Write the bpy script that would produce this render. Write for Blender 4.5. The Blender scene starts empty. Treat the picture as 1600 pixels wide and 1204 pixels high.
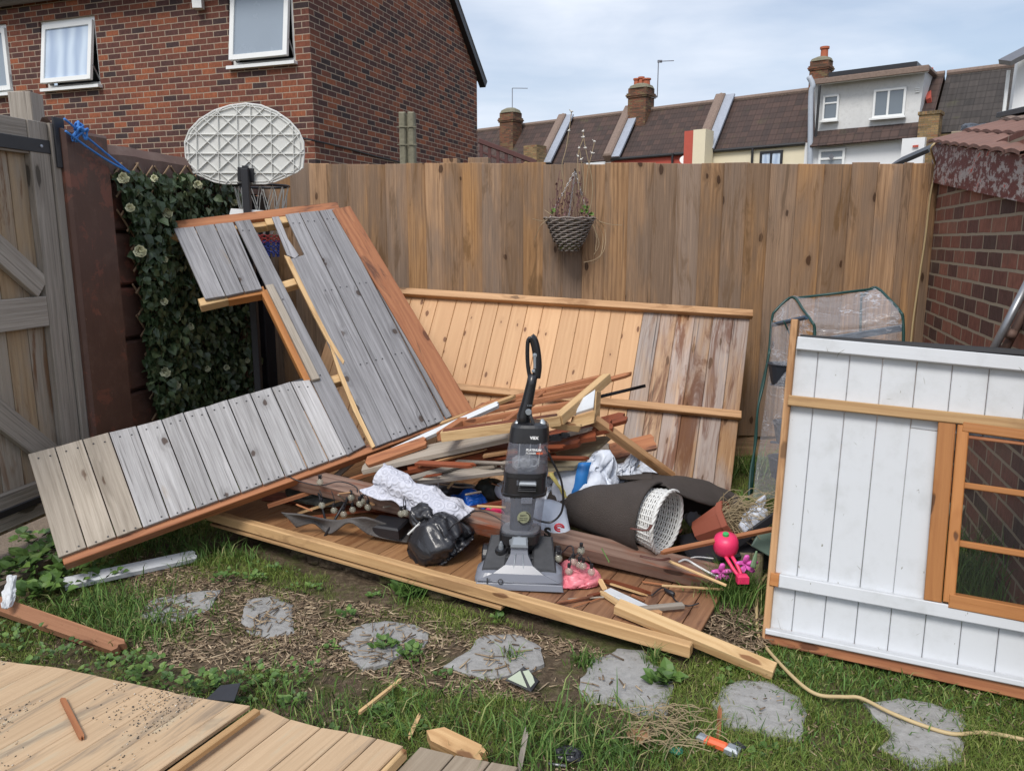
import bpy, math, random
import numpy as np
from mathutils import Vector as V, Matrix, noise as mnoise
R = math.radians
random.seed(7)
sc = bpy.context.scene
COL = sc.collection
# ------------------------------------------------------------------ camera, sky, sun, exposure
F = 1200.0; CAMZ = 1.45; TILT = math.atan(227/F)
cam = bpy.data.objects.new('camera', bpy.data.cameras.new('camera'))
COL.objects.link(cam); sc.camera = cam
cam.data.sensor_fit = 'HORIZONTAL'; cam.data.sensor_width = 36; cam.data.lens = 36*F/1600
cam.data.clip_start = .05; cam.data.clip_end = 2000
cam.location = (0, 0, CAMZ); cam.rotation_euler = (R(90)-TILT, 0, 0)
SUN_EL, SUN_AZ = R(52), R(205)       # azimuth clockwise from +Y : behind the camera, a little to the left
w = bpy.data.worlds.new('World'); sc.world = w; w.use_nodes = True
nt = w.node_tree; bg = nt.nodes['Background']
sky = nt.nodes.new('ShaderNodeTexSky'); sky.sky_type = 'NISHITA'; sky.sun_disc = False
sky.sun_elevation = SUN_EL; sky.sun_rotation = SUN_AZ; sky.air_density = 1.0; sky.dust_density = 2.0
tc = nt.nodes.new('ShaderNodeTexCoord')
mp = nt.nodes.new('ShaderNodeMapping'); mp.inputs['Scale'].default_value = (1, 1, 4.2)
mp.inputs['Rotation'].default_value = (R(6), R(8), 0)
nt.links.new(tc.outputs['Generated'], mp.inputs['Vector'])
nz = nt.nodes.new('ShaderNodeTexNoise'); nz.inputs['Scale'].default_value = 2.3
nz.inputs['Detail'].default_value = 7; nz.inputs['Roughness'].default_value = .52; nz.inputs['Distortion'].default_value = .5
nt.links.new(mp.outputs[0], nz.inputs['Vector'])
rp = nt.nodes.new('ShaderNodeValToRGB')
rp.color_ramp.elements[0].position = .36; rp.color_ramp.elements[0].color = (.35,.35,.35,1)
rp.color_ramp.elements[1].position = .64; rp.color_ramp.elements[1].color = (.92,.92,.92,1)
nt.links.new(nz.outputs['Fac'], rp.inputs[0])
nz2 = nt.nodes.new('ShaderNodeTexNoise'); nz2.inputs['Scale'].default_value = 4.0; nz2.inputs['Detail'].default_value = 5
nt.links.new(mp.outputs[0], nz2.inputs['Vector'])
cr = nt.nodes.new('ShaderNodeValToRGB')
cr.color_ramp.elements[0].position = .3; cr.color_ramp.elements[0].color = (4.9, 5.5, 6.5, 1)
cr.color_ramp.elements[1].position = .75; cr.color_ramp.elements[1].color = (7.2, 7.5, 8.1, 1)
nt.links.new(nz2.outputs['Fac'], cr.inputs[0])
mx = nt.nodes.new('ShaderNodeMix'); mx.data_type = 'RGBA'
nt.links.new(rp.outputs[0], mx.inputs[0]); nt.links.new(sky.outputs[0], mx.inputs[6]); nt.links.new(cr.outputs[0], mx.inputs[7])
nt.links.new(mx.outputs[2], bg.inputs['Color']); bg.inputs['Strength'].default_value = .095
sun = bpy.data.objects.new('sun', bpy.data.lights.new('sun', 'SUN')); COL.objects.link(sun)
sun.data.energy = 1.7; sun.data.angle = R(22); sun.data.color = (1, .96, .9)
sd = V((math.sin(SUN_AZ)*math.cos(SUN_EL), math.cos(SUN_AZ)*math.cos(SUN_EL), math.sin(SUN_EL)))
sun.rotation_euler = (-sd).to_track_quat('-Z', 'Y').to_euler()
sc.view_settings.view_transform = 'Standard'; sc.view_settings.look = 'None'
sc.view_settings.exposure = 0.62; sc.view_settings.gamma = 1
sc.cycles.max_bounces = 8; sc.cycles.transparent_max_bounces = 24
sc.cycles.caustics_reflective = False; sc.cycles.caustics_refractive = False

# ------------------------------------------------------------------ measuring helpers (metres; photo position -> point on a known plane)
_c, _s = math.cos(TILT), math.sin(TILT)
CP = V((0, 0, CAMZ))
def ray(px, py):
    x = (px-800)/F; y = -(py-602)/F
    return V((x, _c+_s*y, y*_c-_s))
def G(px, py, z=0.0): v = ray(px, py); return CP+v*((z-CAMZ)/v.z)
def P(px, py, Y): v = ray(px, py); return CP+v*(Y/v.y)
def PL(px, py, o, n): v = ray(px, py); return CP+v*(n.dot(o-CP)/n.dot(v))

# ------------------------------------------------------------------ mesh builder
class MB:
    def __init__(s): s.v=[]; s.f=[]; s.uv=[]; s.rn=[]
    def vert(s, p, r=0.5): s.v.append((p[0],p[1],p[2])); s.rn.append(r); return len(s.v)-1
    def face(s, idx, uvs=None):
        s.f.append(tuple(idx)); s.uv.extend(uvs if uvs else [(0,0)]*len(idx))
    def slab(s, q, n, t, ch=.002, r=None, du=None, dv=None):
        """four corners a b c d (a->b = length), raised by t along n, chamfered"""
        q=[V(p) for p in q]; r=random.random() if r is None else r
        L=(q[1]-q[0]).normalized(); N=V(n).normalized(); W=N.cross(L).normalized()
        du=random.uniform(0,50) if du is None else du; dv=random.uniform(0,50) if dv is None else dv
        cen=sum(q,V())/4
        t0=N*0; a=q[0]
        ch=min(ch, abs(t)*.4)
        def ins(p,k):
            d=cen-p; dl=d.dot(L); dw=d.dot(W)
            return p+L*(math.copysign(min(k,abs(dl)),dl))+W*(math.copysign(min(k,abs(dw)),dw))
        rings=[[p for p in q],[p+N*(t-ch) for p in q],[ins(p,ch)+N*t for p in q]]
        ids=[[s.vert(p,r) for p in rg] for rg in rings]
        def uv(p): d=p-a; return (d.dot(L)+du, d.dot(W)+d.dot(N)+dv)
        pts={}
        for rg,ii in zip(rings,ids):
            for p,i in zip(rg,ii): pts[i]=uv(p)
        def fc(l): s.face(l,[pts[i] for i in l])
        fc(ids[2]); fc(ids[0][::-1])
        for k in (0,1):
            for j in range(4):
                j2=(j+1)%4; fc([ids[k][j],ids[k][j2],ids[k+1][j2],ids[k+1][j]])
    def board(s, p0, p1, w, t, up=(0,0,1), ch=.003, r=None):
        p0=V(p0);p1=V(p1);L=(p1-p0).normalized();up=V(up)
        N=(up-L*up.dot(L)).normalized();W=N.cross(L)
        q=[p0-W*w/2-N*t/2,p1-W*w/2-N*t/2,p1+W*w/2-N*t/2,p0+W*w/2-N*t/2]
        s.slab(q,N,t,ch,r)
    def bricks(s, base, X, Y, w, d, h):
        base=V(base);X=V((X[0],X[1],0)).normalized();Y=V((Y[0],Y[1],0)).normalized();Z=V((0,0,h))
        cs=[base-X*w/2-Y*d/2,base+X*w/2-Y*d/2,base+X*w/2+Y*d/2,base-X*w/2+Y*d/2]; u=[0,w,w+d,2*w+d,2*(w+d)]
        lo=[s.vert(p) for p in cs]; hi=[s.vert(p+Z) for p in cs]
        for i in range(4):
            j=(i+1)%4; s.face([lo[i],lo[j],hi[j],hi[i]],[(u[i],base.z),(u[i+1],base.z),(u[i+1],base.z+h),(u[i],base.z+h)])
        s.face(hi); s.face(lo[::-1])
    def box(s, c, d, ch=.002, r=None):
        c=V(c); s.board(c-V((d[0]/2,0,0)), c+V((d[0]/2,0,0)), d[1], d[2], (0,0,1), ch, r)
    def poly(s, pts, n, t, L=None, r=None, du=None, dv=None, ch=0):
        """prism from a planar outline"""
        pts=[V(p) for p in pts]; r=random.random() if r is None else r
        N=V(n).normalized(); L=V(L).normalized() if L is not None else (pts[1]-pts[0]).normalized()
        L=(L-N*L.dot(N)).normalized(); W=N.cross(L)
        du=random.uniform(0,50) if du is None else du; dv=random.uniform(0,50) if dv is None else dv
        a=pts[0]
        uv=lambda p:((p-a).dot(L)+du,(p-a).dot(W)+(p-a).dot(N)+dv)
        b=[s.vert(p,r) for p in pts]; tp=[s.vert(p+N*t,r) for p in pts]
        # orient
        nn=V()
        for i in range(len(pts)): nn+=pts[i].cross(pts[(i+1)%len(pts)])
        if nn.dot(N)*t<0: b.reverse(); tp.reverse(); pts=pts[::-1]
        ub=[uv(p) for p in pts]; ut=[uv(p+N*t) for p in pts]
        s.face(tp,ut); s.face(b[::-1],ub[::-1])
        m=len(pts)
        for i in range(m):
            j=(i+1)%m; s.face([b[i],b[j],tp[j],tp[i]],[ub[i],ub[j],ut[j],ut[i]])
    def tube(s, path, rad, seg=8, closed=False, r=None, flat=1.0, caps=True):
        path=[V(p) for p in path]; n=len(path); r=random.random() if r is None else r
        if not hasattr(rad,'__len__'): rad=[rad]*n
        T=[]
        for i in range(n):
            a=path[(i-1)%n] if closed or i>0 else path[i]; b=path[(i+1)%n] if closed or i<n-1 else path[i]
            d=(b-a); T.append(d.normalized() if d.length>1e-9 else V((0,0,1)))
        ref=V((0,0,1)) if abs(T[0].z)<.9 else V((1,0,0))
        N=(ref-T[0]*ref.dot(T[0])).normalized(); rings=[]; L=0
        for i in range(n):
            N=(N-T[i]*N.dot(T[i])); N=N.normalized() if N.length>1e-6 else V((1,0,0))
            B=T[i].cross(N)
            if i: L+=(path[i]-path[i-1]).length
            rings.append([(s.vert(path[i]+N*math.cos(a)*rad[i]*flat+B*math.sin(a)*rad[i],r),L,k/seg*2*math.pi*rad[i]) for k in range(seg) for a in [2*math.pi*k/seg]])
        m=n if closed else n-1
        for i in range(m):
            A=rings[i];B_=rings[(i+1)%n]
            for k in range(seg):
                k2=(k+1)%seg
                s.face([A[k][0],A[k2][0],B_[k2][0],B_[k][0]],[A[k][1:],A[k2][1:],B_[k2][1:],B_[k][1:]])
        if not closed and caps:
            s.face([a[0] for a in rings[0]][::-1]); s.face([a[0] for a in rings[-1]])
    def lathe(s, prof, o=(0,0,0), ax=(0,0,1), seg=24, r=.5, sx=1, sy=1, cap=True):
        o=V(o);Z=V(ax).normalized();ref=V((1,0,0)) if abs(Z.x)<.9 else V((0,1,0))
        X=(ref-Z*ref.dot(Z)).normalized();Y=Z.cross(X);rings=[]
        for (rr,z) in prof:
            rings.append([s.vert(o+Z*z+X*math.cos(a)*rr*sx+Y*math.sin(a)*rr*sy,r) for k in range(seg) for a in [2*math.pi*k/seg]])
        for i in range(len(prof)-1):
            for k in range(seg):
                k2=(k+1)%seg; s.face([rings[i][k],rings[i][k2],rings[i+1][k2],rings[i+1][k]],
                    [(k/seg,prof[i][1]),((k+1)/seg,prof[i][1]),((k+1)/seg,prof[i+1][1]),(k/seg,prof[i+1][1])])
        if cap:
            s.face(rings[0][::-1]); s.face(rings[-1])
    def loft(s, secs, seg=32, cap=True, r=.5):
        """secs: (centre, X half-axis vec, Y half-axis vec, exponent) superellipses"""
        rings=[]
        for (c,X,Y,e) in secs:
            c=V(c);X=V(X);Y=V(Y);rg=[]
            for k in range(seg):
                a=2*math.pi*k/seg;ca,sa=math.cos(a),math.sin(a)
                rg.append(s.vert(c+X*math.copysign(abs(ca)**(2/e),ca)+Y*math.copysign(abs(sa)**(2/e),sa),r))
            rings.append(rg)
        for i in range(len(rings)-1):
            for k in range(seg):
                k2=(k+1)%seg;s.face([rings[i][k],rings[i][k2],rings[i+1][k2],rings[i+1][k]])
        if cap: s.face(rings[0][::-1]); s.face(rings[-1])
    def grid(s, rows, r=.5, close=False):
        """rows of points -> quad sheet; uv in metres-ish"""
        ids=[]; m=len(rows[0])
        for i,rw in enumerate(rows): ids.append([s.vert(p,r) for p in rw])
        for i in range(len(rows)-1):
            for j in range(m if close else m-1):
                j2=(j+1)%m
                s.face([ids[i][j],ids[i][j2],ids[i+1][j2],ids[i+1][j]],[(i*.02,j*.02),(i*.02,(j+1)*.02),((i+1)*.02,(j+1)*.02),((i+1)*.02,j*.02)])
def link(o): COL.objects.link(o); return o
def wloc(o):
    l=V((0,0,0))
    while o is not None: l+=o.location; o=o.parent
    return l
def mesh_obj(name, mb, mat, parent=None, smooth=False, base=None, solid=0, sub=0):
    vs=np.array(mb.v,dtype=np.float64).reshape(-1,3)
    if parent is not None: org=wloc(parent)
    else:
        org=V(base) if base is not None else V(((vs[:,0].min()+vs[:,0].max())/2,(vs[:,1].min()+vs[:,1].max())/2,vs[:,2].min()))
    vs=vs-np.array(org)
    me=bpy.data.meshes.new(name); me.from_pydata(vs.tolist(),[],mb.f)
    uvl=me.uv_layers.new(name='UVMap')
    uvl.data.foreach_set('uv',np.array(mb.uv,dtype=np.float32).ravel())
    at=me.attributes.new('rnd','FLOAT','POINT'); at.data.foreach_set('value',np.array(mb.rn,dtype=np.float32))
    if smooth: me.polygons.foreach_set('use_smooth',[True]*len(me.polygons))
    me.update(); me.materials.append(mat)
    o=bpy.data.objects.new(name,me); link(o)
    if parent is not None: o.parent=parent
    else: o.location=org
    if sub:
        m=o.modifiers.new('sub','SUBSURF'); m.levels=sub; m.render_levels=sub
    if solid:
        m=o.modifiers.new('sol','SOLIDIFY'); m.thickness=solid; m.offset=0
    return o
def thing(name, label, cat, loc, group=None):
    o=bpy.data.objects.new(name,None); link(o); o.location=V(loc); o.empty_display_size=.1
    o['label']=label;o['category']=cat
    if group:o['group']=group
    return o
def tag(o,label,cat,group=None,kind=None):
    o['label']=label;o['category']=cat
    if group:o['group']=group
    if kind:o['kind']=kind
    return o
def struct(o,kind='structure'): o['kind']=kind; return o
def text_mesh(name, body, size, origin, X, Y, mat, parent, ext=.0004, bold=0, align='LEFT', shear=0):
    cu=bpy.data.curves.new(name,'FONT'); cu.body=body; cu.size=size; cu.extrude=ext; cu.offset=bold; cu.align_x=align; cu.shear=shear
    to=bpy.data.objects.new(name,cu); COL.objects.link(to)
    bpy.context.view_layer.update()
    dg=bpy.context.evaluated_depsgraph_get()
    me=bpy.data.meshes.new_from_object(to.evaluated_get(dg))
    bpy.data.objects.remove(to); bpy.data.curves.remove(cu)
    X=V(X).normalized();Y=V(Y).normalized();Z=X.cross(Y)
    o0=V(origin)-wloc(parent)
    for v in me.vertices:
        c=v.co.copy(); v.co=o0+X*c.x+Y*c.y+Z*c.z
    me.materials.clear(); me.materials.append(mat); me.name=name
    o=bpy.data.objects.new(name,me); link(o); o.parent=parent
    return o
def nvec(p,sc_=1.0,seed=0): return mnoise.noise_vector(V(p)*sc_+V((seed*7.3,seed*3.1,seed*1.7)))
def fbm(p,sc_=1.0,seed=0,oct=3):
    q=V(p)*sc_+V((seed*7.3,seed*3.1,seed*1.7)); a=1;t=0
    for _ in range(oct): t+=a*mnoise.noise(q); q=q*2.1; a*=.5
    return t
def ridge(p,sc_=1.0,seed=0,oct=3):
    q=V(p)*sc_+V((seed*7.3,seed*3.1,seed*1.7)); a=1;t=0
    for _ in range(oct): t+=a*(1-abs(mnoise.noise(q))*2.2); q=q*1.9+V((3.1,1.7,.3)); a*=.55
    return t
def crease(q,seed=0):
    q=V(q)+V((seed*3.7,seed*1.9,seed*5.3)); D,_=mnoise.voronoi(q); t=min(.55,(D[1]-D[0]))
    D,_=mnoise.voronoi(q*2.3+V((5,2,1))); t+=.45*min(.5,(D[1]-D[0]))
    D,_=mnoise.voronoi(q*5.1+V((1,7,3))); t+=.18*min(.5,(D[1]-D[0]))
    return .35-t
def catmull(pts, n=6, closed=False):
    pts=[V(p) for p in pts]; out=[]; m=len(pts)
    for i in range(m if closed else m-1):
        p0=pts[(i-1)%m] if closed or i>0 else pts[0]*2-pts[1]
        p1=pts[i];p2=pts[(i+1)%m];p3=pts[(i+2)%m] if closed or i+2<m else pts[-1]*2-pts[-2]
        for k in range(n):
            t=k/n
            out.append(.5*((2*p1)+(p2-p0)*t+(2*p0-5*p1+4*p2-p3)*t*t+(3*p1-p0-3*p2+p3)*t**3))
    if not closed: out.append(pts[-1])
    return out
def blob(mb, c, rx, ry, rz, amp=.15, fr=3, seed=0, res=28, X=None, Z=None, floor=None, top=None, sq=2.0):
    """crumpled closed bag; `top` pulls a tied neck at the +Z end"""
    c=V(c); Z=V(Z).normalized() if Z is not None else V((0,0,1)); X=V(X) if X is not None else V((1,0,0))
    X=(X-Z*X.dot(Z)).normalized(); Y=Z.cross(X); rows=[]
    for i in range(res+1):
        th=math.pi*i/res; rw=[]
        for j in range(res*2):
            ph=math.pi*j/res
            st=math.sin(th)
            d=V((st*math.cos(ph),st*math.sin(ph),math.cos(th)))
            k=1.0/(abs(d.x)**sq+abs(d.y)**sq+abs(d.z)**sq)**(1/sq)
            e=V((d.x*rx,d.y*ry,d.z*rz))*k
            f=1+amp*crease(V((d.x,d.y,d.z*.5))*fr*.42+nvec(d,1.4,seed)*.35,seed)*1.5+amp*.6*fbm(d,1.1,seed+5,2)
            if top:
                tt=max(0,d.z-.55)/.45
                f*=1
                e.x*=1-tt*.3; e.y*=1-tt*.3
                f*=1+amp*.9*math.cos(ph*13+seed+3*fbm(d,2,seed))*max(0,d.z)**1.5
            p=c+(X*e.x+Y*e.y+Z*e.z)*f
            if floor is not None and p.z<floor: p.z=floor+(floor-p.z)*-.05
            rw.append(p)
        rows.append(rw)
    mb.grid(rows[::-1],close=True)
def sheet(mb, ctrl, nu=6, nv=6, amp=.01, fr=8, seed=0, thick=0.0):
    """ctrl: rows of world points -> smooth crumpled sheet"""
    rows=[catmull(r,nv) for r in ctrl]
    cols=[catmull([rows[i][j] for i in range(len(rows))],nu) for j in range(len(rows[0]))]
    g=[[cols[j][i] for j in range(len(cols))] for i in range(len(cols[0]))]
    out=[]
    for i,rw in enumerate(g):
        o=[]
        for j,p in enumerate(rw):
            a=g[min(i+1,len(g)-1)][j]-g[max(i-1,0)][j]; b=rw[min(j+1,len(rw)-1)]-rw[max(j-1,0)]
            n=a.cross(b); n=n.normalized() if n.length>1e-9 else V((0,0,1))
            o.append(p+n*amp*(2.2*crease(p*fr*.8,seed)+.3*(ridge(p,fr,seed,3)-.8))+nvec(p,fr*.5,seed)*amp*.5)
        out.append(o)
    mb.grid(out)
    return out
# ------------------------------------------------------------------ materials
class MT:
    def __init__(s,name,rough=.6,metal=0,spec=None):
        s.m=bpy.data.materials.new(name); s.m.use_nodes=True; s.nt=s.m.node_tree
        s.b=s.nt.nodes['Principled BSDF']; s.b.inputs['Roughness'].default_value=rough; s.b.inputs['Metallic'].default_value=metal
        if spec is not None: s.b.inputs['Specular IOR Level'].default_value=spec
    def n(s,t,**k):
        nd=s.nt.nodes.new('ShaderNode'+t)
        for a,v in k.items():
            if a.startswith('_'): setattr(nd,a[1:],v)
            else:
                key=int(a[1:]) if a[0]=='i' and a[1:].isdigit() else a.replace('__',' ')
                s.set(nd.inputs[key],v)
        return nd
    def set(s,inp,v):
        if isinstance(v,bpy.types.NodeSocket): s.nt.links.new(v,inp)
        elif isinstance(v,bpy.types.Node): s.nt.links.new(v.outputs[0],inp)
        else:
            try: inp.default_value=v
            except Exception: inp.default_value=tuple(v)+(1,)
    def uv(s): return s.n('UVMap').outputs[0]
    def obj(s): return s.n('TexCoord').outputs['Object']
    def geo(s): return s.n('NewGeometry').outputs['Position']
    def rnd(s): return s.n('Attribute',_attribute_name='rnd').outputs['Fac']
    def map(s,v,sc,loc=(0,0,0)): return s.n('Mapping',Vector=v,Scale=sc,Location=loc).outputs[0]
    def noise(s,v,scale=5,det=4,rough=.55,dist=0): return s.n('TexNoise',Vector=v,Scale=scale,Detail=det,Roughness=rough,Distortion=dist).outputs['Fac']
    def math(s,op,a,b=0,c=0,clamp=False):
        nd=s.n('Math',_operation=op,_use_clamp=clamp); s.set(nd.inputs[0],a); s.set(nd.inputs[1],b); s.set(nd.inputs[2],c); return nd.outputs[0]
    def mix(s,f,a,b,mode='MIX'):
        nd=s.n('Mix',_data_type='RGBA',_blend_type=mode)
        s.set(nd.inputs[0],f); s.set(nd.inputs[6],a if not (isinstance(a,tuple) and len(a)==3) else a+(1,)); s.set(nd.inputs[7],b if not (isinstance(b,tuple) and len(b)==3) else b+(1,)); return nd.outputs[2]
    def ramp(s,f,stops,interp='LINEAR'):
        nd=s.n('ValToRGB'); s.set(nd.inputs[0],f); cr=nd.color_ramp; cr.interpolation=interp
        while len(cr.elements)<len(stops): cr.elements.new(.5)
        for e,(p,c) in zip(cr.elements,stops):
            e.position=p; e.color=(c,c,c,1) if not hasattr(c,'__len__') else tuple(c)+(1,)
        return nd.outputs[0]
    def step(s,f,a,b): return s.n('MapRange',_clamp=True,_interpolation_type='SMOOTHSTEP',Value=f,i1=a,i2=b,i3=0.,i4=1.).outputs[0]
    def hsv(s,c,v=1.,sat=1.,hue=.5): return s.n('HueSaturation',Hue=hue,Saturation=sat,Value=v,Color=c).outputs[0]
    def bump(s,h,st=.3,dist=.01,n=None):
        nd=s.n('Bump',Strength=st,Distance=dist,Height=h)
        if n is not None: s.set(nd.inputs['Normal'],n)
        return nd.outputs[0]
    def col(s,c): s.set(s.b.inputs['Base Color'],c if not (isinstance(c,tuple) and len(c)==3) else c+(1,))
    def nrm(s,n): s.set(s.b.inputs['Normal'],n)
    def rough(s,r): s.set(s.b.inputs['Roughness'],r)
def wood(name,light,dark,knots=.45,tone=.3,wear=None,wearamt=.5,rough=.78,knotcol=None,grain=1.,fib=.35,grey=None,bump=.35,wave=.4,kdens=(2.6,7.5),satvar=.0,nails=0,stain=None,crack=0,slo=.52):
    s=MT(name,rough,0,.35); uv=s.uv(); rn=s.rnd()
    off=s.n('CombineXYZ',X=s.math('MULTIPLY',rn,17.),Y=s.math('MULTIPLY',rn,31.),Z=0.).outputs[0]
    uv2=s.n('VectorMath',_operation='ADD',i0=uv,i1=off).outputs[0]
    # knots
    wob=s.n('VectorMath',_operation='MULTIPLY_ADD',i0=s.n('TexNoise',Vector=s.map(uv2,(14,30,1)),Scale=1.,Detail=3.).outputs['Color'],i1=(.16,.16,0),i2=s.map(uv2,(kdens[0],kdens[1],1))).outputs[0]
    vor=s.n('TexVoronoi',_voronoi_dimensions='2D',Vector=wob,Scale=1.,Randomness=1.)
    kd=vor.outputs['Distance']; kr=s.n('SeparateColor',Color=vor.outputs['Color']).outputs[0]
    on=s.math('GREATER_THAN',kr,1-knots)
    ksz=s.math('MULTIPLY_ADD',s.n('SeparateColor',Color=vor.outputs['Color']).outputs[1],.07,.0)
    kcore=s.math('MULTIPLY',s.math('SUBTRACT',1.,s.step(s.math('SUBTRACT',kd,ksz),.02,.06)),on)
    khalo=s.math('MULTIPLY',s.math('SUBTRACT',1.,s.step(kd,.06,.30)),on)
    big=s.noise(s.map(uv2,(.9*grain,9*grain,1)),1,5,.6,.8)
    bend=s.math('ADD',s.math('MULTIPLY',big,16.),s.math('MULTIPLY',khalo,6.))
    sx=s.n('SeparateXYZ',Vector=uv2)
    ph=s.math('ADD',s.math('MULTIPLY',sx.outputs[1],190.*grain),bend)
    ramp_=s.step(s.noise(s.map(uv2,(.7,6,1)),1,3,.6),.35,.65)
    rings=s.math('MULTIPLY_ADD',s.math('MULTIPLY',s.math('SINE',ph),ramp_),.5,.5)
    fibn=s.noise(s.map(uv2,(7,330,1)),1,3,.6)
    fib2=s.noise(s.map(uv2,(2.2,95,1)),1,5,.75,.3); fibn=s.math('ADD',s.math('MULTIPLY',fibn,.35),s.math('MULTIPLY_ADD',s.math('SUBTRACT',fib2,.5),1.5,.33))
    f=s.math('ADD',s.math('MULTIPLY',big,1-wave-fib*.6),s.math('ADD',s.math('MULTIPLY',rings,wave*.6),s.math('MULTIPLY',fibn,fib)),clamp=True)
    c=s.ramp(f,[(.22,dark),(.72,light)])
    if grey is not None:
        g2=s.noise(s.map(uv2,(1.3,5,1)),1,4,.6,.3)
        gm=s.math('MULTIPLY',s.step(s.math('ADD',g2,s.math('MULTIPLY',s.math('FRACT',s.math('MULTIPLY',rn,7.3)),.25)),.42,.72),.85)
        c=s.mix(gm,c,s.mix(fibn,tuple(x*.5 for x in grey),grey))
    if wear is not None:
        wn=s.noise(s.map(uv2,(2.2,12,1)),1,6,.65,.6)
        wm=s.step(wn,1-wearamt-.08,1-wearamt+.1)
        c=s.mix(wm,c,wear)
    if stain is not None:
        sn=s.noise(s.map(uv2,(1.1,7,1)),1,5,.7,1.2)
        c=s.mix(s.math('MULTIPLY',s.step(sn,slo,slo+.13),.8),c,stain)
    kc=knotcol or tuple(x*.4 for x in dark)
    c=s.mix(s.math('MULTIPLY',khalo,.28),c,tuple(x*.8 for x in dark)); c=s.mix(s.math('MULTIPLY',kcore,.85),c,kc)
    val=s.math('ADD',1-tone,s.math('MULTIPLY',rn,2*tone))
    c=s.hsv(c,val,s.math('ADD',1-satvar,s.math('MULTIPLY',s.math('FRACT',s.math('MULTIPLY',rn,13.7)),2*satvar)))
    if crack:
        ck=s.noise(s.map(uv2,(.9,70,1)),1,4,.6,.3)
        c=s.mix(s.math('MULTIPLY',s.math('SUBTRACT',1.,s.step(ck,.30,.39)),crack),c,(.035,.03,.028))
        lt=s.step(s.noise(s.map(uv2,(1.6,38,1)),1,4,.65,.5),.56,.72); c=s.mix(s.math('MULTIPLY',lt,crack*.5),c,tuple(min(1,x*1.35) for x in light))
    if nails:
        vn=s.n('TexVoronoi',_voronoi_dimensions='2D',Vector=s.map(uv2,(8,18,1)),Scale=1.).outputs['Distance']
        c=s.mix(s.math('SUBTRACT',1.,s.step(vn,.04,.06)),c,(.02,.018,.015))
    s.col(c); h=s.math('SUBTRACT',s.math('ADD',s.math('MULTIPLY',fibn,.6),s.math('MULTIPLY',rings,.4)),s.math('MULTIPLY',kcore,.8))
    s.nrm(s.bump(h,bump,.004))
    return s.m
def paint(name,c,c2=None,rough=.5,scratch=.3,under=(.35,.2,.1),bump=.1,dirt=(.2,.18,.14),dirtamt=.3,wearamt=.0):
    s=MT(name,rough,0,.4); g=s.geo(); uv=s.uv()
    n=s.noise(g,9,6,.65); c1=s.mix(s.math('MULTIPLY',s.step(n,.45,.8),dirtamt),c,dirt)
    if c2: c1=s.mix(s.noise(g,3,3),c1,c2)
    if scratch:
        v=s.n('TexVoronoi',_feature='DISTANCE_TO_EDGE',Vector=s.map(g,(7,7,4)),Scale=1.3).outputs['Distance']
        sm=s.math('MULTIPLY',s.math('SUBTRACT',1.,s.step(v,.0,.012)),s.step(s.noise(g,11,3),.62,.7))
        c1=s.mix(s.math('MULTIPLY',sm,scratch*1.2),c1,dirt)
        sp=s.step(s.noise(s.map(g,(1,1,.4)),55,3,.6),.71,.76); c1=s.mix(s.math('MULTIPLY',sp,scratch*2),c1,dirt)
    if wearamt: c1=s.mix(s.step(s.noise(g,6,7,.7,.5),1-wearamt-.04,1-wearamt+.02),c1,under)
    s.col(c1); s.nrm(s.bump(s.noise(s.map(uv,(3,90,1)),1,4),bump,.004)); return s.m
def plain(name,c,rough=.5,metal=0,var=.15,bump=0,bs=40,spec=None,nscale=8,c2=None):
    s=MT(name,rough,metal,spec); g=s.obj(); n=s.noise(g,nscale,5,.6)
    a=tuple(x*(1-var) for x in c); b=tuple(min(1,x*(1+var)) for x in c) if c2 is None else c2
    s.col(s.mix(n,a,b)); s.rough(s.math('ADD',rough-.08,s.math('MULTIPLY',s.noise(g,nscale*2.3,3),.16)))
    if bump: s.nrm(s.bump(s.noise(g,bs,4),bump,.01))
    return s.m
def brick(name,cols,mortar,bw=.225,bh=.075,ms=.01,bump=.6,dirt=None,soft=.12,rough=.85):
    s=MT(name,rough,0,.3); uv=s.uv()
    wob=s.n('VectorMath',_operation='MULTIPLY_ADD',i0=s.n('TexNoise',Vector=uv,Scale=9.,Detail=2.).outputs['Color'],i1=(.007,.007,0),i2=uv).outputs[0]
    b=s.n('TexBrick',Vector=wob,Color1=(0,0,0,1),Color2=(1,1,1,1),Mortar=(0,0,0,1),Scale=1.,Brick__Width=bw,Row__Height=bh,Mortar__Size=ms/2)
    b.inputs['Mortar Smooth'].default_value=soft; b.inputs['Bias'].default_value=0
    v=s.n('SeparateColor',Color=b.outputs['Color']).outputs[0]
    v=s.math('ADD',s.math('MULTIPLY',v,.88),s.math('MULTIPLY',s.math('SUBTRACT',s.noise(uv,1.3,4),.4),.5))
    k=len(cols); c=s.ramp(v,[(i/(k-1)*.85+.08,cc) for i,cc in enumerate(cols)])
    fine=s.noise(s.map(uv,(38,16,1)),1,5,.75); c=s.mix(.75,c,s.ramp(fine,[(.3,.28),(.7,.78)]),'OVERLAY')
    if dirt: c=s.mix(s.math('MULTIPLY',s.step(s.noise(uv,2.4,6,.7),.5,.75),.6),c,dirt)
    mc=s.mix(s.noise(uv,30,4),tuple(x*.75 for x in mortar),mortar)
    s.col(s.mix(b.outputs['Fac'],c,mc))
    s.nrm(s.bump(s.math('ADD',s.math('SUBTRACT',1.,b.outputs['Fac']),s.math('MULTIPLY',fine,.35)),bump,.008)); return s.m
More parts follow.
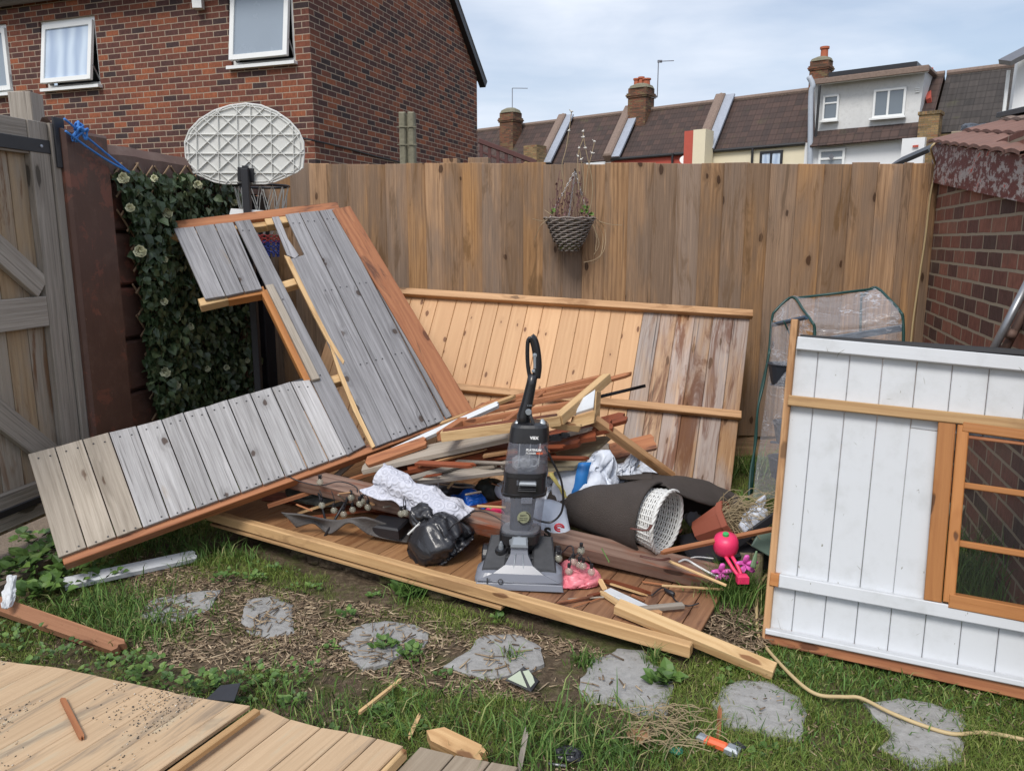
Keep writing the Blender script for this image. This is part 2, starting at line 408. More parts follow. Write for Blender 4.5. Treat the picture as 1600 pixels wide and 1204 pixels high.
def tiles(name,c1,c2,w=.3,h=.3,moss=(.1,.1,.05)):
    s=MT(name,.85,0,.25); uv=s.uv(); sx=s.n('SeparateXYZ',Vector=uv)
    fx=s.math('FRACT',s.math('DIVIDE',sx.outputs[0],w)); fy=s.math('FRACT',s.math('DIVIDE',sx.outputs[1],h))
    cell=s.n('CombineXYZ',X=s.math('FLOOR',s.math('DIVIDE',sx.outputs[0],w)),Y=s.math('FLOOR',s.math('DIVIDE',sx.outputs[1],h)),Z=0.).outputs[0]
    rn=s.n('TexWhiteNoise',_noise_dimensions='2D',Vector=cell).outputs['Value']
    c=s.mix(rn,c1,c2); c=s.mix(s.math('MULTIPLY',s.step(s.noise(uv,1.2,6,.7),.55,.75),.5),c,moss)
    sp=s.step(s.noise(uv,14,4,.7),.66,.75); c=s.mix(s.math('MULTIPLY',sp,.45),c,(.3,.28,.25))
    edge=s.math('MAXIMUM',s.math('SUBTRACT',1.,s.step(fx,.0,.12)),s.math('SUBTRACT',1.,s.step(fy,.0,.16)))
    s.col(s.mix(s.math('MULTIPLY',edge,.5),c,(.012,.01,.01)))
    hgt=s.math('ADD',s.math('SUBTRACT',1.,fy),s.math('MULTIPLY',s.math('SINE',s.math('MULTIPLY',fx,6.283)),.5))
    s.nrm(s.bump(hgt,.9,.04)); return s.m
def glassy(name,c,rough=.06,alpha=1.,bump=0,bs=6):
    s=MT(name,rough,0,.6); s.col(c); s.b.inputs['Alpha'].default_value=alpha
    if bump: s.nrm(s.bump(s.noise(s.obj(),bs,3),bump,.02))
    return s.m
def clearplastic(name,c=(.9,.95,.95),alpha=.2,rough=.12,bump=.3,bs=12,streak=None,sc_=(1,1,1)):
    s=MT(name,rough,0,.9); s.col(c); g=s.map(s.obj(),sc_)
    n=s.noise(g,bs,4,.6,.4); r=s.math('SUBTRACT',1.,s.math('ABSOLUTE',s.math('MULTIPLY_ADD',n,2.,-1.)))
    big=s.step(s.noise(g,bs*.25,2),.45,.65)
    s.set(s.b.inputs['Alpha'],s.math('ADD',alpha,s.math('MULTIPLY',s.math('MULTIPLY',s.step(r,.93,1.),big),streak if streak is not None else .3)))
    if bump: s.nrm(s.bump(r,bump,.03))
    return s.m
m_fence=wood('fence_board',(.47,.285,.155),(.145,.077,.039),knots=.2,tone=.17,grey=(.30,.21,.15),kdens=(3.4,6.5),satvar=.14,fib=.55,stain=(.17,.10,.052),wave=.3,knotcol=(.045,.02,.01),crack=.55)
m_pine=wood('pine_tongue_and_groove',(.68,.42,.225),(.50,.275,.135),knots=.5,tone=.09,knotcol=(.13,.045,.015),kdens=(5.5,12),rough=.6,fib=.2,wave=.3,bump=.15)
m_pinestain=wood('water_stained_pine',(.52,.34,.20),(.22,.105,.05),knots=.55,tone=.18,grey=(.50,.43,.40),stain=(.13,.05,.025),kdens=(2.5,9),rough=.7,wave=.4,crack=.8,satvar=.2,slo=.48)
m_pinerail=wood('pine_rail',(.62,.37,.19),(.38,.20,.09),knots=.5,tone=.12,stain=(.27,.13,.05),rough=.6)
m_grey=wood('weathered_grey_cladding',(.32,.315,.325),(.085,.08,.084),knots=.3,tone=.2,knotcol=(.05,.03,.02),wear=(.24,.19,.145),wearamt=.3,kdens=(4.2,7),fib=.5,wave=.25,bump=.6,crack=.7)
m_greylight=wood('silvered_grey_cladding',(.46,.45,.45),(.13,.12,.115),knots=.3,tone=.16,knotcol=(.06,.035,.025),wear=(.30,.245,.19),wearamt=.33,kdens=(4.2,7),fib=.55,wave=.2,bump=.6,crack=.7)
m_greytan=wood('weathered_tan_cladding',(.46,.40,.33),(.20,.165,.125),knots=.4,tone=.12,knotcol=(.09,.05,.03),kdens=(1.8,7),fib=.5,wave=.25,bump=.5,crack=.45)
m_gate=wood('weathered_gate_wood',(.37,.33,.285),(.13,.108,.086),knots=.3,tone=.2,wear=(.2,.115,.05),wearamt=.28,kdens=(1.6,6),fib=.5,bump=.6,wave=.2,crack=.6)
m_gateboard=wood('gate_boards',(.42,.31,.19),(.16,.09,.045),knots=.35,tone=.2,grey=(.38,.34,.29),stain=(.14,.06,.02),kdens=(1.6,6),bump=.5,crack=.4,wave=.2)
m_orange=wood('orange_stained_wood',(.46,.20,.09),(.26,.09,.04),knots=.35,tone=.15,stain=(.06,.025,.018),rough=.62,fib=.25)
m_redwood=wood('red_brown_stained_wood',(.27,.075,.03),(.13,.034,.017),knots=.3,tone=.3,rough=.5,stain=(.05,.02,.012),fib=.25)
m_newpine=wood('new_sawn_timber',(.70,.49,.26),(.50,.31,.14),knots=.45,tone=.1,knotcol=(.2,.08,.03),rough=.65,fib=.3,stain=(.40,.23,.1))
m_beam=wood('old_sawn_timber',(.58,.38,.19),(.35,.19,.08),knots=.5,tone=.12,knotcol=(.12,.05,.02),rough=.7,stain=(.3,.17,.08))
m_winwood=wood('window_timber',(.52,.235,.08),(.34,.13,.04),knots=.4,tone=.14,rough=.5,fib=.3,knotcol=(.07,.03,.015))
m_post=wood('weathered_red_post',(.30,.20,.155),(.13,.07,.05),knots=.3,tone=.1,wear=(.28,.075,.03),wearamt=.42,rough=.7,bump=.5)
m_floor=wood('varnished_floor',(.40,.215,.10),(.21,.10,.045),knots=.3,tone=.14,rough=.42,stain=(.2,.085,.035))
m_floordirty=wood('dirty_floor',(.35,.185,.10),(.18,.085,.045),knots=.3,tone=.12,rough=.5,stain=(.12,.06,.04))
m_deck=wood('sheet_boards',(.56,.40,.25),(.38,.255,.15),knots=.2,tone=.07,rough=.75,stain=(.26,.20,.145),fib=.5,wear=(.50,.40,.27),wearamt=.4,wave=.12,crack=.15)
m_deckgrey=wood('greyed_boards',(.38,.31,.23),(.22,.17,.12),knots=.25,tone=.15,rough=.8)
m_ply=wood('weathered_plywood',(.36,.31,.21),(.20,.165,.105),knots=.15,tone=.1,rough=.8)
m_whitepaint=paint('white_painted_boards',(.60,.62,.645),rough=.45,scratch=.9,dirt=(.27,.27,.235),dirtamt=.26)
m_whitewood=paint('old_white_paint',(.62,.64,.66),rough=.6,scratch=.4,dirt=(.3,.28,.24),dirtamt=.4,wearamt=.25,under=(.34,.25,.17))
m_brown=paint('brown_masonry_paint',(.072,.038,.029),(.115,.058,.042),rough=.5,scratch=.6,dirt=(.20,.12,.09),dirtamt=.55,bump=.5,wearamt=.42,under=(.17,.066,.045))
m_browntop=paint('mossy_concrete_cap',(.10,.06,.05),(.2,.13,.11),rough=.85,scratch=.3,dirt=(.26,.21,.18),dirtamt=.6,bump=.4)
def fascia_mat():
    s=MT('peeling_red_fascia',.6,0,.3); uv=s.uv(); z=s.n('SeparateXYZ',Vector=s.n('TexCoord').outputs['Generated']).outputs[2]
    n=s.noise(s.map(uv,(9,16,1)),1,9,.72,.15); n2=s.noise(s.map(uv,(3,5,1)),1,4,.6)
    base=s.mix(n2,(.105,.03,.028),(.19,.055,.045))
    c=s.mix(s.step(n,.50,.54),base,(.40,.36,.34)); c=s.mix(s.math('MULTIPLY',s.step(n,.585,.60),s.step(n2,.46,.52)),c,(.45,.07,.05))
    lo=s.step(s.noise(s.map(uv,(2,40,1)),1,3),.45,.65)
    fine=s.noise(s.map(uv,(20,160,1)),1,4,.7); c=s.mix(.4,c,s.ramp(fine,[(.3,.3),(.7,.8)]),'OVERLAY')
    s.col(c); s.nrm(s.bump(n,.6,.008)); return s.m
m_fascia=fascia_mat()
m_brickhouse=brick('house_bricks',[(.045,.030,.030),(.085,.038,.033),(.12,.045,.033),(.145,.052,.035),(.19,.064,.037),(.27,.088,.042)],(.42,.33,.25),ms=.0115)
m_brickshed=brick('outbuilding_bricks',[(.075,.042,.036),(.14,.062,.048),(.20,.08,.056),(.27,.125,.085)],(.36,.30,.22),bw=.225,bh=.078,ms=.015,dirt=(.13,.10,.075),bump=.9)
m_stock=brick('yellow_stock_bricks',[(.13,.09,.045),(.22,.15,.07),(.3,.2,.095),(.24,.12,.06)],(.2,.17,.13),ms=.012)
m_chim=brick('chimney_bricks',[(.085,.05,.032),(.14,.065,.04),(.2,.08,.045),(.17,.12,.06)],(.13,.11,.08),ms=.014)
m_roof=tiles('brown_concrete_tiles',(.062,.046,.042),(.095,.062,.053))
m_roofdark=tiles('dark_roof_tiles',(.05,.045,.043),(.075,.065,.06),w=.3,h=.3)
m_roofred=plain('clay_tile',(.20,.105,.08),.85,var=.35,bump=.5,bs=30,nscale=12)
m_lead=plain('lead_flashing',(.33,.36,.42),.5,var=.25)
m_coping=plain('lichen_coping',(.22,.16,.13),.9,var=.45,bump=.5,bs=18,nscale=14)
m_concrete=plain('mossy_concrete',(.20,.185,.13),.9,var=.4,bump=.6,bs=45,nscale=20)
m_render=paint('stained_white_render',(.72,.72,.71),(.58,.585,.58),rough=.85,scratch=0,dirt=(.36,.35,.33),dirtamt=.5)
m_white=plain('white_render',(.76,.77,.78),.8,var=.04)
m_cream=plain('cream_render',(.76,.68,.50),.85,var=.05)
m_redwall=plain('red_painted_wall',(.48,.09,.06),.75,var=.12)
m_upvc=plain('white_upvc',(.78,.79,.78),.35,var=.04)
m_black=plain('black_painted_metal',(.018,.018,.022),.45,var=.2)
m_blackpipe=plain('black_gutter',(.02,.02,.022),.5)
m_greypipe=plain('grey_downpipe',(.40,.44,.50),.5)
m_glass=glassy('window_glass',(.16,.19,.22,1),.05,bump=.05)
def curtain():
    s=MT('net_curtain_behind_glass',.12,0,.6); x=s.n('SeparateXYZ',Vector=s.uv())
    f=s.math('SINE',s.math('ADD',s.math('MULTIPLY',x.outputs[0],30.),s.math('MULTIPLY',s.noise(s.map(s.uv(),(3,.6,1)),1,2),9.)))
    s.col(s.mix(s.math('MULTIPLY_ADD',f,.5,.5),(.36,.45,.60),(.56,.66,.78))); return s.m
m_curtain=curtain()
m_frosted=plain('frosted_glass',(.27,.32,.38),.25,var=.08,nscale=2)
m_clay=plain('chimney_pot_clay',(.42,.12,.06),.8,var=.15)
m_trellis=plain('brown_trellis',(.10,.04,.035),.7)
m_aerial=plain('aerial_metal',(.22,.22,.24),.4,metal=.6)
m_oldred=wood('old_reddish_plank',(.38,.19,.105),(.19,.08,.04),knots=.3,tone=.05,rough=.8,crack=.5,bump=.5)
# ------------------------------------------------------------------ soft goods: a short cloth simulation per bag
def sim_cloth(build, colliders, frames=28, pressure=0.0, shrink=0.0, bend=.1, tension=12, mass=.25, fric=8, grav=1.0, qual=4):
    """drop a cloth mesh on simple colliders and return (verts, faces)"""
    vs,fs=build
    me=bpy.data.meshes.new('s'); me.from_pydata([tuple(v) for v in vs],[],fs); me.update()
    ob=bpy.data.objects.new('s',me); COL.objects.link(ob)
    cols=[]
    for (cv,cf) in colliders:
        m2=bpy.data.meshes.new('c'); m2.from_pydata([tuple(v) for v in cv],[],cf); m2.update()
        co=bpy.data.objects.new('c',m2); COL.objects.link(co)
        co.modifiers.new('Collision','COLLISION'); co.collision.thickness_outer=.012; co.collision.cloth_friction=fric; cols.append(co)
    md=ob.modifiers.new('Cloth','CLOTH'); st=md.settings
    st.quality=qual; st.mass=mass; st.tension_stiffness=tension; st.compression_stiffness=tension; st.shear_stiffness=5; st.bending_stiffness=bend
    st.air_damping=1.5; st.effector_weights.gravity=grav; st.shrink_min=shrink
    if pressure: st.use_pressure=True; st.uniform_pressure_force=pressure
    md.collision_settings.distance_min=.012; md.collision_settings.use_self_collision=False; md.collision_settings.collision_quality=2
    md.point_cache.frame_start=1; md.point_cache.frame_end=frames+1
    sc.frame_start=1; sc.frame_end=frames+1
    for f in range(1,frames+1): sc.frame_set(f)
    dg=bpy.context.evaluated_depsgraph_get(); ev=ob.evaluated_get(dg); m=ev.to_mesh()
    out=[v.co.copy() for v in m.vertices]; ev.to_mesh_clear()
    for o in [ob]+cols: d=o.data; bpy.data.objects.remove(o); bpy.data.meshes.remove(d)
    sc.frame_set(1)
    return out,fs
def ball(n=36,rx=1,ry=1,rz=1,c=(0,0,0),lump=0,seed=0,neck=0):
    vs=[];fs=[];m=n*2
    def pt(th,ph):
        d=V((math.sin(th)*math.cos(ph),math.sin(th)*math.sin(ph),math.cos(th))); f=1+lump*fbm(d,1.6,seed,2)
        return V((d.x*rx,d.y*ry,d.z*rz))*f+V(c)
    vs.append(pt(0,0))
    for i in range(1,n):
        for j in range(m): vs.append(pt(math.pi*i/n,2*math.pi*j/m))
    vs.append(pt(math.pi,0)); L=len(vs)-1
    for j in range(m):
        j2=(j+1)%m; fs.append((0,1+j,1+j2)); fs.append((L,1+(n-2)*m+j2,1+(n-2)*m+j))
        for i in range(n-2): fs.append((1+i*m+j,1+(i+1)*m+j,1+(i+1)*m+j2,1+i*m+j2))
    return vs,fs
def plane_(s=6,z=0): return [V((-s,-s,z)),V((s,-s,z)),V((s,s,z)),V((-s,s,z))],[(0,1,2,3)]
def put(mb,sim,o,X,Z,s,ctr=(0,0,0)):
    """place simulated points: origin, x axis, up axis, scale (x,y,z)"""
    Z=V(Z).normalized(); X=V(X); X=(X-Z*X.dot(Z)).normalized(); Y=Z.cross(X); o=V(o)
    b=len(mb.v)
    for v in sim[0]: mb.vert(o+X*(v.x-ctr[0])*s[0]+Y*(v.y-ctr[1])*s[1]+Z*(v.z-ctr[2])*s[2])
    for f in sim[1]: mb.face([b+i for i in f])
import time as _t
_t0=_t.time()
rs=random.Random(11)
def contents(n,R_,zr,seed,sz=(.35,.55)):
    r=random.Random(seed); out=[]
    for k in range(n):
        a=r.uniform(0,6.28); q=r.uniform(0,R_); s=r.uniform(*sz)
        out.append(ball(8,s,s*r.uniform(.7,1.1),s*r.uniform(.6,.9),(math.cos(a)*q,math.sin(a)*q,r.uniform(s*.6,zr)),.35,seed+k))
    return out
SIM_BIN=sim_cloth(ball(46,.98,.9,.95,(0,0,.98)),contents(7,.42,1.0,3,(.32,.5))+[plane_()],frames=34,pressure=-.12,shrink=-.42,bend=.015,tension=14)
SIM_BAG=sim_cloth(ball(42,1.0,.8,.5,(0,0,.55)),contents(3,.5,.3,8,(.2,.34))+[plane_()],frames=34,pressure=-.1,shrink=-.45,bend=.015,tension=12)
SIM_SACK=sim_cloth(ball(40,1.0,.92,.95,(0,0,.98)),contents(9,.5,1.15,15,(.36,.5))+[plane_()],frames=30,pressure=-.1,shrink=-.30,bend=.15,tension=15)
def gridm(nx,ny,w,h,z,wav=.0,seed=0):
    vs=[V(((i/nx-.5)*w,(j/ny-.5)*h,z+wav*fbm((i*.1,j*.1,0),1,seed))) for i in range(nx+1) for j in range(ny+1)]
    fs=[(i*(ny+1)+j,(i+1)*(ny+1)+j,(i+1)*(ny+1)+j+1,i*(ny+1)+j+1) for i in range(nx) for j in range(ny)]
    return vs,fs
# blanket: pushed together lengthwise while it falls over a bar and lumps
bl_=gridm(64,40,3.4,2.0,.9,.25,4)
for v in bl_[0]: v.y=v.y*.72+.08*math.sin(v.x*5+v.y*2); v.x*=.85; v.z+=.16*math.sin(v.y*11+v.x*2)+.10*math.sin(v.x*7)
SIM_BLANKET=sim_cloth(bl_,[ball(8,1.6,.25,.3,(0,.0,.2),.3,2),ball(8,.4,.35,.35,(-.9,.1,.15),.2,5),ball(8,.4,.4,.3,(.7,-.2,.15),.2,6),plane_()],frames=24,bend=.05,tension=10,fric=20)
def smooth(sim,it,k=.5):
    vs,fs=sim; a=np.array(vs); e=set()
    for f in fs:
        for i in range(len(f)): e.add((min(f[i],f[i-1]),max(f[i],f[i-1])))
    e=np.array(list(e)); 
    for _ in range(it):
        acc=np.zeros_like(a); cnt=np.zeros(len(a))
        np.add.at(acc,e[:,0],a[e[:,1]]); np.add.at(acc,e[:,1],a[e[:,0]]); np.add.at(cnt,e[:,0],1); np.add.at(cnt,e[:,1],1)
        a=a*(1-k)+k*acc/cnt[:,None]
    return [V(p) for p in a],fs
SIM_BLANKET=smooth(SIM_BLANKET,10)
# ------------------------------------------------------------------ key planes of the garden
TH=R(10); FD=V((math.cos(TH),-math.sin(TH),0)); FN=V((-math.sin(TH),-math.cos(TH),0))     # fence runs along FD, faces us along FN
F0=G(1153,712)                                                                          # a point of the fence foot
def fx(px,py=256): p=PL(px,py,F0,FN); return p
fenceL=fx(405); fenceR=fx(1468)
azl=math.atan(260/F*_c); LWD=V((math.sin(azl),math.cos(azl),0)); LWN=V((math.cos(azl),-math.sin(azl),0))
azr=math.atan(390/F*_c); RWD=V((math.sin(azr),math.cos(azr),0)); RWN=V((-math.cos(azr),math.sin(azr),0))
def LW(px,py): return PL(px,py,V((fenceL.x,fenceL.y,0)),LWN)
def RW(px,py): return PL(px,py,V((fenceR.x,fenceR.y,0)),RWN)

# ------------------------------------------------------------------ ground
def inpoly(x,y,poly):
    ins=np.zeros(len(x),bool); n=len(poly); j=n-1
    for i in range(n):
        xi,yi=poly[i][0],poly[i][1]; xj,yj=poly[j][0],poly[j][1]
        c=((yi>y)!=(yj>y))&(x<(xj-xi)*(y-yi)/(yj-yi+1e-12)+xi); ins^=c; j=i
    return ins
def soil():
    s=MT('soil_and_moss',.95,0,.15); g=s.geo()
    n1=s.noise(g,2.2,6,.65,.4); n2=s.noise(g,38,6,.75); n3=s.noise(g,11,5,.7)
    c=s.ramp(n2,[(.25,(.05,.036,.025)),(.5,(.125,.092,.062)),(.78,(.28,.22,.15))])
    mossc=s.mix(n2,(.045,.06,.014),(.13,.16,.04))
    m=s.step(s.math('ADD',s.math('MULTIPLY',n1,.6),s.math('MULTIPLY',n3,.45)),.48,.62)
    s.col(s.mix(s.math('MULTIPLY',m,.75),c,mossc)); s.nrm(s.bump(n2,.9,.02)); return s.m
m_soil=soil()
xs=sorted(set([-160,-60,-25,-12,-8,-6,-5]+[round(-4+.06*i,3) for i in range(134)]+[5,6,8,12,25,60,160]))
ys=sorted(set([-60,-20,-6,-2,0]+[round(.6+.06*i,3) for i in range(95)]+[7,9,12,18,30,60,120,300]))
mb=MB(); ids=[]
def gz(x,y):
    e=min(1,max(0,(4-abs(x))))*min(1,max(0,(6.3-y)))*min(1,max(0,y-.6))
    return e*(.018*mnoise.noise(V((x*1.3,y*1.3,0)))+.012*mnoise.noise(V((x*6,y*6,3)))+.006*mnoise.noise(V((x*15,y*15,3))))
for y in ys: ids.append([mb.vert((x,y,gz(x,y))) for x in xs])
for i in range(len(ys)-1):
    for j in range(len(xs)-1): mb.face([ids[i][j],ids[i][j+1],ids[i+1][j+1],ids[i+1][j]])
struct(mesh_obj('ground',mb,m_soil,smooth=True,base=(0,0,0)))
# gravelly concrete path under the gate
m_path=plain('pebbled_concrete',(.20,.155,.115),.9,var=.5,bump=.8,bs=90,nscale=60)
mb=MB(); pp=[G(-260,800,.05),G(-10,770,.05),G(90,720,.05),G(170,720,.05),G(110,850,.05),G(60,885,.05),G(0,915,.05),G(-260,990,.05)]
mb.poly([p-V((0,0,.14)) for p in pp],(0,0,1),.14)
struct(mesh_obj('path',mb,m_path))
path_poly=pp

# ------------------------------------------------------------------ fence
fx0=(fenceL-F0).dot(FD)-.02; fx1=(fenceR-F0).dot(FD)
fence=thing('garden_fence','tall brown featheredge board fence running across the back of the garden','fence',F0+FD*((fx0+fx1)/2))
mb=MB(); x=fx0; seams=[405,430,455,485,512,546,575,604,637,666,695,724,754,785,819,850,882,913,946,983,1022,1058,1096,1132,1168,1204,1246,1288,1330,1371,1411,1424,1452,1469]
for i in range(len(seams)-1):
    a=(fx(seams[i])-F0).dot(FD); b=(fx(seams[i+1])-F0).dot(FD)
    top=fx(seams[i]).z+random.uniform(-.008,.006); top2=top+random.uniform(-.003,.003)
    o=F0+FD*a; o2=F0+FD*(b+.012)
    zb=.15; t1,t2=.016,.004   # thick edge left over thin edge right
    A=V((o.x,o.y,zb));B=V((o.x,o.y,top));Cc=V((o2.x,o2.y,top2));D=V((o2.x,o2.y,zb))
    lift=FN*.022
    A+=lift;B+=lift;D+=FN*.001;Cc+=FN*.001
    mb.slab([A,B,Cc,D],FN,.012,ch=.002)
mesh_obj('boards',mb,m_fence,fence)
nb=MB()
for i in range(len(seams)-1):
    for zz in (.5,1.1,1.72):
        q=F0+FD*((fx((seams[i]+seams[i+1])/2)-F0).dot(FD))+FN*.0215; nb.lathe([(.004,0),(.003,.0012),(0,.0014)],V((q.x,q.y,zz+random.uniform(-.015,.015))),FN,6)
mesh_obj('nail_heads',nb,m_black,fence)['kind']='stuff'
mb=MB(); a=F0+FD*fx0; b=F0+FD*fx1
mb.board(a+V((0,0,.075))-FN*.01,b+V((0,0,.075))-FN*.01,.03,.15,(0,0,1))
mesh_obj('gravel_board',mb,m_fence,fence)
for zz in (.5,1.1,1.7):
    mb=MB(); mb.board(a+V((0,0,zz))-FN*.035,b+V((0,0,zz))-FN*.035,.05,.07,(0,0,1)); mesh_obj('rail',mb,m_fence,fence)
for pxx in (700,):
    mb=MB(); q=fx(pxx); q=V((q.x,q.y,0))-FN*.1
    mb.board(q,q+V((0,0,2.0)),.1,.1,FN); mesh_obj('post',mb,m_fence,fence)
# weathered fence-post caps peeping over
for (x0,x1,yt,nm,lb) in ((728,760,245,'fence_post','pale weathered wooden post top just showing above the fence beside the brown trellis'),):
    mb=MB(); pa=fx(x0,yt)-FN*.1; pb=fx(x1,yt)-FN*.1
    mb.board(V(((pa.x+pb.x)/2,(pa.y+pb.y)/2,0)),V(((pa.x+pb.x)/2,(pa.y+pb.y)/2,pa.z)),(pb-pa).length,.08,FN)
    tag(mesh_obj(nm,mb,m_fence),lb,'post')
# old mossy concrete post behind the fence
mb=MB(); Yp=6.6; a=P(626,252,Yp); b=P(650,176,Yp); cx=P(637,215,Yp)
for dx,wd in ((-.036,.055),(.036,.055)): mb.board(V((cx.x+dx,cx.y,0)),V((cx.x+dx,cx.y,b.z)),wd,.11,(0,-1,0),ch=.012)
mb.board(V((cx.x,cx.y+.02,0)),V((cx.x,cx.y+.02,b.z-.02)),.03,.09,(0,-1,0))
for zz in (.12,.26): mb.tube([V((cx.x-.08,cx.y-.06,b.z-zz)),V((cx.x+.08,cx.y-.06,b.z-zz))],.004,6)
tag(mesh_obj('concrete_post',mb,m_concrete),'mossy grey concrete post standing behind the fence in front of the brick house','post')
# brown trellis beyond the fence
tr=thing('trellis_panel','dark brown sloping trellis top visible above the fence near the brick house','trellis',V((P(790,260,7.2).x,7.2,0)))
mb=MB(); mb.board(P(748,220,7.2),P(838,254,7.2),.04,.05,(0,-1,0)); mb.board(P(748,236,7.2),P(800,256,7.2),.02,.02,(0,-1,0)); mesh_obj('rail',mb,m_trellis,tr)
for k in range(6):
    px=752+k*13; mb=MB(); t=P(px,222+k*5,7.2); mb.board(V((t.x,t.y,1.2)),t,.03,.03,(0,-1,0)); mesh_obj('slat',mb,m_trellis,tr)

# ------------------------------------------------------------------ left wall: painted concrete posts and panels, gate
wz=1.96
lwE=LW(404,256); lwS=LW(122,230); lwP=LW(76,205)
wall=thing('garden_wall','dark brown painted panel wall on the left between the grey gate and the fence','wall',V(((lwE.x+lwS.x)/2,(lwE.y+lwS.y)/2,0)))
def wp(t,z,off=0): p=lwP.lerp(lwE,t); return V((p.x,p.y,z))+LWN*off
pz=[0.02,.33,.62,.91,1.20,1.49,1.76]
mb=MB()
t1=(LW(118,300)-lwP).length/(lwE-lwP).length
for i in range(len(pz)-1):
    a=wp(t1,pz[i]+.012,-.03);b=wp(1,pz[i]+.012,-.03)
    mb.slab([a,b,b+V((0,0,pz[i+1]-pz[i]-.018)),a+V((0,0,pz[i+1]-pz[i]-.018))],LWN,.045,ch=.012,r=.5)
a=wp(t1,0,-.05);b=wp(1,0,-.05)
mb.slab([a,b,b+V((0,0,1.8)),a+V((0,0,1.8))],LWN,.015,r=.5)
mesh_obj('panels',mb,m_brown,wall)
mb=MB()
n=24
rows=[]
for k in range(n+1):
    t=k/n; z0=1.765; zt=LW(76+ (404-76)*t,205+ (252-205)*t).z+.02*mnoise.noise(V((t*7,0,0)))
    zt={0:2.02}.get(k,1.94+.012*mnoise.noise(V((t*9,1,0))))
    rows.append([wp(t,z0,-.04),wp(t,z0,.035),wp(t,zt-.05,.035),wp(t,zt,.0),wp(t,zt,-.03),wp(t,zt-.05,-.06)])
mb.grid(rows,close=True); mesh_obj('coping',mb,m_browntop,wall,smooth=False)
for t in (0.0,t1*.5):
    pass
mb=MB(); a=wp(t1*.5,0,.03); mb.board(V((a.x,a.y,0)),V((a.x,a.y,1.97)),t1*(lwE-lwP).length,.10,LWN,ch=.015)
mesh_obj('post',mb,m_brown,wall)
mb=MB(); a=wp(.965,0,.03); mb.board(V((a.x,a.y,0)),V((a.x,a.y,1.75)),.16,.06,LWN,ch=.006); mesh_obj('post',mb,m_black,wall)
# gate
gate=thing('garden_gate','weathered grey ledged and braced wooden gate with a black strap hinge','gate',V((lwP.x,lwP.y-.3,0)))
GO=V((lwP.x,lwP.y,0))+LWN*-.02
def gp(d,z,off=0): return GO-LWD*d+LWN*off+V((0,0,z))   # d metres toward the camera
GT=LW(60,192).z; 
mb=MB()
bw=.118
for k in range(12):
    d=.02+k*bw; mb.slab([gp(d,.14),gp(d,GT-.03),gp(d+bw-.004,GT-.03),gp(d+bw-.004,.14)],LWN,.02)
mesh_obj('boards',mb,m_gateboard,gate)
mb=MB(); mb.slab([gp(.0,.15,.02),gp(.0,GT,.02),gp(.045,GT,.02),gp(.045,.15,.02)],LWN,.05); mesh_obj('stile',mb,m_gate,gate)
mb=MB(); mb.slab([gp(.05,.15,.022),gp(.05,GT,.022),gp(.16,GT,.022),gp(.16,.15,.022)],LWN,.035); mesh_obj('stile',mb,m_gate,gate)
for z in (1.12,):
    mb=MB(); mb.slab([gp(.162,z-.07,.022),gp(1.3,z-.07,.022),gp(1.3,z+.07,.022),gp(.162,z+.07,.022)],LWN,.035); mesh_obj('ledge',mb,m_gate,gate)
mb=MB(); mb.slab([gp(.162,.17,.022),gp(1.3,.17,.022),gp(1.3,.33,.022),gp(.162,.33,.022)],LWN,.035); mesh_obj('ledge',mb,m_gate,gate)
mb=MB(); mb.slab([gp(.162,GT-.15,.022),gp(1.3,GT-.15,.022),gp(1.3,GT,.022),gp(.162,GT,.022)],LWN,.03); mesh_obj('ledge',mb,m_gate,gate)
for (z0,z1) in ((1.20,1.78),(.34,1.05)):
    mb=MB(); mb.board(gp(.17,z0+.03,.04),gp(.95,z1+.12,.04),.11,.03,LWN); mesh_obj('brace',mb,m_gate,gate)
mb=MB(); mb.slab([gp(-.03,GT-.14,.055),gp(1.3,GT-.14,.055),gp(1.3,GT-.08,.055),gp(-.03,GT-.08,.055)],LWN,.006)
mb.slab([gp(-.035,GT-.2,.07),gp(-.035,GT+.03,.07),gp(.03,GT+.03,.07),gp(.03,GT-.2,.07)],LWN,.01)
hg=mesh_obj('strap_hinge',mb,m_black,gate)
mb=MB()
for d in (.1,.4,.7): mb.lathe([(.007,0),(.007,.004),(.0,.006)],gp(d,GT-.11,.062),LWN,8)
mesh_obj('bolt',mb,m_lead,hg)
mb=MB(); mb.board(gp(.2,.25,.06),gp(.75,.25,.06),.035,.01,LWN,ch=.004); mesh_obj('lower_hinge',mb,m_black,gate)
gp_post=thing('gate_post','grey weathered wooden post top behind the gate hinge','post',V((lwP.x-.1,lwP.y+.1,0)))
mb=MB(); q=P(42,172,lwP.y+.12); mb.board(V((q.x,q.y,0)),V((q.x,q.y,P(42,146,lwP.y+.12).z)),.11,.1,(0,-1,0)); mesh_obj('shaft',mb,m_gate,gp_post)
# blue rope from gate to trellis
m_rope=plain('blue_polyprop_rope',(.05,.22,.62),.6,var=.3,bump=.6,bs=200)
mb=MB(); a=gp(.02,GT+.02,.13); b=LW(168,270)+LWN*.13
for off,sag in ((V((0,0,0)),.0),(V((0,0,-.055)),.012)):
    pts=[a+off]+[ (a+off).lerp(b,t)+V((0,0,-sag*math.sin(t*3.14)))+nvec((t*9,0,0),1,2)*.004 for t in (.2,.4,.6,.8)]+[b]
    mb.tube(catmull(pts,5),.006,6)
kn=a.lerp(b,.22)
for k in range(4):
    mb.tube(catmull([kn+V((random.uniform(-.04,.04),random.uniform(-.02,.02),random.uniform(-.05,.04))) for _ in range(6)],5),.006,6)
tag(mesh_obj('blue_rope',mb,m_rope,smooth=True),'knotted bright blue rope tied from the gate hinge down to the trellis','rope')

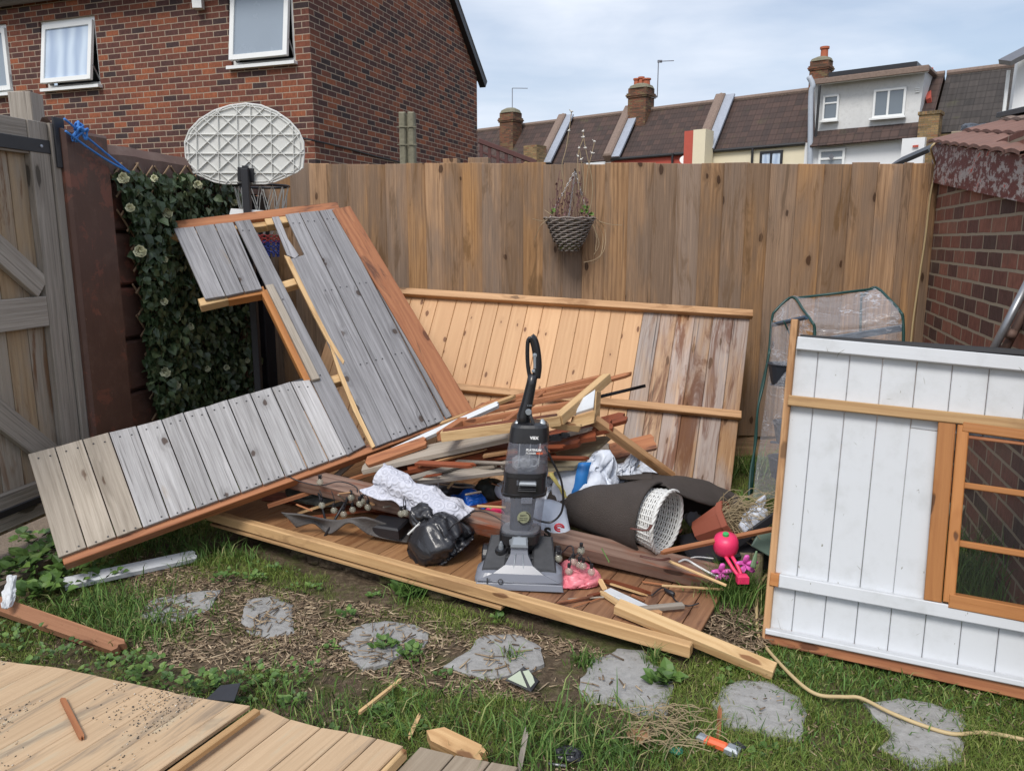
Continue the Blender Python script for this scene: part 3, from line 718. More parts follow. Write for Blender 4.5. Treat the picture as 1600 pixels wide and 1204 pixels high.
# ------------------------------------------------------------------ brick outbuilding on the right
ob=thing('brick_outbuilding','low red brick outbuilding with peeling red fascia and clay tiles at right','outbuilding',V((fenceR.x+.4,fenceR.y-1,0)))
rA=V((fenceR.x,fenceR.y,0)); rB=rA-RWD*3.2
def rw(d,z,off=0): return rA-RWD*d+RWN*off+V((0,0,z))
mb=MB(); zt=1.9
mb.bricks(rw(1.6,0,-.11),RWD,RWN,3.2,.22,zt)
mesh_obj('wall',mb,m_brickshed,ob)
f1=RW(1462,228);f2=RW(1466,283);f3=RW(1600,313);f4=RW(1600,244)
dd=lambda p:(rA-V((p.x,p.y,0))).length
z1,z2,z3,z4=f1.z,f2.z,f3.z,f4.z; d3=dd(f3)
ext=1.9/d3
mb=MB(); mb.poly([rw(-.05,z2,.0),rw(1.9,z2+(z3-z2)*ext,.0),rw(1.9,z1+(z4-z1)*ext,.0),rw(-.05,z1,.0)],RWN,.035,L=RWD)
mesh_obj('fascia',mb,m_fascia,ob)
# tiles along the verge and roof
zr=lambda d: z1+(z4-z1)*(d/d3)
for row in range(3):
    for k in range(9):
        d=-.05+k*.21+row*.07; mbt=MB(); o=.07-row*.17
        z=zr(d)+.012+row*.055; zz=zr(d+.25)+.02+row*.055
        pts=[]
        rows=[]
        for i in range(7):
            u=i/6; arch=.012*math.sin(u*math.pi)
            rows.append([rw(d+.24*u,z+(zz-z)*u+arch,o),rw(d+.24*u,z+(zz-z)*u+arch+.05,o-.22),rw(d+.24*u,z+(zz-z)*u+arch+.035,o-.22),rw(d+.24*u,z+(zz-z)*u+arch-.016,o)])
        mbt.grid(rows,close=True,r=random.random()); 
        mesh_obj('roof_tile',mbt,m_roofred if row<2 else m_coping,ob,smooth=False)
mb=MB(); mb.board(rw(-.1,z1+.16,-.55),rw(1.9,z4+.23,-.55),.5,.03,(0,0,1)); mesh_obj('roof_deck',mb,m_blackpipe,ob)
mb=MB(); mb.board(P(1490,212,6.0),P(1660,205,5.6),.25,.035,(0,0,1)); tag(mesh_obj('roof_board',mb,m_deckgrey),'long grey weathered board lying along the roof above the red fascia','board')
mb=MB(); sheet(mb,[[P(1500,207,6.6),P(1530,200,6.6),P(1570,206,6.5),P(1660,204,6.4)],[P(1502,197,6.8),P(1525,192,6.8),P(1575,201,6.7),P(1660,198,6.6)],[P(1505,212,7.1),P(1530,207,7.1),P(1570,208,7.1),P(1660,206,7.1)]],6,6,.03,6,3)
m_blackbag=plain('black_polythene',(.018,.019,.023),.28,var=.3,spec=.6)
tag(mesh_obj('black_sheeting',mb,m_blackbag,smooth=True,solid=.004),'crumpled black plastic sheeting on the roof at far right','plastic sheet')
# low felt-roofed shed edge peeping behind fence corner
mb=MB(); mb.board(P(1398,256,6.4),P(1462,228,6.2),.5,.03,(0,-.3,1)); tag(mesh_obj('felt_roof_edge',mb,m_blackpipe),'dark sloping shed roof edge behind the right end of the fence','shed roof')
# metal pole leaning by the bricks
m_galv=plain('galvanised_pole',(.33,.34,.36),.38,metal=.7,var=.25)
m_rust=plain('rusty_pole',(.16,.10,.08),.7,metal=.2,var=.4)
po=thing('metal_pole','grey and rusty metal poles leaning against the brick outbuilding above the white panel','pole',V((G(1540,700).x,G(1540,700).y,0)))
mb=MB(); mb.tube([P(1545,560,3.05),P(1612,430,3.05)],.016,12); mesh_obj('galvanised_tube',mb,m_galv,po,smooth=True)
mb=MB(); mb.tube([P(1563,560,3.08),P(1630,428,3.08)],.017,12); mb.tube([P(1574,520,3.06),P(1586,524,3.05)],.02,10); mesh_obj('rusty_tube',mb,m_rust,po,smooth=True)

# ------------------------------------------------------------------ brick house behind the left wall
HC=P(492,230,10.2)
azL=math.atan(-3450/F*_c); HLD=V((math.sin(azL),math.cos(azL),0))   # along left face, receding to the left
azR=math.atan(431/F*_c); HRD=V((math.sin(azR),math.cos(azR),0))
HLN=V((-HLD.y,HLD.x,0)); HLN=HLN if HLN.dot(HC-CP)<0 else -HLN
HRN=V((-HRD.y,HRD.x,0)); HRN=HRN if HRN.dot(HC-CP)<0 else -HRN
def HL(px,py): return PL(px,py,HC,HLN)
def HR(px,py): return PL(px,py,HC,HRN)
house=thing('brick_house','large red brick house with white windows behind the left wall','house',V((HC.x-2,HC.y+3,0)))
hc=V((HC.x,HC.y,0)); ez=HL(0,12).z+.05
LEN=9.0; GB=HR(745,115); gd=(V((GB.x,GB.y,0))-hc).length; gz1=GB.z
GA=HR(703,0); ga=(V((GA.x,GA.y,0))-hc).length
slope=(GA.z-gz1)/(gd-ga)
# windows in left face
W1=(62,24,152,138); 
def hl(u,z,off=0): return hc+HLD*u+HLN*off+V((0,0,z))
def hu(px,py): p=HL(px,py); return (V((p.x,p.y,0))-hc).dot(HLD),p.z
wins=[]
for (tlx,tly,brx,bry) in ((60,28,158,137),(352,-22,462,101),(-62,40,22,149)):
    ua,za=hu((tlx+brx)/2,tly); 
    u0=hu(brx,bry)[0]; u1=hu(tlx+6,(tly+bry)/2)[0]; z0=hu((tlx+brx)/2,bry)[1]; z1_=hu((tlx+brx)/2,tly)[1]
    wins.append((u0,u1,z0,z1_))
mb=MB()
cuts=sorted(wins); zlo,zhi=0,ez+.0
# wall as strips round the openings, uv continuous
def wallq(u0,u1,z0,z1,f,uo=0):
    if u1-u0<1e-4 or z1-z0<1e-4: return
    a=[f(u0,z0),f(u0,z1),f(u1,z1),f(u1,z0)]; i=[mb.vert(p) for p in a]
    mb.face(i,[(uo+u0,z0),(uo+u0,z1),(uo+u1,z1),(uo+u1,z0)])
uc=0; 
for (u0,u1,z0,z1_) in cuts:
    wallq(uc,u0,0,zhi,hl); wallq(u0,u1,0,z0,hl); wallq(u0,u1,z1_,zhi,hl)
    # reveals
    dep=-.1
    for (p,q,uvs) in (((u0,z0),(u0,z1_),0),((u1,z1_),(u1,z0),0),((u0,z1_),(u1,z1_),0),((u1,z0),(u0,z0),0)):
        ii=[mb.vert(hl(p[0],p[1])),mb.vert(hl(q[0],q[1])),mb.vert(hl(q[0],q[1],dep)),mb.vert(hl(p[0],p[1],dep))]
        mb.face(ii,[(p[0],p[1]),(q[0],q[1]),(q[0]+.1,q[1]),(p[0]+.1,p[1])])
    uc=u1
wallq(uc,LEN,0,zhi,hl)
def hr(u,z,off=0): return hc+HRD*u+HRN*off+V((0,0,z))
zap=gz1+slope*gd/2
# gable polygon split: rectangle + triangle ; far eave gz1, near eave ez
pk=gd*.5; zpk=gz1+slope*(gd-pk); 
gv=[(0,0),(gd,0),(gd,gz1),(pk,zpk),(0,min(ez+1.5,zpk))]
# continuous corner bond: u offset so brick pattern wraps
ii=[mb.vert(hr(u,z)) for u,z in gv]; mb.face(ii[::-1],[(-u,z) for u,z in gv][::-1])
mesh_obj('wall',mb,m_brickhouse,house)
# roof slope facing the camera starts at the eaves, verge board on gable
mb=MB(); mb.poly([hl(-.2,ez,.35),hl(LEN,ez,.35),hl(LEN,ez+3.2,-3.6),hl(-.2,ez+3.2,-3.6)],(HLN*.6+V((0,0,.8))),.08); rf=mesh_obj('roof',mb,m_roofdark,house)
mb=MB(); mb.board(hr(gd+.25,gz1-.2*slope,.04),hr(pk,zpk+.1,.04),.16,.12,HRN); mesh_obj('verge_board',mb,m_black,house)
mb=MB(); mb.poly([hr(gd+.2,gz1-.1,.1),hr(pk,zpk+.12,.1),hr(pk,zpk+.12,-6),hr(gd+.2,gz1-.1,-6)],(0,0,1),.06); mesh_obj('roof',mb,m_roofdark,house)
mb=MB(); mb.tube([hl(-.15,ez-.02,.1),hl(LEN,ez-.02,.1)],.06,12,r=.3); mb.board(hl(-.1,ez-.02,.02),hl(LEN,ez-.02,.02),.16,.03,(0,0,1)); mesh_obj('gutter',mb,m_greypipe if False else plain('grey_brown_gutter',(.16,.14,.13),.6),house)
# thin cable across the bricks
mb=MB(); pts=[HL(470,215)+HLN*.02]+[HC+V((0,0,HR(497,222).z-HC.z))+HRN*.03]+[HR(x_,y_)+HRN*.02 for x_,y_ in ((540,232),(580,243),(625,254))]
mb.tube(catmull(pts,4),.012,6); mesh_obj('wall_cable',mb,m_black,house)
def house_window(u0,u1,z0,z1_,openang,matg):
    wn=MB(); d=-.07; fw=.055
    for (a,b) in (((u0,z0+fw/2),(u1,z0+fw/2)),((u0,z1_-fw/2),(u1,z1_-fw/2))): wn.board(hl(a[0],a[1],d),hl(b[0],b[1],d),fw,.06,HLN)
    for u in (u0+fw/2,u1-fw/2): wn.board(hl(u,z0,d+.003),hl(u,z1_,d+.003),fw,.06,HLN)
    fr=mesh_obj('window',wn,m_upvc,house)
    sl=MB(); sl.board(hl(u0-.03,z0-.02,.02),hl(u1+.03,z0-.02,.02),.12,.04,(0,0,1)); mesh_obj('sill',sl,m_upvc,fr)
    # top hung sash tipped outwards
    a0,a1,b0,b1=u0+.05,u1-.05,z0+.05,z1_-.06
    hgt=b1-b0
    def sp(u,t,off=0): # t 0 bottom..1 top
        zz=b1-(1-t)*hgt*math.cos(openang); oo=d+.05+(1-t)*hgt*math.sin(openang)
        return hl(u,zz,oo+off*1)
    ca=MB(); up=(HLN*math.cos(openang)+V((0,0,math.sin(openang))))
    for t in (.035,.965): ca.board(sp(a0,t),sp(a1,t),.065,.045,up)
    for u in (a0+.03,a1-.03): ca.board(sp(u,0,.002),sp(u,1,.002),.065,.045,up)
    cs=mesh_obj('sash',ca,m_upvc,fr)
    pn=MB(); ii=[pn.vert(sp(u,t,.0)) for u,t in ((a0,.0),(a1,.0),(a1,1),(a0,1))]; pn.face(ii,[(0,0),(.8,0),(.8,1),(0,1)])
    mesh_obj('pane',pn,matg,fr)
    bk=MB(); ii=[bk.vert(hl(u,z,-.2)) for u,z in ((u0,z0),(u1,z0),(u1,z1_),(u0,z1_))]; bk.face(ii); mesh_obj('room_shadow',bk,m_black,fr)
    st=MB()
    for u in (a0-.005,a1+.005): st.board(hl(u,z0+.05,d+.02),sp(u,.25,-.01),.02,.01,HLD)
    mesh_obj('stay',st,m_galv,fr)
house_window(*wins[0],R(9),m_curtain); house_window(*wins[1],R(8),m_frosted); house_window(*wins[2],R(0.5),m_frosted)
# wall light / vent by window
bx=MB(); q=HL(315,6); bx.box(q+HLN*.06,(.12,.12,.16),ch=.02); mesh_obj('wall_box',bx,m_upvc,house)
# ------------------------------------------------------------------ terrace of houses beyond the fence
TP=P(1150,232,32); azt=math.atan(-1600/F*_c); TD=V((math.sin(azt),math.cos(azt),0)); TB=V((math.cos(azt),-math.sin(azt),0)); TB=TB if TB.y>0 else -TB
TN=-TB
def TF(px,py,off=0): return PL(px,py,TP+TN*off,TN)          # point on the facade plane (off metres in front)
e0=TF(1105,236); top_=PL(1136,157,e0,TD)                    # party wall plane
RU=(top_-e0).normalized()                                   # up the roof slope
RN=RU.cross(TD).normalized(); RN=RN if RN.z>0 else -RN
def TR(px,py,off=0): return PL(px,py,e0+RN*off,RN)
RLEN=(top_-e0).length
def quadface(mb,pts,L,W,o):
    ii=[mb.vert(p) for p in pts]; mb.face(ii,[((p-o).dot(L),(p-o).dot(W)) for p in pts])
def roof_part(name,xa,xb,parent,mat,ridge_y):
    """xa,xb eave points (px,py); goes up the slope to the ridge"""
    a=TF(*xa);b=TF(*xb); mb=MB()
    pts=[a-RU*.06,b-RU*.06,b+RU*RLEN,a+RU*RLEN]
    quadface(mb,pts,TD,RU,e0)
    q=[p-RN*.12 for p in pts]; ii=[mb.vert(p) for p in (q[0],q[1],pts[1],pts[0])]; mb.face(ii)
    bk=[pts[3],pts[2],pts[2]+TB*2.5-V((0,0,2)),pts[3]+TB*2.5-V((0,0,2))]; quadface(mb,bk,TD,RU,e0)
    o=mesh_obj(name,mb,mat,parent)
    rt=MB(); rt.tube([a+RU*RLEN,b+RU*RLEN],.11,8); mesh_obj('ridge_tile',rt,m_roofred if False else m_coping,o)
    return o
def wallface(name,pxs,parent,mat,off=0,depth=.3):
    mb=MB(); pts=[TF(x,y,off) for x,y in pxs]; mb.poly(pts,TN,-depth,L=TD,du=0,dv=0); return mesh_obj(name,mb,mat,parent)
def parapet(bot,top,parent,wid=.42):
    a=TF(*bot,.15); mbp=MB()
    n=V((0,0,1))
    a=TF(bot[0],bot[1]); a=V((a.x,a.y,TF(bot[0],eave(bot[0])).z))+RN*.22; b=a+RU*(RLEN+.1)
    L=(b-a); Ld=L.normalized(); up=Ld.cross(TD); up=up if up.z>0 else -up
    mbp.board(a-Ld*.1-up*.15,b-up*.15,wid,.6,up,ch=.06)
    o=mesh_obj('parapet',mbp,m_coping,parent)
    cp=MB(); cp.lathe([(wid*.62,-.16),(wid*.66,0),(wid*.5,.2),(.02,.3)],b+V((0,0,-.2)),(0,0,1),10); mesh_obj('end_stone',cp,m_coping,o)
    fl=MB(); fl.board(a-Ld*.1-up*.02-TD*.40,b-up*.02-TD*.40,.4,.08,up); mesh_obj('flashing',fl,m_lead,parent)
    return o
def chimney(px,ytop,ybot,wpx,parent,pots,mat=m_chim,depth=12,Lup=.95):
    base=TR(px,ybot); k=base.y*1.0/F
    c=PL(px,ybot,base,TN); wd=wpx*(base-CP).length/F*.60
    h=(ybot-ytop)*(base-CP).length/F
    mb=MB(); 
    mb.bricks(c-V((0,0,.8)),TD,TB,wd,wd*.9,h*.98+.8)
    for zz,ex in ((.62,1.12),(.68,1.2),(.74,1.12)): mb.bricks(c+V((0,0,h*zz)),TD,TB,wd*ex,wd*.9*ex,h*.055)
    o=mesh_obj('chimney',mb,mat,parent)
    cp=MB(); cp.loft([(c+V((0,0,h*.97)),TD*wd*.58,TB*wd*.52,4),(c+V((0,0,h*1.08)),TD*wd*.52,TB*wd*.47,3),(c+V((0,0,h*1.16)),TD*wd*.3,TB*wd*.28,2)],16)
    mesh_obj('mortar_cap',cp,m_concrete,o)
    for (dx,hh,rr) in pots:
        pt=MB(); pt.lathe([(rr,0),(rr*.85,hh*.2),(rr*.8,hh*.8),(rr*1.05,hh*.84),(rr*1.05,hh),(rr*.7,hh)],c-TD*dx*wd+V((0,0,h*1.02)),(0,0,1),12); mesh_obj('chimney_pot',pt,m_clay,o)
    return o,c,h
def win(tl,br,parent,frame=m_upvc,glass=m_glass,off=.02,mull=(),trans=(),fw=.07,arch=False,slant=None):
    """tl,br px of the opening at its left/right centre lines; edges follow the facade"""
    a=TF(tl[0],tl[1],off); b=TF(br[0],br[1],off)
    za=a.z; zb=b.z; ua=a-V((0,0,a.z)); ub=b-V((0,0,b.z))
    mb=MB(); 
    def q(t,z): p=ua.lerp(ub,t); return V((p.x,p.y,z))
    W=(ub-ua).length
    for z in (za-fw/2,zb+fw/2): mb.board(q(0,z),q(1,z),fw,.1,TN,ch=.01)
    for t in (fw/2/W,1-fw/2/W): mb.board(q(t,zb),q(t,za),fw,.102,TN,ch=.01)
    for t in mull: mb.board(q(t,zb),q(t,za),fw*.9,.09,TN,ch=.01)
    for t in trans: z=zb+(za-zb)*t; mb.board(q(0,z),q(1,z),fw*.9,.085,TN,ch=.01)
    fr=mesh_obj('window',mb,frame,parent)
    g=MB(); ii=[g.vert(p+TN*.01) for p in (q(0,zb),q(1,zb),q(1,za),q(0,za))]; g.face(ii,[(0,0),(W,0),(W,1.5),(0,1.5)]); mesh_obj('pane',g,glass,fr)
    sl=MB(); sl.board(q(-.06,zb-.04)+TN*.08,q(1.06,zb-.04)+TN*.08,.2,.07,(0,0,1),ch=.01); mesh_obj('sill',sl,frame,fr)
    return fr
def bl(px,y=300): return (px,y)
def eave(px): # gutter line y
    return 236+(px-1105)*(-.083)
def house_at(name,label,xl,xr):
    m=TF((xl+xr)/2,236); return thing(name,label,'house',(m.x,m.y,0),'terraced houses beyond the fence')
def gutter(xa,xb,parent,mat=m_blackpipe,ra=.07):
    mb=MB(); mb.tube([TF(xa,eave(xa)+1,.1),TF(xb,eave(xb)+1,.1)],ra,8); mesh_obj('gutter',mb,mat,parent)
def full(xl,xr,off=0): # px outline of a facade from the ground to the eaves
    a=TF(xl,eave(xl),off); b=TF(xr,eave(xr),off)
    return [V((a.x,a.y,0)),V((b.x,b.y,0)),b,a]
def facade(xl,xr,parent,mat,off=0,name='wall'):
    mb=MB(); mb.poly(full(xl,xr,off),TN,-.3,L=-TD,du=0,dv=0); return mesh_obj(name,mb,mat,parent)
m_glassT=glassy('terrace_glass',(.30,.34,.37,1),.1)
m_leaded=glassy('leaded_glass',(.28,.31,.34,1),.15)
# A - furthest left
hA=house_at('terraced_house','furthest left terraced house, brown tiled roof with a mossy brick chimney beside the brick house',760,850)
facade(700,846,hA,m_chim); roof_part('roof',(700,eave(700)),(846,eave(846)),hA,m_roof,0)
o,c,h=chimney(798,180,218,41,hA,[]); 
mb=MB(); b0=c-TD*.1+V((0,0,h)); mb.tube([b0,b0+V((0,0,1.15))],.02,6); mb.tube([b0+V((0,0,1.15)),b0+V((.75,-.5,1.05))],.016,6); mesh_obj('aerial',mb,m_aerial,hA)
# B
hB=house_at('terraced_house','terraced house with brown tiled roof between the two sloping parapets left of the tall chimney',850,955)
facade(846,955,hB,m_white); roof_part('roof',(846,eave(846)),(955,eave(955)),hB,m_roof,0); parapet((848,250),(893,185),hB)
mb=MB(); q=TF(836,240,.4); mb.bricks(V((q.x,q.y,0)),TD,TB,.75,.8,TF(836,228,.4).z); mesh_obj('party_wall',mb,m_stock,hB)
# C red
hC=house_at('terraced_house','red painted terraced house under a brown roof with the tall pot-topped chimney',955,1095)
facade(955,1092,hC,m_redwall); roof_part('roof',(955,eave(955)),(1092,eave(1092)),hC,m_roof,0); gutter(955,1092,hC); parapet((953,246),(1007,168),hC)
o,c,h=chimney(1001,143,180,48,hC,[(-.28,.42,.15),(-.02,.46,.14),(.28,.36,.19)])
mb=MB(); b0=PL(1027,152,c,TN); mb.tube([b0,b0+V((0,0,1.5))],.022,6); mb.tube([b0+V((0,0,1.5)),b0+V((.6,-.4,1.44))],.018,6); mb.box(b0+V((.06,0,1.5)),(.2,.08,.1)); mb.tube([b0,b0+TD*.6],.02,6); mesh_obj('aerial',mb,m_aerial,hC)
mb=MB(); q=TF(1082,240,.5); mb.bricks(V((q.x,q.y,0)),TD,TB,.45,.7,TF(1082,206,.5).z); mesh_obj('party_wall',mb,m_redwall,hC)
mb=MB(); a=TF(1051,240,.2); mb.tube([V((a.x,a.y,0)),a],.05,8); mesh_obj('downpipe',mb,m_blackpipe,hC)
dsh=MB(); q=TF(1069,251,.3); dsh.lathe([(.02,0),(.14,.02),(.18,.09),(.17,.1)],q,(-.3,-1,.3),16); mesh_obj('satellite_dish',dsh,m_upvc,hC)
# D cream
hD=house_at('terraced_house','cream rendered terraced house with a wide brown tiled roof next to the white dormer house',1095,1258)
facade(1092,1262,hD,m_cream); roof_part('roof',(1092,eave(1092)),(1262,eave(1262)),hD,m_roof,0); gutter(1105,1258,hD); parapet((1098,212),(1130,155),hD)
mb=MB(); q=TF(1098,240,.55); mb.bricks(V((q.x,q.y,0)),TD,TB,.52,.8,TF(1098,204,.55).z); mesh_obj('party_wall',mb,m_cream,hD)
mb=MB(); a=TF(1176,232,.15); mb.tube([V((a.x,a.y,0)),a],.05,8); mesh_obj('downpipe',mb,m_blackpipe,hD)
win((1188,237),(1222,262),hD,frame=m_black,glass=m_curtain,mull=(.5,),fw=.09)
# E white dormer
hE=house_at('white_dormer_house','white rendered house with a boxy loft dormer and stub brick chimney',1262,1450)
facade(1258,1452,hE,m_white,off=.05)
mb=MB()
roof_part('roof',(1262,eave(1262)),(1452,eave(1452)),hE,m_roof,0)
DO=-.35
pts=[TF(1274,228,DO),TF(1434,196,DO),TF(1446,110,DO),TF(1272,133,DO)]
mb=MB(); mb.poly(pts,TN,-4.0,L=-TD); dm=mesh_obj('dormer',mb,m_render,hE)
mb=MB(); mb.poly([TF(1270,129,.0),TF(1451,105,.0),TF(1451,101,.0),TF(1270,124,.0)],TN,-4.2,L=-TD); mesh_obj('dormer_roof',mb,m_coping,hE)
mb=MB(); mb.board(TF(1270,130,.02),TF(1451,108,.02),.2,.06,TN); mesh_obj('fascia_board',mb,m_upvc,dm)
mb=MB(); mb.board(TF(1270,129,.1),TF(1452,107,.1),.14,.16,(0,0,1)); mesh_obj('gutter',mb,m_coping,dm)
mb=MB(); a=TF(1302,121,-1.2); b=TF(1438,104,-1.2); mb.board(a,b,1.2,.16,(0,0,1)); mesh_obj('solar_panel',mb,m_black,dm)
win((1287,150),(1309,187),dm,off=DO+.06,trans=(.68,),fw=.07); win((1366,141),(1413,181),dm,off=DO+.06,mull=(.47,),fw=.08)
mb=MB()
for k in range(3): a=TF(1430,138+k*3,DO+.04); b=TF(1437,137+k*3,DO+.04); mb.board(a,b,.03,.03,TN)
mesh_obj('vent',mb,m_upvc,dm)
mb=MB(); mb.board(TF(1268,222,.25),TF(1450,205,.25),.5,.06,RN); sk=mesh_obj('skirt_roof',mb,m_roof,hE)
gutter(1268,1452,hE)
o,c,h=chimney(1281,103,136,40,hE,[(.12,.5,.17)])
mb=MB(); a=TF(1264,120,.3); mb.tube(catmull([a,TF(1270,134,.3),TF(1267,150,.3),TF(1266,230,.3),TF(1264,300,.3)],4),.1,8); mesh_obj('soil_pipe',mb,m_greypipe,hE,smooth=True)
mb=MB(); mb.tube([TF(1281,134,.1),TF(1274,224,.1)],.05,8); mesh_obj('downpipe',mb,m_blackpipe,hE)
win((1280,234),(1319,262),hE,off=.12,trans=(.5,),glass=m_leaded,fw=.09)
dm_=MB(); q=TF(1299,245,.25); dm_.board(q-V((0,0,.14)),q+V((0,0,.14)),.02,.02,TN); 
for (dx,dz) in ((.1,0),(-.1,0)): pass
dm_.poly([q+V((0,0,.13)),q-TD*.1,q-V((0,0,.13)),q+TD*.1],TN,.01); mesh_obj('leaded_diamond',dm_,m_aerial,hE)
mb=MB(); q=TF(1430,240,.6); mb.bricks(V((q.x,q.y,0)),TD,TB,.7,1.0,TF(1430,218,.6).z); pw=mesh_obj('party_wall',mb,m_white,hE)
mb=MB(); mb.board(TF(1426,229,.65+.5),TF(1435,228,.65+.5),.07,.03,TN); mesh_obj('vent',mb,m_redwall,pw)
# F slate
hF=house_at('terraced_house','terraced house with a dark grey roof and yellow stock brick stack at right',1452,1580)
facade(1452,1600,hF,m_stock); roof_part('roof',(1456,eave(1456)),(1610,eave(1610)),hF,m_roofdark,0)
mb=MB(); q=TF(1449,240,.5); mb.bricks(V((q.x,q.y,0)),TD,TB,.62,.6,TF(1449,178,.5).z); mb.board(V((q.x,q.y,TF(1449,181,.5).z)),V((q.x,q.y,TF(1449,176,.5).z)),.7,.68,TN); mesh_obj('brick_stack',mb,m_stock,hF)
mb=MB(); a=TF(1452,160,-.9); mb.board(a,TF(1456,112,-3.0),.15,.3,TN); mesh_obj('party_wall',mb,m_redwall,hF)
# G far right white
Yg=24
hG=thing('white_house','white rendered house wall with overhanging eaves cut off by the right edge','house',(P(1620,200,Yg).x,Yg,0))
mb=MB(); a=P(1579,200,Yg); b=P(1571,200,Yg)
mb.poly([V((b.x,Yg,0)),V((b.x+5,Yg-1.5,0)),V((b.x+5,Yg-1.5,P(1571,98,Yg).z+(P(1640,62,Yg).z-P(1571,98,Yg).z)*3.4)),V((a.x,Yg,P(1579,96,Yg).z))],V((-.287,-.958,0)),-.3); mesh_obj('wall',mb,m_white,hG)
mb=MB(); e_a=P(1570,98,Yg-.5); e_b=P(1640,62,Yg-.5); mb.board(e_a,e_a+(e_b-e_a)*3.4,.5,.14,(0,-.3,1)); mesh_obj('eaves',mb,m_aerial,hG)
mb=MB(); q=P(1576,110,Yg-.1); mb.tube([V((q.x,q.y,0)),q],.05,8); mesh_obj('downpipe',mb,m_upvc,hG)
# ------------------------------------------------------------------ big timber panels
def plane3(a,b,c):
    n=(b-a).cross(c-a).normalized()
    if n.dot(CP-a)<0: n=-n
    return a,n
# --- grey shiplap wall panel with a door/window opening
gA,gN=plane3(P(93,875,2.98),P(527,327,4.86),P(722,648,3.88))
def gq(px,py,off=0): return PL(px,py,gA+gN*off,gN)
grey=thing('shed_wall_panel','leaning weathered grey shiplap shed wall with a square opening and broken boards','shed panel',G(93,878))
def lerp2(a,b,t): return (a[0]+(b[0]-a[0])*t,a[1]+(b[1]-a[1])*t)
def gslab(mb,q,t=.016,off=.0,r=None,ch=.002):
    """q px corners: start-left, end-left, end-right, start-right (length along the board)"""
    p=[gq(*k,off) for k in q]; mb.slab([p[0],p[1],p[2],p[3]],gN,t,ch,r)
def strip(mb,tl,tr,bl_,br,cuts,gap=.02,jag=0,t=.016,off=0):
    for i in range(len(cuts)-1):
        a,b=cuts[i],cuts[i+1]; g=(b-a)*gap
        j0=random.uniform(-jag,jag);j1=random.uniform(-jag,jag)
        T0=lerp2(tl,tr,a+g);T1=lerp2(tl,tr,b-g);B0=lerp2(bl_,br,a+g);B1=lerp2(bl_,br,b-g)
        q=[lerp2(T0,B0,-j0),lerp2(T0,B0,1+j1),lerp2(T1,B1,1+j1),lerp2(T1,B1,-j0)]
        gslab(mb,q,t,off)
        # shiplap step: a lower tongue strip filling the joint
        q=[lerp2(T1,B1,0),lerp2(T1,B1,1),lerp2(lerp2(bl_,br,b-g),lerp2(bl_,br,min(1,b+g)),1),lerp2(tl,tr,min(1,b+g))]
        p=[gq(*k,off) for k in (q[0],q[1],q[2],q[3])]; mb.slab(p,gN,t*.35,.0005)
mb=MB()
# lower strip (11 wide boards): tan at the left end
lo_t=(45,712);lo_b=(93,873)
tops=[(45,712),(88,701),(131,689),(172,678),(215,668),(254,658),(288,647),(322,638),(357,627),(392,617),(425,608),(455,599),(486,596)]
bots=[(93,873),(138,857),(184,842),(225,825),(267,808),(308,791),(343,776),(378,764),(412,752),(447,739),(482,736),(515,725),(544,713)]
bots=[(x_,873-.3577*(x_-93)) for x_,y_ in bots]
for i in range(3):
    gslab(mb,[tops[i],bots[i],(bots[i+1][0]-2,bots[i+1][1]),(tops[i+1][0]-2,tops[i+1][1])],off=random.uniform(0,.003))
mesh_obj('tan_cladding',mb,m_greytan,grey)
mb=MB()
for i in range(3,12):
    gslab(mb,[tops[i],bots[i],(bots[i+1][0]-2,bots[i+1][1]),(tops[i+1][0]-2,tops[i+1][1])],off=random.uniform(0,.003))
mesh_obj('silvered_cladding',mb,m_greylight,grey)
mb=MB()
gslab(mb,[(367,349),(543,713),(571,697),(391,346)],off=.002)
ut=[(272,360),(305,357),(336,353),(366,350)]
ub=[(321,470),(354,465),(383,459),(411,454)]
for i in range(3): gslab(mb,[ut[i],ub[i],(ub[i+1][0]-1.5,ub[i+1][1]),(ut[i+1][0]-1.5,ut[i+1][1])],off=random.uniform(0,.003))
gslab(mb,[(452,408),(587,700),(612,690),(478,400)],off=.0)
rt=[(446,338),(469,335),(499,332),(524,329)]
rb=[(613,690),(638,681),(668,669),(696,658)]
for i in range(3): gslab(mb,[rt[i],rb[i],(rb[i+1][0]-1.5,rb[i+1][1]),(rt[i+1][0]-1.5,rt[i+1][1])],off=random.uniform(.001,.004))
gslab(mb,[(524,330),(697,656),(710,650),(546,368)],off=.001)
gslab(mb,[(516,545),(582,702),(596,696),(537,572)],off=-.012)
mesh_obj('grey_cladding',mb,m_grey,grey)
nb=MB()
for i in range(12):
    for t in (.3,.72):
        for v_ in (.05,.95):
            q=gq(*lerp2(lerp2(tops[i],tops[i+1],t),lerp2(bots[i],bots[i+1],t),v_+random.uniform(-.012,.012)),.0195); nb.lathe([(.0042,0),(.0035,.001),(0,.0012)],q,gN,6)
for (a_,b_) in (((446,338),(613,690)),((469,335),(638,681)),((499,332),(668,669)),((367,349),(543,713))):
    for v_ in (.03,.33,.66,.97):
        for dx in (7,17): q=gq(*lerp2((a_[0]+dx,a_[1]),(b_[0]+dx,b_[1]-dx*.3),v_),.0205); nb.lathe([(.0042,0),(.0035,.001),(0,.0012)],q,gN,6)
mesh_obj('nail_heads',nb,m_black,grey)['kind']='stuff'
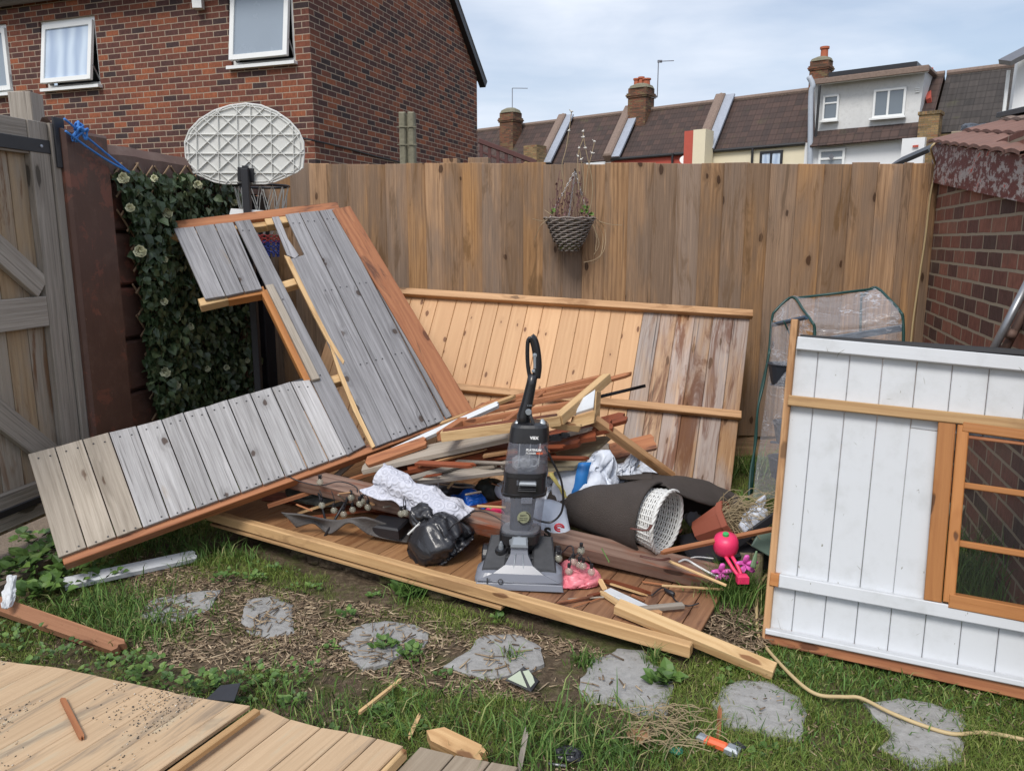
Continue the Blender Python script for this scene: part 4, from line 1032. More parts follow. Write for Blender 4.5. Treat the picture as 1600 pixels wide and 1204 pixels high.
# broken sliver boards
mb=MB(); p=[gq(*k,.006) for k in ((425,342),(449,401),(461,406),(467,401),(450,376),(436,341))]; mb.poly(p,gN,.014,L=gq(449,401)-gq(425,342)); o_=mesh_obj('broken_board',mb,m_grey,grey)
mb=MB(); p=[gq(*k,.002) for k in ((444,402),(462,440),(488,492),(512,537),(536,572),(538,567),(514,528),(492,485),(468,436),(453,405))]; mb.poly(p,gN,.018,L=gq(512,545)-gq(448,404)); mesh_obj('split_edge',mb,m_newpine,grey)
mb=MB(); p=[gq(*k,-.004) for k in ((515,543),(530,590),(552,645),(581,703),(586,700),(562,650),(536,588),(519,545))]; mb.poly(p,gN,.02,L=gq(581,700)-gq(517,545)); mesh_obj('split_edge',mb,m_newpine,grey)
# cut batten beside the opening
mb=MB(); gslab(mb,[(415,449),(488,597),(500,594),(427,447)],t=.02,off=.018); mesh_obj('cut_batten',mb,m_greytan,grey)
def gbeam(a,b,w,t,off,mat,nm='frame_rail'):
    mb=MB(); mb.board(gq(*a,off),gq(*b,off),w,t,gN); return mesh_obj(nm,mb,mat,grey)
gbeam((266,357),(529,325),.07,.045,-.025,m_orange)
gbeam((262,370),(440,349),.06,.045,-.05,m_newpine)
gbeam((533,329),(723,650),.115,.05,.004,m_orange)
gbeam((553,352),(700,640),.02,.06,.0,m_orange,'edge_trim')
gbeam((100,878),(722,651),.05,.05,-.025,m_orange)
gbeam((62,722),(478,598),.045,.04,-.03,m_black,'felt_edge')
gbeam((312,477),(356,467),.055,.05,-.03,m_newpine); gbeam((356,468),(414,457),.055,.05,-.028,m_winwood)
gbeam((414,457),(484,599),.05,.05,-.025,m_winwood,'opening_jamb')
for (a,b) in (((442,449),(472,440)),((515,598),(560,585))): gbeam(a,b,.05,.045,-.035,m_newpine,'noggin')
gbeam((415,350),(450,345),.07,.045,-.03,m_newpine,'noggin')
# --- natural pine wall panel leaning on the fence
pA,pN=plane3(P(628,460,5.02),P(1172,495,4.72),P(1143,757,4.18))
def pq(px,py,off=0): return PL(px,py,pA+pN*off,pN)
pine=thing('shed_wall_panel','large orange pine tongue and groove shed wall leaning on the fence, its right third water stained','shed panel',V((pq(1143,757).x-1,4.3,0)))
# true rectangle in the plane
ex=(pq(1172,495)-pq(628,460)); Wp=ex.length; ex.normalize(); ey=(pq(1143,757)-pq(1172,495)); Hp=ey.length*1.28; ey.normalize()
p0=pq(628,460)-ex*.4; Wp+=.4
n=24
mbA=MB(); mbB=MB(); bnd=(pq(1014,495)-p0).dot(ex)/Wp
cutp=[0]; 
while cutp[-1]<1: cutp.append(cutp[-1]+random.choice([.034,.038,.042,.046]))
cutp[-1]=1
for i in range(len(cutp)-1):
    a,b=cutp[i],cutp[i+1]; tgt=mbA if (a+b)/2<bnd else mbB
    Pa=p0+ex*Wp*a; Pb=p0+ex*(Wp*b-.002)
    tgt.slab([Pa,Pa+ey*Hp,Pb+ey*Hp,Pb],pN,.012,ch=.003)
mesh_obj('dry_boards',mbA,m_pine,pine); mesh_obj('stained_boards',mbB,m_pinestain,pine)
mb=MB(); mb.board(p0+pN*.035,p0+ex*(Wp*1.003)+pN*.035,.045,.045,pN); mesh_obj('top_rail',mb,m_pinerail,pine)
q0=pq(700,604)+pN*.035; q1=pq(1156,652)+pN*.035
mb=MB(); mb.board(q0-ex*.6,q1,.045,.045,pN); mesh_obj('middle_rail',mb,m_pinerail,pine)
# --- floor / roof panel on the ground with a front beam
b0=G(330,805,.15); b1=G(1080,1016,.06)
bd=(b1-b0).normalized(); bk=V((-bd.y,bd.x,0)); bk=(bk-bd*bk.dot(bd)).normalized(); bn=bd.cross(bk).normalized(); bn=bn if bn.z>0 else -bn
Lb=(b1-b0).length
base=thing('floor_panel','broken timber floor panel lying under the rubbish heap with a long pale front beam','floor panel',V(((b0.x+b1.x)/2,(b0.y+b1.y)/2,0)))
mb=MB(); x=0
mbl=MB()
while x<Lb-.02:
    w_=random.uniform(.11,.125); w_=min(w_,Lb-x-.0)
    tgt=mb if x<Lb*.62 else mbl
    o=b0+bd*x+bk*.02-bn*.008; ln=(1.15 if x<Lb*.6 else .55)+random.uniform(-.01,.03)
    tgt.slab([o,o+bk*ln,o+bk*ln+bd*(w_-.003),o+bd*(w_-.003)],bn,.014,ch=.002)
    x+=w_
mesh_obj('clean_boards',mb,m_floor,base); mesh_obj('dirty_boards',mbl,m_floordirty,base)
mb=MB(); mb.board(b0-bd*.01+bn*.004,b1+bn*.004,.042,.044,bn,ch=.004); mesh_obj('front_beam',mb,m_beam,base)
mb=MB(); mb.board(b0+bd*.02-bn*.033-bk*.0,b0+bd*1.6-bn*.034-bk*.0,.05,.012,bn); mesh_obj('split_underside',mb,m_beam,base)
for x in (Lb*.33,Lb*.66):
    mb=MB(); o=b0+bd*x-bn*.034; mb.board(o+bk*.03,o+bk*(1.12 if x<Lb*.5 else .5),.045,.05,bn); mesh_obj('joist',mb,m_beam,base)
def FP(px,py,h=0): # point on the floor panel surface
    return PL(px,py,b0+bn*(.007+h),bn)
# --- white painted wall panel with a window on the right
wA,wN=plane3(G(1197,992,.02),P(1240,500,2.84),G(1600,1085,.02))
def wq(px,py,off=0): return PL(px,py,wA+wN*off,wN)
white=thing('shed_wall_panel','white painted board shed wall with an orange timber window standing at right','shed panel',G(1300,1030))
wx=(wq(1600,1073)-wq(1197,992)).normalized()
def wE(px,py,ext,off=0): return wq(px,py,off)+wx*ext
mb=MB()
# boards: seams as px pairs (top,bottom)
st=[(1243,530),(1281,534),(1332,539),(1384,545),(1437,550),(1491,556),(1547,562),(1607,568)]
sb=[(1202,990),(1236,1000),(1285,1010),(1334,1022),(1386,1033),(1438,1043),(1492,1054),(1551,1065)]
T0=[wq(*k) for k in st];B0=[wq(*k) for k in sb]
bw_=(T0[-1]-T0[1]).length/6; 
T=[T0[0]]+[T0[1]+wx*bw_*i for i in range(0,9)]; 
tx=(T0[-1]-T0[0]).normalized(); T=[T0[0]]+[T0[1]+tx*bw_*i for i in range(9)]
bx_=(B0[-1]-B0[1]).length/6; bxd=(B0[-1]-B0[0]).normalized(); B=[B0[0]]+[B0[1]+bxd*bx_*i for i in range(9)]
# heights of the opening as fraction along the board
def frac(px,py,i):
    p=wq(px,py); d=B[i]-T[i]; return (p-T[i]).dot(d)/d.dot(d)
ft=.245; fb=.80; iw=4
for i in range(8):
    segs=[(0,1)] if i<iw else [(0,ft),(fb,1)]
    for (a,b) in segs:
        A=T[i].lerp(B[i],a);Bq=T[i].lerp(B[i],b);Cq=T[i+1].lerp(B[i+1],b);Dq=T[i+1].lerp(B[i+1],a)
        g=(Dq-A).normalized()*.0009
        mb.slab([A+g,Bq+g,Cq-g,Dq-g],wN,.014,ch=.0025)
# remaining part of the board beside the jamb
A=T[4].lerp(B[4],ft+.001);Bq=T[4].lerp(B[4],fb-.001); D5=A.lerp(T[5].lerp(B[5],ft+.001),.86); E5=Bq.lerp(T[5].lerp(B[5],fb-.001),.98)
p=[A,Bq,E5,D5]; mb.slab([p[0],p[1],p[2],p[3]],wN,.014,ch=.002)
mesh_obj('boards',mb,m_whitepaint,white)
def wbeam(a,b,w,t,off,mat,nm,parent=None,ea=0,eb=0):
    mb=MB(); A=wq(*a,off);Bp=wq(*b,off);d=(Bp-A).normalized(); mb.board(A-d*ea,Bp+d*eb,w,t,wN); return mesh_obj(nm,mb,mat,parent or white)
wbeam((1246,536),(1600,569),.047,.035,.03,m_whitepaint,'top_rail',eb=.13)
wbeam((1252,528),(1600,552),.02,.07,-.0,m_blackpipe,'felt_edge',eb=.13)
wbeam((1243,500),(1197,1000),.024,.06,.01,m_pinerail,'edge_post')
wbeam((1232,625),(1600,664),.038,.035,.032,m_beam,'middle_rail',eb=.13)
wbeam((1204,903),(1218,906),.046,.034,.03,m_winwood,'rail_end')
wbeam((1218,906),(1600,975),.046,.035,.031,m_whitepaint,'lower_rail',eb=.13)
wbeam((1197,990),(1600,1076),.055,.05,.02,m_orange,'sole_plate',eb=.13)
wbeam((1197,984),(1600,1066),.018,.045,.038,m_whitepaint,'painted_ledge',eb=.13)
wbeam((1197,1000),(1600,1088),.02,.03,-.02,m_black,'felt_strip',eb=.13)
wbeam((1480,655),(1457,937),.052,.045,.022,m_winwood,'jamb')
wf=wbeam((1505,664),(1482,939),.034,.05,.024,m_winwood,'window')
wbeam((1503,666),(1600,679),.034,.05,.026,m_winwood,'top_bar',wf,eb=.13)
wbeam((1482,936),(1600,958),.045,.05,.028,m_winwood,'bottom_bar',wf,eb=.13)
wbeam((1509,682),(1600,693),.012,.03,.024,m_orange,'bead',wf,eb=.13)
for (a,b) in (((1502,757),(1600,771)),((1492,847),(1600,865))): wbeam(a,b,.02,.03,.02,m_winwood,'glazing_bar',wf,eb=.13)
m_winglass=glassy('dusty_window_pane',(.10,.10,.10,1),.05,.10)
mb=MB(); p=[wq(1515,680),wq(1491,932),wq(1600,955),wq(1600,692)]; p[2]+=wx*.13;p[3]+=wx*.13
ii=[mb.vert(q+wN*.012) for q in p]; mb.face(ii); mesh_obj('pane',mb,m_winglass,wf)
e0_,e1_=wq(1600,563)+wx*.115,wq(1600,1078)+wx*.125
mb=MB(); mb.board(e0_+wN*.01,e1_+wN*.01,.03,.055,wN); mesh_obj('edge_post',mb,m_pinerail,white)
mb=MB(); mb.board(wq(1600,690)+wx*.085+wN*.024,wq(1600,950)+wx*.09+wN*.024,.034,.048,wN); mesh_obj('right_stile',mb,m_winwood,wf)
# --- pale sheets of boards bottom left (lying flat)
def at2(a,b,t): return a.lerp(b,t)
Zd=.11
edge=[(-90,1022),(0,1036),(80,1046),(150,1059),(220,1075),(300,1092),(392,1107)]
seamsD=[((-60,1190),(60,1112))]  # reference direction
Ld=(G(265,1086,Zd)-G(74,1204,Zd)).normalized()
deck=thing('board_panel','pale sandy board panel strewn with sawdust lying flat at the bottom left corner','board panel',G(150,1150))
E3=[G(x,y,Zd) for x,y in edge]; E3=catmull(E3,6)
cum=[0]
Wd=V((-Ld.y,Ld.x,0)); Wd=-Wd if Wd.x<0 else Wd
tt=[(p-E3[0]).dot(Wd) for p in E3]
def edge_at(w_):
    for i in range(len(tt)-1):
        if tt[i]<=w_<=tt[i+1]: return E3[i].lerp(E3[i+1],(w_-tt[i])/(tt[i+1]-tt[i]+1e-9))
    return E3[-1]
mb=MB(); w0=0; tot=tt[-1]
while w0<tot-.005:
    w1=min(tot,w0+.098); a=edge_at(w0);b=edge_at(w1-.0015)
    j_=random.uniform(-.003,.002); mb.slab([a-Ld*1.5,a+Ld*j_,b+Ld*j_,b-Ld*1.5],(0,0,1),.012,ch=.002,r=random.uniform(.3,.7)); w0=w1
mesh_obj('boards',mb,m_deck,deck)
mb=MB(); mb.board(G(402,1110,Zd+.02),G(402,1110,Zd+.02)-Ld*1.4,.022,.016,(0,0,1)); mesh_obj('edge_batten',mb,m_beam,deck)
mb=MB(); 
for k in range(3): mb.board(edge_at(tot*(.1+.4*k))-Ld*.03-V((0,0,.03)),edge_at(tot*(.1+.4*k))-Ld*.03-V((0,0,.03))-Ld*1.3,.05,.045,(0,0,1))
mesh_obj('bearers',mb,m_beam,deck)
deck2=thing('board_panel','narrow pale board panel right of the batten on the lower left sheet','board panel',G(480,1170))
mb=MB(); ed=[(412,1112),(455,1130),(503,1143),(545,1150),(590,1160),(632,1172)]
for i in range(len(ed)-1):
    a=G(*ed[i],Zd-.02);b=G(ed[i+1][0]-2,ed[i+1][1],Zd-.02); mb.slab([a-Ld*1.2,a,b,b-Ld*1.2],(0,0,1),.016,ch=.003,r=random.uniform(.3,.7))
mesh_obj('boards',mb,m_deck,deck2)
mb=MB(); mb.board(G(632,1176,Zd),G(600,1215,Zd)-Ld*.5,.014,.03,(0,0,1)); mesh_obj('edge_batten',mb,m_newpine,deck2)
deck3=thing('board_panel','greyer weathered boards at the bottom edge in front of the timber offcut','board panel',G(720,1195))
mb=MB(); ed=[(657,1174),(712,1187),(768,1198),(812,1206)]
for i in range(len(ed)-1):
    a=G(*ed[i],.07);b=G(ed[i+1][0]-3,ed[i+1][1],.07); mb.slab([a-Ld*1.0,a,b,b-Ld*1.0],(0,0,1),.018,ch=.003)
mesh_obj('boards',mb,m_deckgrey,deck3)
# ------------------------------------------------------------------ rubbish heap: materials
m_binbag=MT('glossy_black_bin_bag',.3,0,.7); _g=m_binbag.obj(); _w=m_binbag.n('VectorMath',_operation='MULTIPLY_ADD',i0=m_binbag.n('TexNoise',Vector=_g,Scale=9.,Detail=3.).outputs['Color'],i1=(.09,.09,.09),i2=_g).outputs[0]
_v=m_binbag.n('TexVoronoi',_feature='DISTANCE_TO_EDGE',Vector=m_binbag.map(_w,(9,9,26)),Scale=1.).outputs['Distance']; _v2=m_binbag.n('TexVoronoi',_feature='DISTANCE_TO_EDGE',Vector=m_binbag.map(_w,(38,20,30)),Scale=1.).outputs['Distance']
m_binbag.col((.020,.020,.024)); m_binbag.nrm(m_binbag.bump(m_binbag.math('ADD',_v,m_binbag.math('MULTIPLY',_v2,.35)),.32,.012)); m_binbag=m_binbag.m
m_felt=plain('roofing_felt',(.062,.050,.044),.92,var=.3,bump=.7,bs=220,nscale=9)
m_feltgrey=plain('grey_rubber_mat',(.10,.092,.088),.85,var=.25,bump=.4,bs=120)
m_blanket=MT('white_embossed_fleece',.9,0,.2); _g=m_blanket.obj(); _v=m_blanket.n('TexVoronoi',Vector=_g,Scale=26.).outputs['Distance']
_r=m_blanket.math('MULTIPLY_ADD',m_blanket.math('SINE',m_blanket.math('MULTIPLY',_v,16.)),.5,.5); m_blanket.col(m_blanket.mix(_r,(.50,.51,.58),(.60,.61,.68))); m_blanket.nrm(m_blanket.bump(_r,.6,.006)); m_blanket=m_blanket.m
m_bagwhite=plain('woven_white_sack',(.62,.66,.74),.45,var=.12,bump=.3,bs=60,nscale=7)
m_bluetape=plain('blue_plastic',(.03,.20,.55),.4,var=.25)
m_blue=plain('bright_blue_bag',(.012,.13,.60),.35,var=.35,spec=.6)
m_darkgreen=plain('dark_green_bag',(.055,.062,.055),.6,var=.3)
m_yellow=plain('yellow_stripe',(.60,.50,.16),.5)
m_pink=plain('hot_pink_plastic',(.80,.04,.14),.4,var=.08)
m_pinkbag=MT('red_translucent_carrier',.3,0,.6)
m_pinkbag.col(m_pinkbag.mix(m_pinkbag.noise(m_pinkbag.obj(),14,4),(.75,.07,.13),(.95,.38,.42))); m_pinkbag.nrm(m_pinkbag.bump(m_pinkbag.n('TexVoronoi',_feature='DISTANCE_TO_EDGE',Vector=m_pinkbag.map(m_pinkbag.obj(),(22,22,40)),Scale=1.).outputs['Distance'],.5,.02)); m_pinkbag.b.inputs['Alpha'].default_value=.82; m_pinkbag=m_pinkbag.m
m_magenta=plain('magenta_plastic',(.72,.12,.48),.45,var=.2)
m_green=plain('green_plastic',(.04,.42,.12),.4)
m_wicker=plain('white_wicker',(.66,.66,.64),.6,var=.12,bump=.4,bs=60)
m_wickerdark=plain('grey_wicker',(.24,.205,.18),.8,var=.5,bump=.6,bs=80,nscale=30)
m_terra=plain('terracotta',(.30,.085,.05),.7,var=.12)
m_drygrass=plain('dry_grass',(.30,.235,.14),.9,var=.3)
m_clear=glassy('clear_bulb',(.42,.41,.33,1),.08,.45)
m_leather=plain('brown_strap',(.10,.035,.025),.6)
m_cablecream=plain('cream_cable',(.50,.38,.20),.6,var=.12)
m_cablewhite=plain('white_cable',(.7,.7,.68),.5)
m_print=plain('black_print',(.02,.02,.02),.5); m_redprint=plain('red_print',(.6,.03,.05),.5)
m_greyplastic=plain('grey_green_plastic',(.16,.23,.19),.5)

def stick(name,label,cat,a,b,w,t,mat,up=(0,0,1),group=None,ch=.002,rag=0,L=None):
    mb=MB(); a=V(a);b=V(b)
    if name=='plank' and rag==0: rag=.012
    if rag:
        d=(b-a).normalized(); up=V(up); N=(up-d*up.dot(d)).normalized(); W=N.cross(d); ln=(b-a).length
        pts=[a-W*w/2,a-W*w*.1-d*rag*random.uniform(.2,1),a+W*w/2+d*rag*.3]
        pts+=[b+W*w/2-d*rag*random.uniform(0,.6),b+W*w*.25+d*rag*random.uniform(.3,1),b+W*w*.05-d*rag*.3,b-W*w*.2+d*rag*random.uniform(.1,.6),b-W*w/2-d*rag*.4]
        pts=[p-N*t/2 for p in pts][::-1]
        mb.poly(pts,N,t,L=d)
    else: mb.board(a,b,w,t,up,ch)
    return tag(mesh_obj(name,mb,mat),label,cat,group)
LB='loose timber in the rubbish heap'
# ---- stacked planks behind the vacuum
# large warped sheet at the bottom
sa,sb,sc_,sd_=P(650,752,3.42),P(897,734,3.28),P(957,684,3.62),P(700,706,3.75)
n_=(sb-sa).cross(sd_-sa).normalized(); n_=n_ if n_.z>0 else -n_
mb=MB(); mb.poly([sa,sb,sb+(sc_-sb)*.5+(sb-sa)*.01,sc_,sd_],n_,.014,L=sb-sa); tag(mesh_obj('plywood_sheet',mb,m_ply),'weathered greenish plywood sheet just above the white rubble sack, lowest in the stack','plywood sheet')
stick('plank','long weathered grey plank under the red boards, left of the vacuum','plank',P(655,744,3.40),P(800,726,3.36),.11,.018,m_gate,(0,-.35,1),LB)
stick('plank','dark red-brown plank, lowest red board left of the vacuum','plank',P(600,742,3.46),P(905,688,3.36),.09,.022,m_redwood,(0,-.2,1),LB)
stick('plank','long red-brown board with a straight lit edge in the middle of the stack','plank',P(640,728,3.44),P(930,676,3.42),.11,.02,m_redwood,(0,-.25,1),LB)
stick('plank','red-brown grooved board end sticking out right of the vacuum','plank',P(780,706,3.47),P(955,663,3.5),.10,.02,m_redwood,(0,-.3,1),LB)
stick('plank','short red-brown board above the black clips right of the vacuum','plank',P(850,686,3.5),P(975,652,3.62),.08,.02,m_redwood,(0,-.3,1),LB,rag=.02)
stick('plank','broad grey painted plank on top of the stack with a worn edge','plank',P(572,728,3.5),P(842,668,3.40),.14,.022,m_greytan,(0,-.15,1),LB)
stick('plank','white painted board pointing up from the grey panel corner to the window frame','plank',P(588,716,3.52),P(778,632,3.60),.03,.02,m_whitewood,(0,-.6,1),LB)
stick('plank','orange plank with white paint beneath the grey panel edge','plank',P(575,722,3.46),P(665,690,3.5),.06,.02,m_orange,(0,-.5,1),LB)
stick('plank','rough bark-edged brown stick above the white board','stick',P(690,662,3.75),P(802,620,3.8),.022,.016,m_beam,(0,-.3,1),LB,rag=.02)
# ---- small glazed window frame on top
fA,fB,fC,fD=P(690,681,3.30),P(872,656,3.27),P(948,590,3.78),P(760,634,3.92)
fn_=(fB-fA).cross(fD-fA).normalized(); fn_=fn_ if fn_.z>0 else -fn_
wfr=thing('window_frame','small red stained multi-bar window frame with pale edge beams lying on the stack','window frame',(fA+fC)/2)
def wfb(a,b,w,t,mat,nm,off=0):
    mb=MB(); mb.board(V(a)+fn_*off,V(b)+fn_*off,w,t,fn_); mesh_obj(nm,mb,mat,wfr)
wfb(fA,fB+(fB-fA)*.02,.045,.045,m_newpine,'front_rail'); wfb(fB,fC,.045,.045,m_newpine,'side_rail')
wfb(fA.lerp(fB,.02),fB,.04,.006,m_redwood,'stained_face',.024)
wfb(fD,fC,.05,.04,m_orange,'back_rail'); wfb(fD.lerp(fA,.1),fC.lerp(fB,.1),.03,.035,m_orange,'bead',-.01); wfb(fA,fD,.045,.04,m_orange,'side_rail')
wfb(fA.lerp(fB,.5),fD.lerp(fC,.5),.025,.03,m_orange,'glazing_bar'); 
for t in (.35,.66): wfb(fA.lerp(fD,t),fB.lerp(fC,t),.022,.028,m_orange,'glazing_bar',.004)
mb=MB(); ii=[mb.vert(p-fn_*.015) for p in (fA,fB,fC,fD)]; mb.face(ii); mesh_obj('pane',mb,m_winglass,wfr)
stick('plank','splintered orange lath poking right from the window frame corner','lath',P(905,606,3.8),P(982,585,3.85),.03,.015,m_orange,(0,-.3,1),LB,rag=.05)
stick('plank','short pale sawn block under the window frame corner','timber offcut',P(862,662,3.3),P(905,668,3.34),.03,.03,m_newpine,(0,-.3,1),LB)
# painted box fragment
bx_=thing('cupboard_fragment','white painted corner of a wooden box with bare lower edge right of the window frame','wood fragment',P(912,650,3.4))
mb=MB(); q=[P(895,650,3.38),P(927,640,3.42),P(930,612,3.5),P(900,632,3.46)]; mb.slab(q,(q[1]-q[0]).cross(q[3]-q[0]),.015); mesh_obj('white_face',mb,m_whitewood,bx_)
mb=MB(); q=[P(888,672,3.36),P(926,661,3.40),P(928,641,3.42),P(894,651,3.38)]; mb.slab(q,(q[1]-q[0]).cross(q[3]-q[0]),.018); mesh_obj('bare_edge',mb,m_newpine,bx_)
mb=MB(); q=[P(926,661,3.40),P(934,655,3.5),P(936,612,3.6),P(929,611,3.5)]; mb.slab(q,(q[1]-q[0]).cross(q[3]-q[0]),.01); mesh_obj('side_face',mb,m_newpine,bx_)
mb=MB(); mb.tube([P(852,688,3.3),P(890,679,3.32)],.009,8); mb.tube([P(856,682,3.3),P(885,677,3.32)],.006,8); mb.box(P(868,684,3.3),(.05,.02,.022)); mb.box(P(882,679,3.3),(.03,.02,.02)); tag(mesh_obj('clip_rail',mb,m_black),'short black clip rail lying on the red boards right of the vacuum','clip rail')
mb=MB(); mb.tube([P(880,634,3.7),P(1008,603,3.9)],.007,8); mb.tube([P(925,621,3.7),P(1008,601,3.9)],.004,8); tag(mesh_obj('metal_rod',mb,m_black,smooth=True),'thin dark metal rod sticking out over the pine panel','rod')
stick('batten','long brown batten sloping down from the stack to the felt roll','batten',P(928,655,3.45),P(1052,746,3.62),.05,.035,m_pinerail,(0,-.5,1),LB)
stick('plank','red-brown grooved board end in front of the stained boards','plank',P(955,706,3.8),P(1022,690,3.85),.09,.02,m_orange,(0,-.9,1),LB,rag=.01)
stick('plank','grey weathered offcut behind the white rubble sack','timber offcut',P(925,700,3.9),P(1000,716,3.9),.08,.04,m_greytan,(0,-.7,1),LB)
stick('plank','second grey offcut lower behind the white rubble sack','timber offcut',P(960,722,3.85),P(1012,728,3.85),.05,.04,m_ply,(0,-.7,1),LB)
# ---- long post across the heap
stick('timber_post','long thick weathered post, red at its left end, lying across the heap behind the vacuum','post',P(446,742,3.55),P(1124,903,2.90),.10,.062,m_post,(0,-.35,1))
stick('plank','long red-brown plank under the post at the left of the heap','plank',P(415,778,3.75),P(785,800,3.42),.07,.03,m_redwood,(0,-.4,1),LB)
stick('plank','dark brown board flat under the string lights','plank',P(400,790,3.8),P(640,818,3.5),.10,.02,m_redwood,(0,-.8,1),LB)
stick('batten','thin light orange batten poking out below the grey panel','batten',P(418,790,3.42),P(585,737,3.62),.018,.018,m_orange,(0,0,1),LB)
stick('batten','short grey batten leaning beneath the grey panel','batten',P(508,758,3.58),P(562,712,3.72),.025,.02,m_greytan,(0,-1,.5),LB)
stick('batten','thin red-brown batten by the pink object left of the vacuum','batten',P(700,800,3.4),P(788,783,3.32),.02,.015,m_redwood,(0,0,1),LB)
stick('batten','small bare stick standing in the white blanket','stick',P(700,762,3.4),P(720,740,3.36),.012,.01,m_newpine,(0,0,1),LB)
stick('batten','thin white stick standing in the white blanket','stick',P(684,764,3.4),P(685,736,3.38),.006,.006,m_cablewhite,(0,-1,0),LB)
# ---- soft things
mb=MB()
sheet(mb,[[FP(440,800,.10),FP(478,806,.10),FP(520,812,.07),FP(566,808,.12),FP(606,818,.08),FP(645,828,.04)],
          [FP(452,812,.07),FP(486,810,.07),FP(516,824,.03),FP(553,812,.10),FP(592,828,.05),FP(640,838,.02)],
          [FP(463,824,.03),FP(492,818,.05),FP(515,834,.005),FP(546,816,.09),FP(580,836,.03),FP(636,848,.01)]],6,6,.003,5,2)
tag(mesh_obj('rubber_mat',mb,m_feltgrey,smooth=True,solid=.008),'wavy dark grey rubber mat lying on the floor boards at left','mat')
mb=MB(); q=FP(606,822,.06); mb.board(q+V((-.07,.03,.0)),q+V((.08,-.03,0)),.11,.05,(0,-.15,1),ch=.008); tag(mesh_obj('black_box',mb,m_black),'flat black plastic box between the rubber mat and the bin bag','box')
mb=MB(); c=FP(690,885,.13)+bk*.05
put(mb,SIM_BIN,FP(706,868,.0),(1,.25,.6),(-.62,.15,.78),(.150,.14,.152))
tag(mesh_obj('bin_bag',mb,m_binbag,smooth=True),'full black bin bag lying left of the vacuum cleaner','bin bag')
stick('batten','thin white stick beside the bin bag','stick',P(637,835,3.1),P(655,818,3.1),.008,.006,m_cablewhite,(0,-1,0),LB)
mb=MB()
q0_=P(592,744,3.36);q1_=P(722,798,3.18); put(mb,SIM_BLANKET,(q0_+q1_)/2-V((0,0,.035)),q1_-q0_,(.10,-.55,1),((q1_-q0_).length/2.45,.14,.16))
tag(mesh_obj('white_blanket',mb,m_blanket,smooth=True,solid=.006),'crumpled white embossed blanket draped over the post','blanket')
mb=MB(); put(mb,SIM_BAG,P(730,795,3.45),(1,0,-.3),(0,-.3,1),(.075,.07,.17)); tag(mesh_obj('blue_bag',mb,m_blue,smooth=True),'scrunched bright blue plastic bag left of the vacuum','bag')
mb=MB(); blob(mb,P(768,768,3.58),.08,.06,.06,.25,3,13,22); tag(mesh_obj('dark_bag',mb,m_darkgreen,smooth=True),'dark grey-green bag between the blue bag and the vacuum','bag')
mb=MB(); blob(mb,P(690,776,3.7),.3,.08,.07,.25,2,33,26); tag(mesh_obj('dark_cloth',mb,m_binbag,smooth=True),'dark bundle in the shadow under the stack of boards','cloth')
mb=MB(); mb.lathe([(.0,.045),(.03,.042),(.05,.02),(.056,-.01),(.05,-.02)],P(771,808,3.28),(0,-.2,1),24); tag(mesh_obj('pink_bowl',mb,m_pink,smooth=True),'upturned bright pink plastic bowl behind the left of the vacuum','bowl')
bt=thing('plastic_bottle','small clear bottle with a green cap beside the pink bowl','bottle',P(752,808,3.3))
mb=MB(); o=P(748,810,3.3); mb.lathe([(.02,0),(.024,.01),(.024,.045),(.01,.06),(.009,.07)],o,(.6,-.2,.5),14); mesh_obj('body',mb,m_clear,bt,smooth=True)
mb=MB(); mb.lathe([(.012,0),(.012,.016)],o+V((.6,-.2,.5)).normalized()*.07,(.6,-.2,.5),12); mesh_obj('cap',mb,m_green,bt)
# rubble sacks
sk=thing('rubble_sack','bulging white woven sack with a blue stripe and a yellow band right of the vacuum','sack',P(920,790,3.5))
mb=MB(); put(mb,SIM_SACK,P(905,812,3.36),(1,-.2,0),(.38,.1,1),(.21,.15,.17)); put(mb,SIM_SACK,P(952,782,3.6),(.3,1,0),(.5,-.1,1),(.125,.12,.14))
mesh_obj('body',mb,m_bagwhite,sk,smooth=True)
def band(px0,py0,px1,py1,w,mat,nm,Y0=3.5):
    mb=MB(); rows=[]
    for i in range(13):
        t=i/12; bulge=.06*math.sin(t*math.pi)
        x=px0+(px1-px0)*t; y=py0+(py1-py0)*t
        rows.append([P(x-w/2,y,Y0-bulge*.45-.02)+nvec((t*3,0,0),2,3)*.006,P(x+w/2,y,Y0-bulge*.45-.02)+nvec((t*3,1,0),2,3)*.006])
    mb.grid(rows); mesh_obj(nm,mb,mat,sk,smooth=True,solid=.004)
band(914,722,899,788,20,m_bluetape,'blue_stripe',3.31); band(860,738,893,790,7,m_yellow,'yellow_band',3.31)
mb=MB(); put(mb,SIM_BAG,P(1000,760,3.8),(1,0,0),(0,-.2,1),(.12,.10,.25)); tag(mesh_obj('rubble_sack',mb,m_bagwhite,smooth=True),'smaller crumpled white sack behind the felt roll','sack')
mb=MB(); blob(mb,P(998,752,3.62),.035,.02,.02,.2,3,24,12); tag(mesh_obj('red_wrapper',mb,m_redprint,smooth=True),'small dark red wrapper between the white sacks','wrapper')
ps=thing('printed_bag','white paper bag printed with a black S and a red swirl behind the vacuum','bag',P(862,840,3.15))
mb=MB(); g_=sheet(mb,[[P(832,783,3.24),P(858,780,3.22),P(882,790,3.24)],[P(832,815,3.17),P(862,812,3.14),P(888,820,3.15)],[P(834,850,3.12),P(868,850,3.1),P(900,850,3.1)]],5,5,.006,9,3)
mesh_obj('paper',mb,m_bagwhite,ps,smooth=True,solid=.004)
Xp=(P(870,820,3.05)-P(845,818,3.05)).normalized(); Yp_=V((0,-.15,1))
text_mesh('letter','S',.062,P(850,838,3.03),Xp,Yp_,m_print,ps,bold=.003)
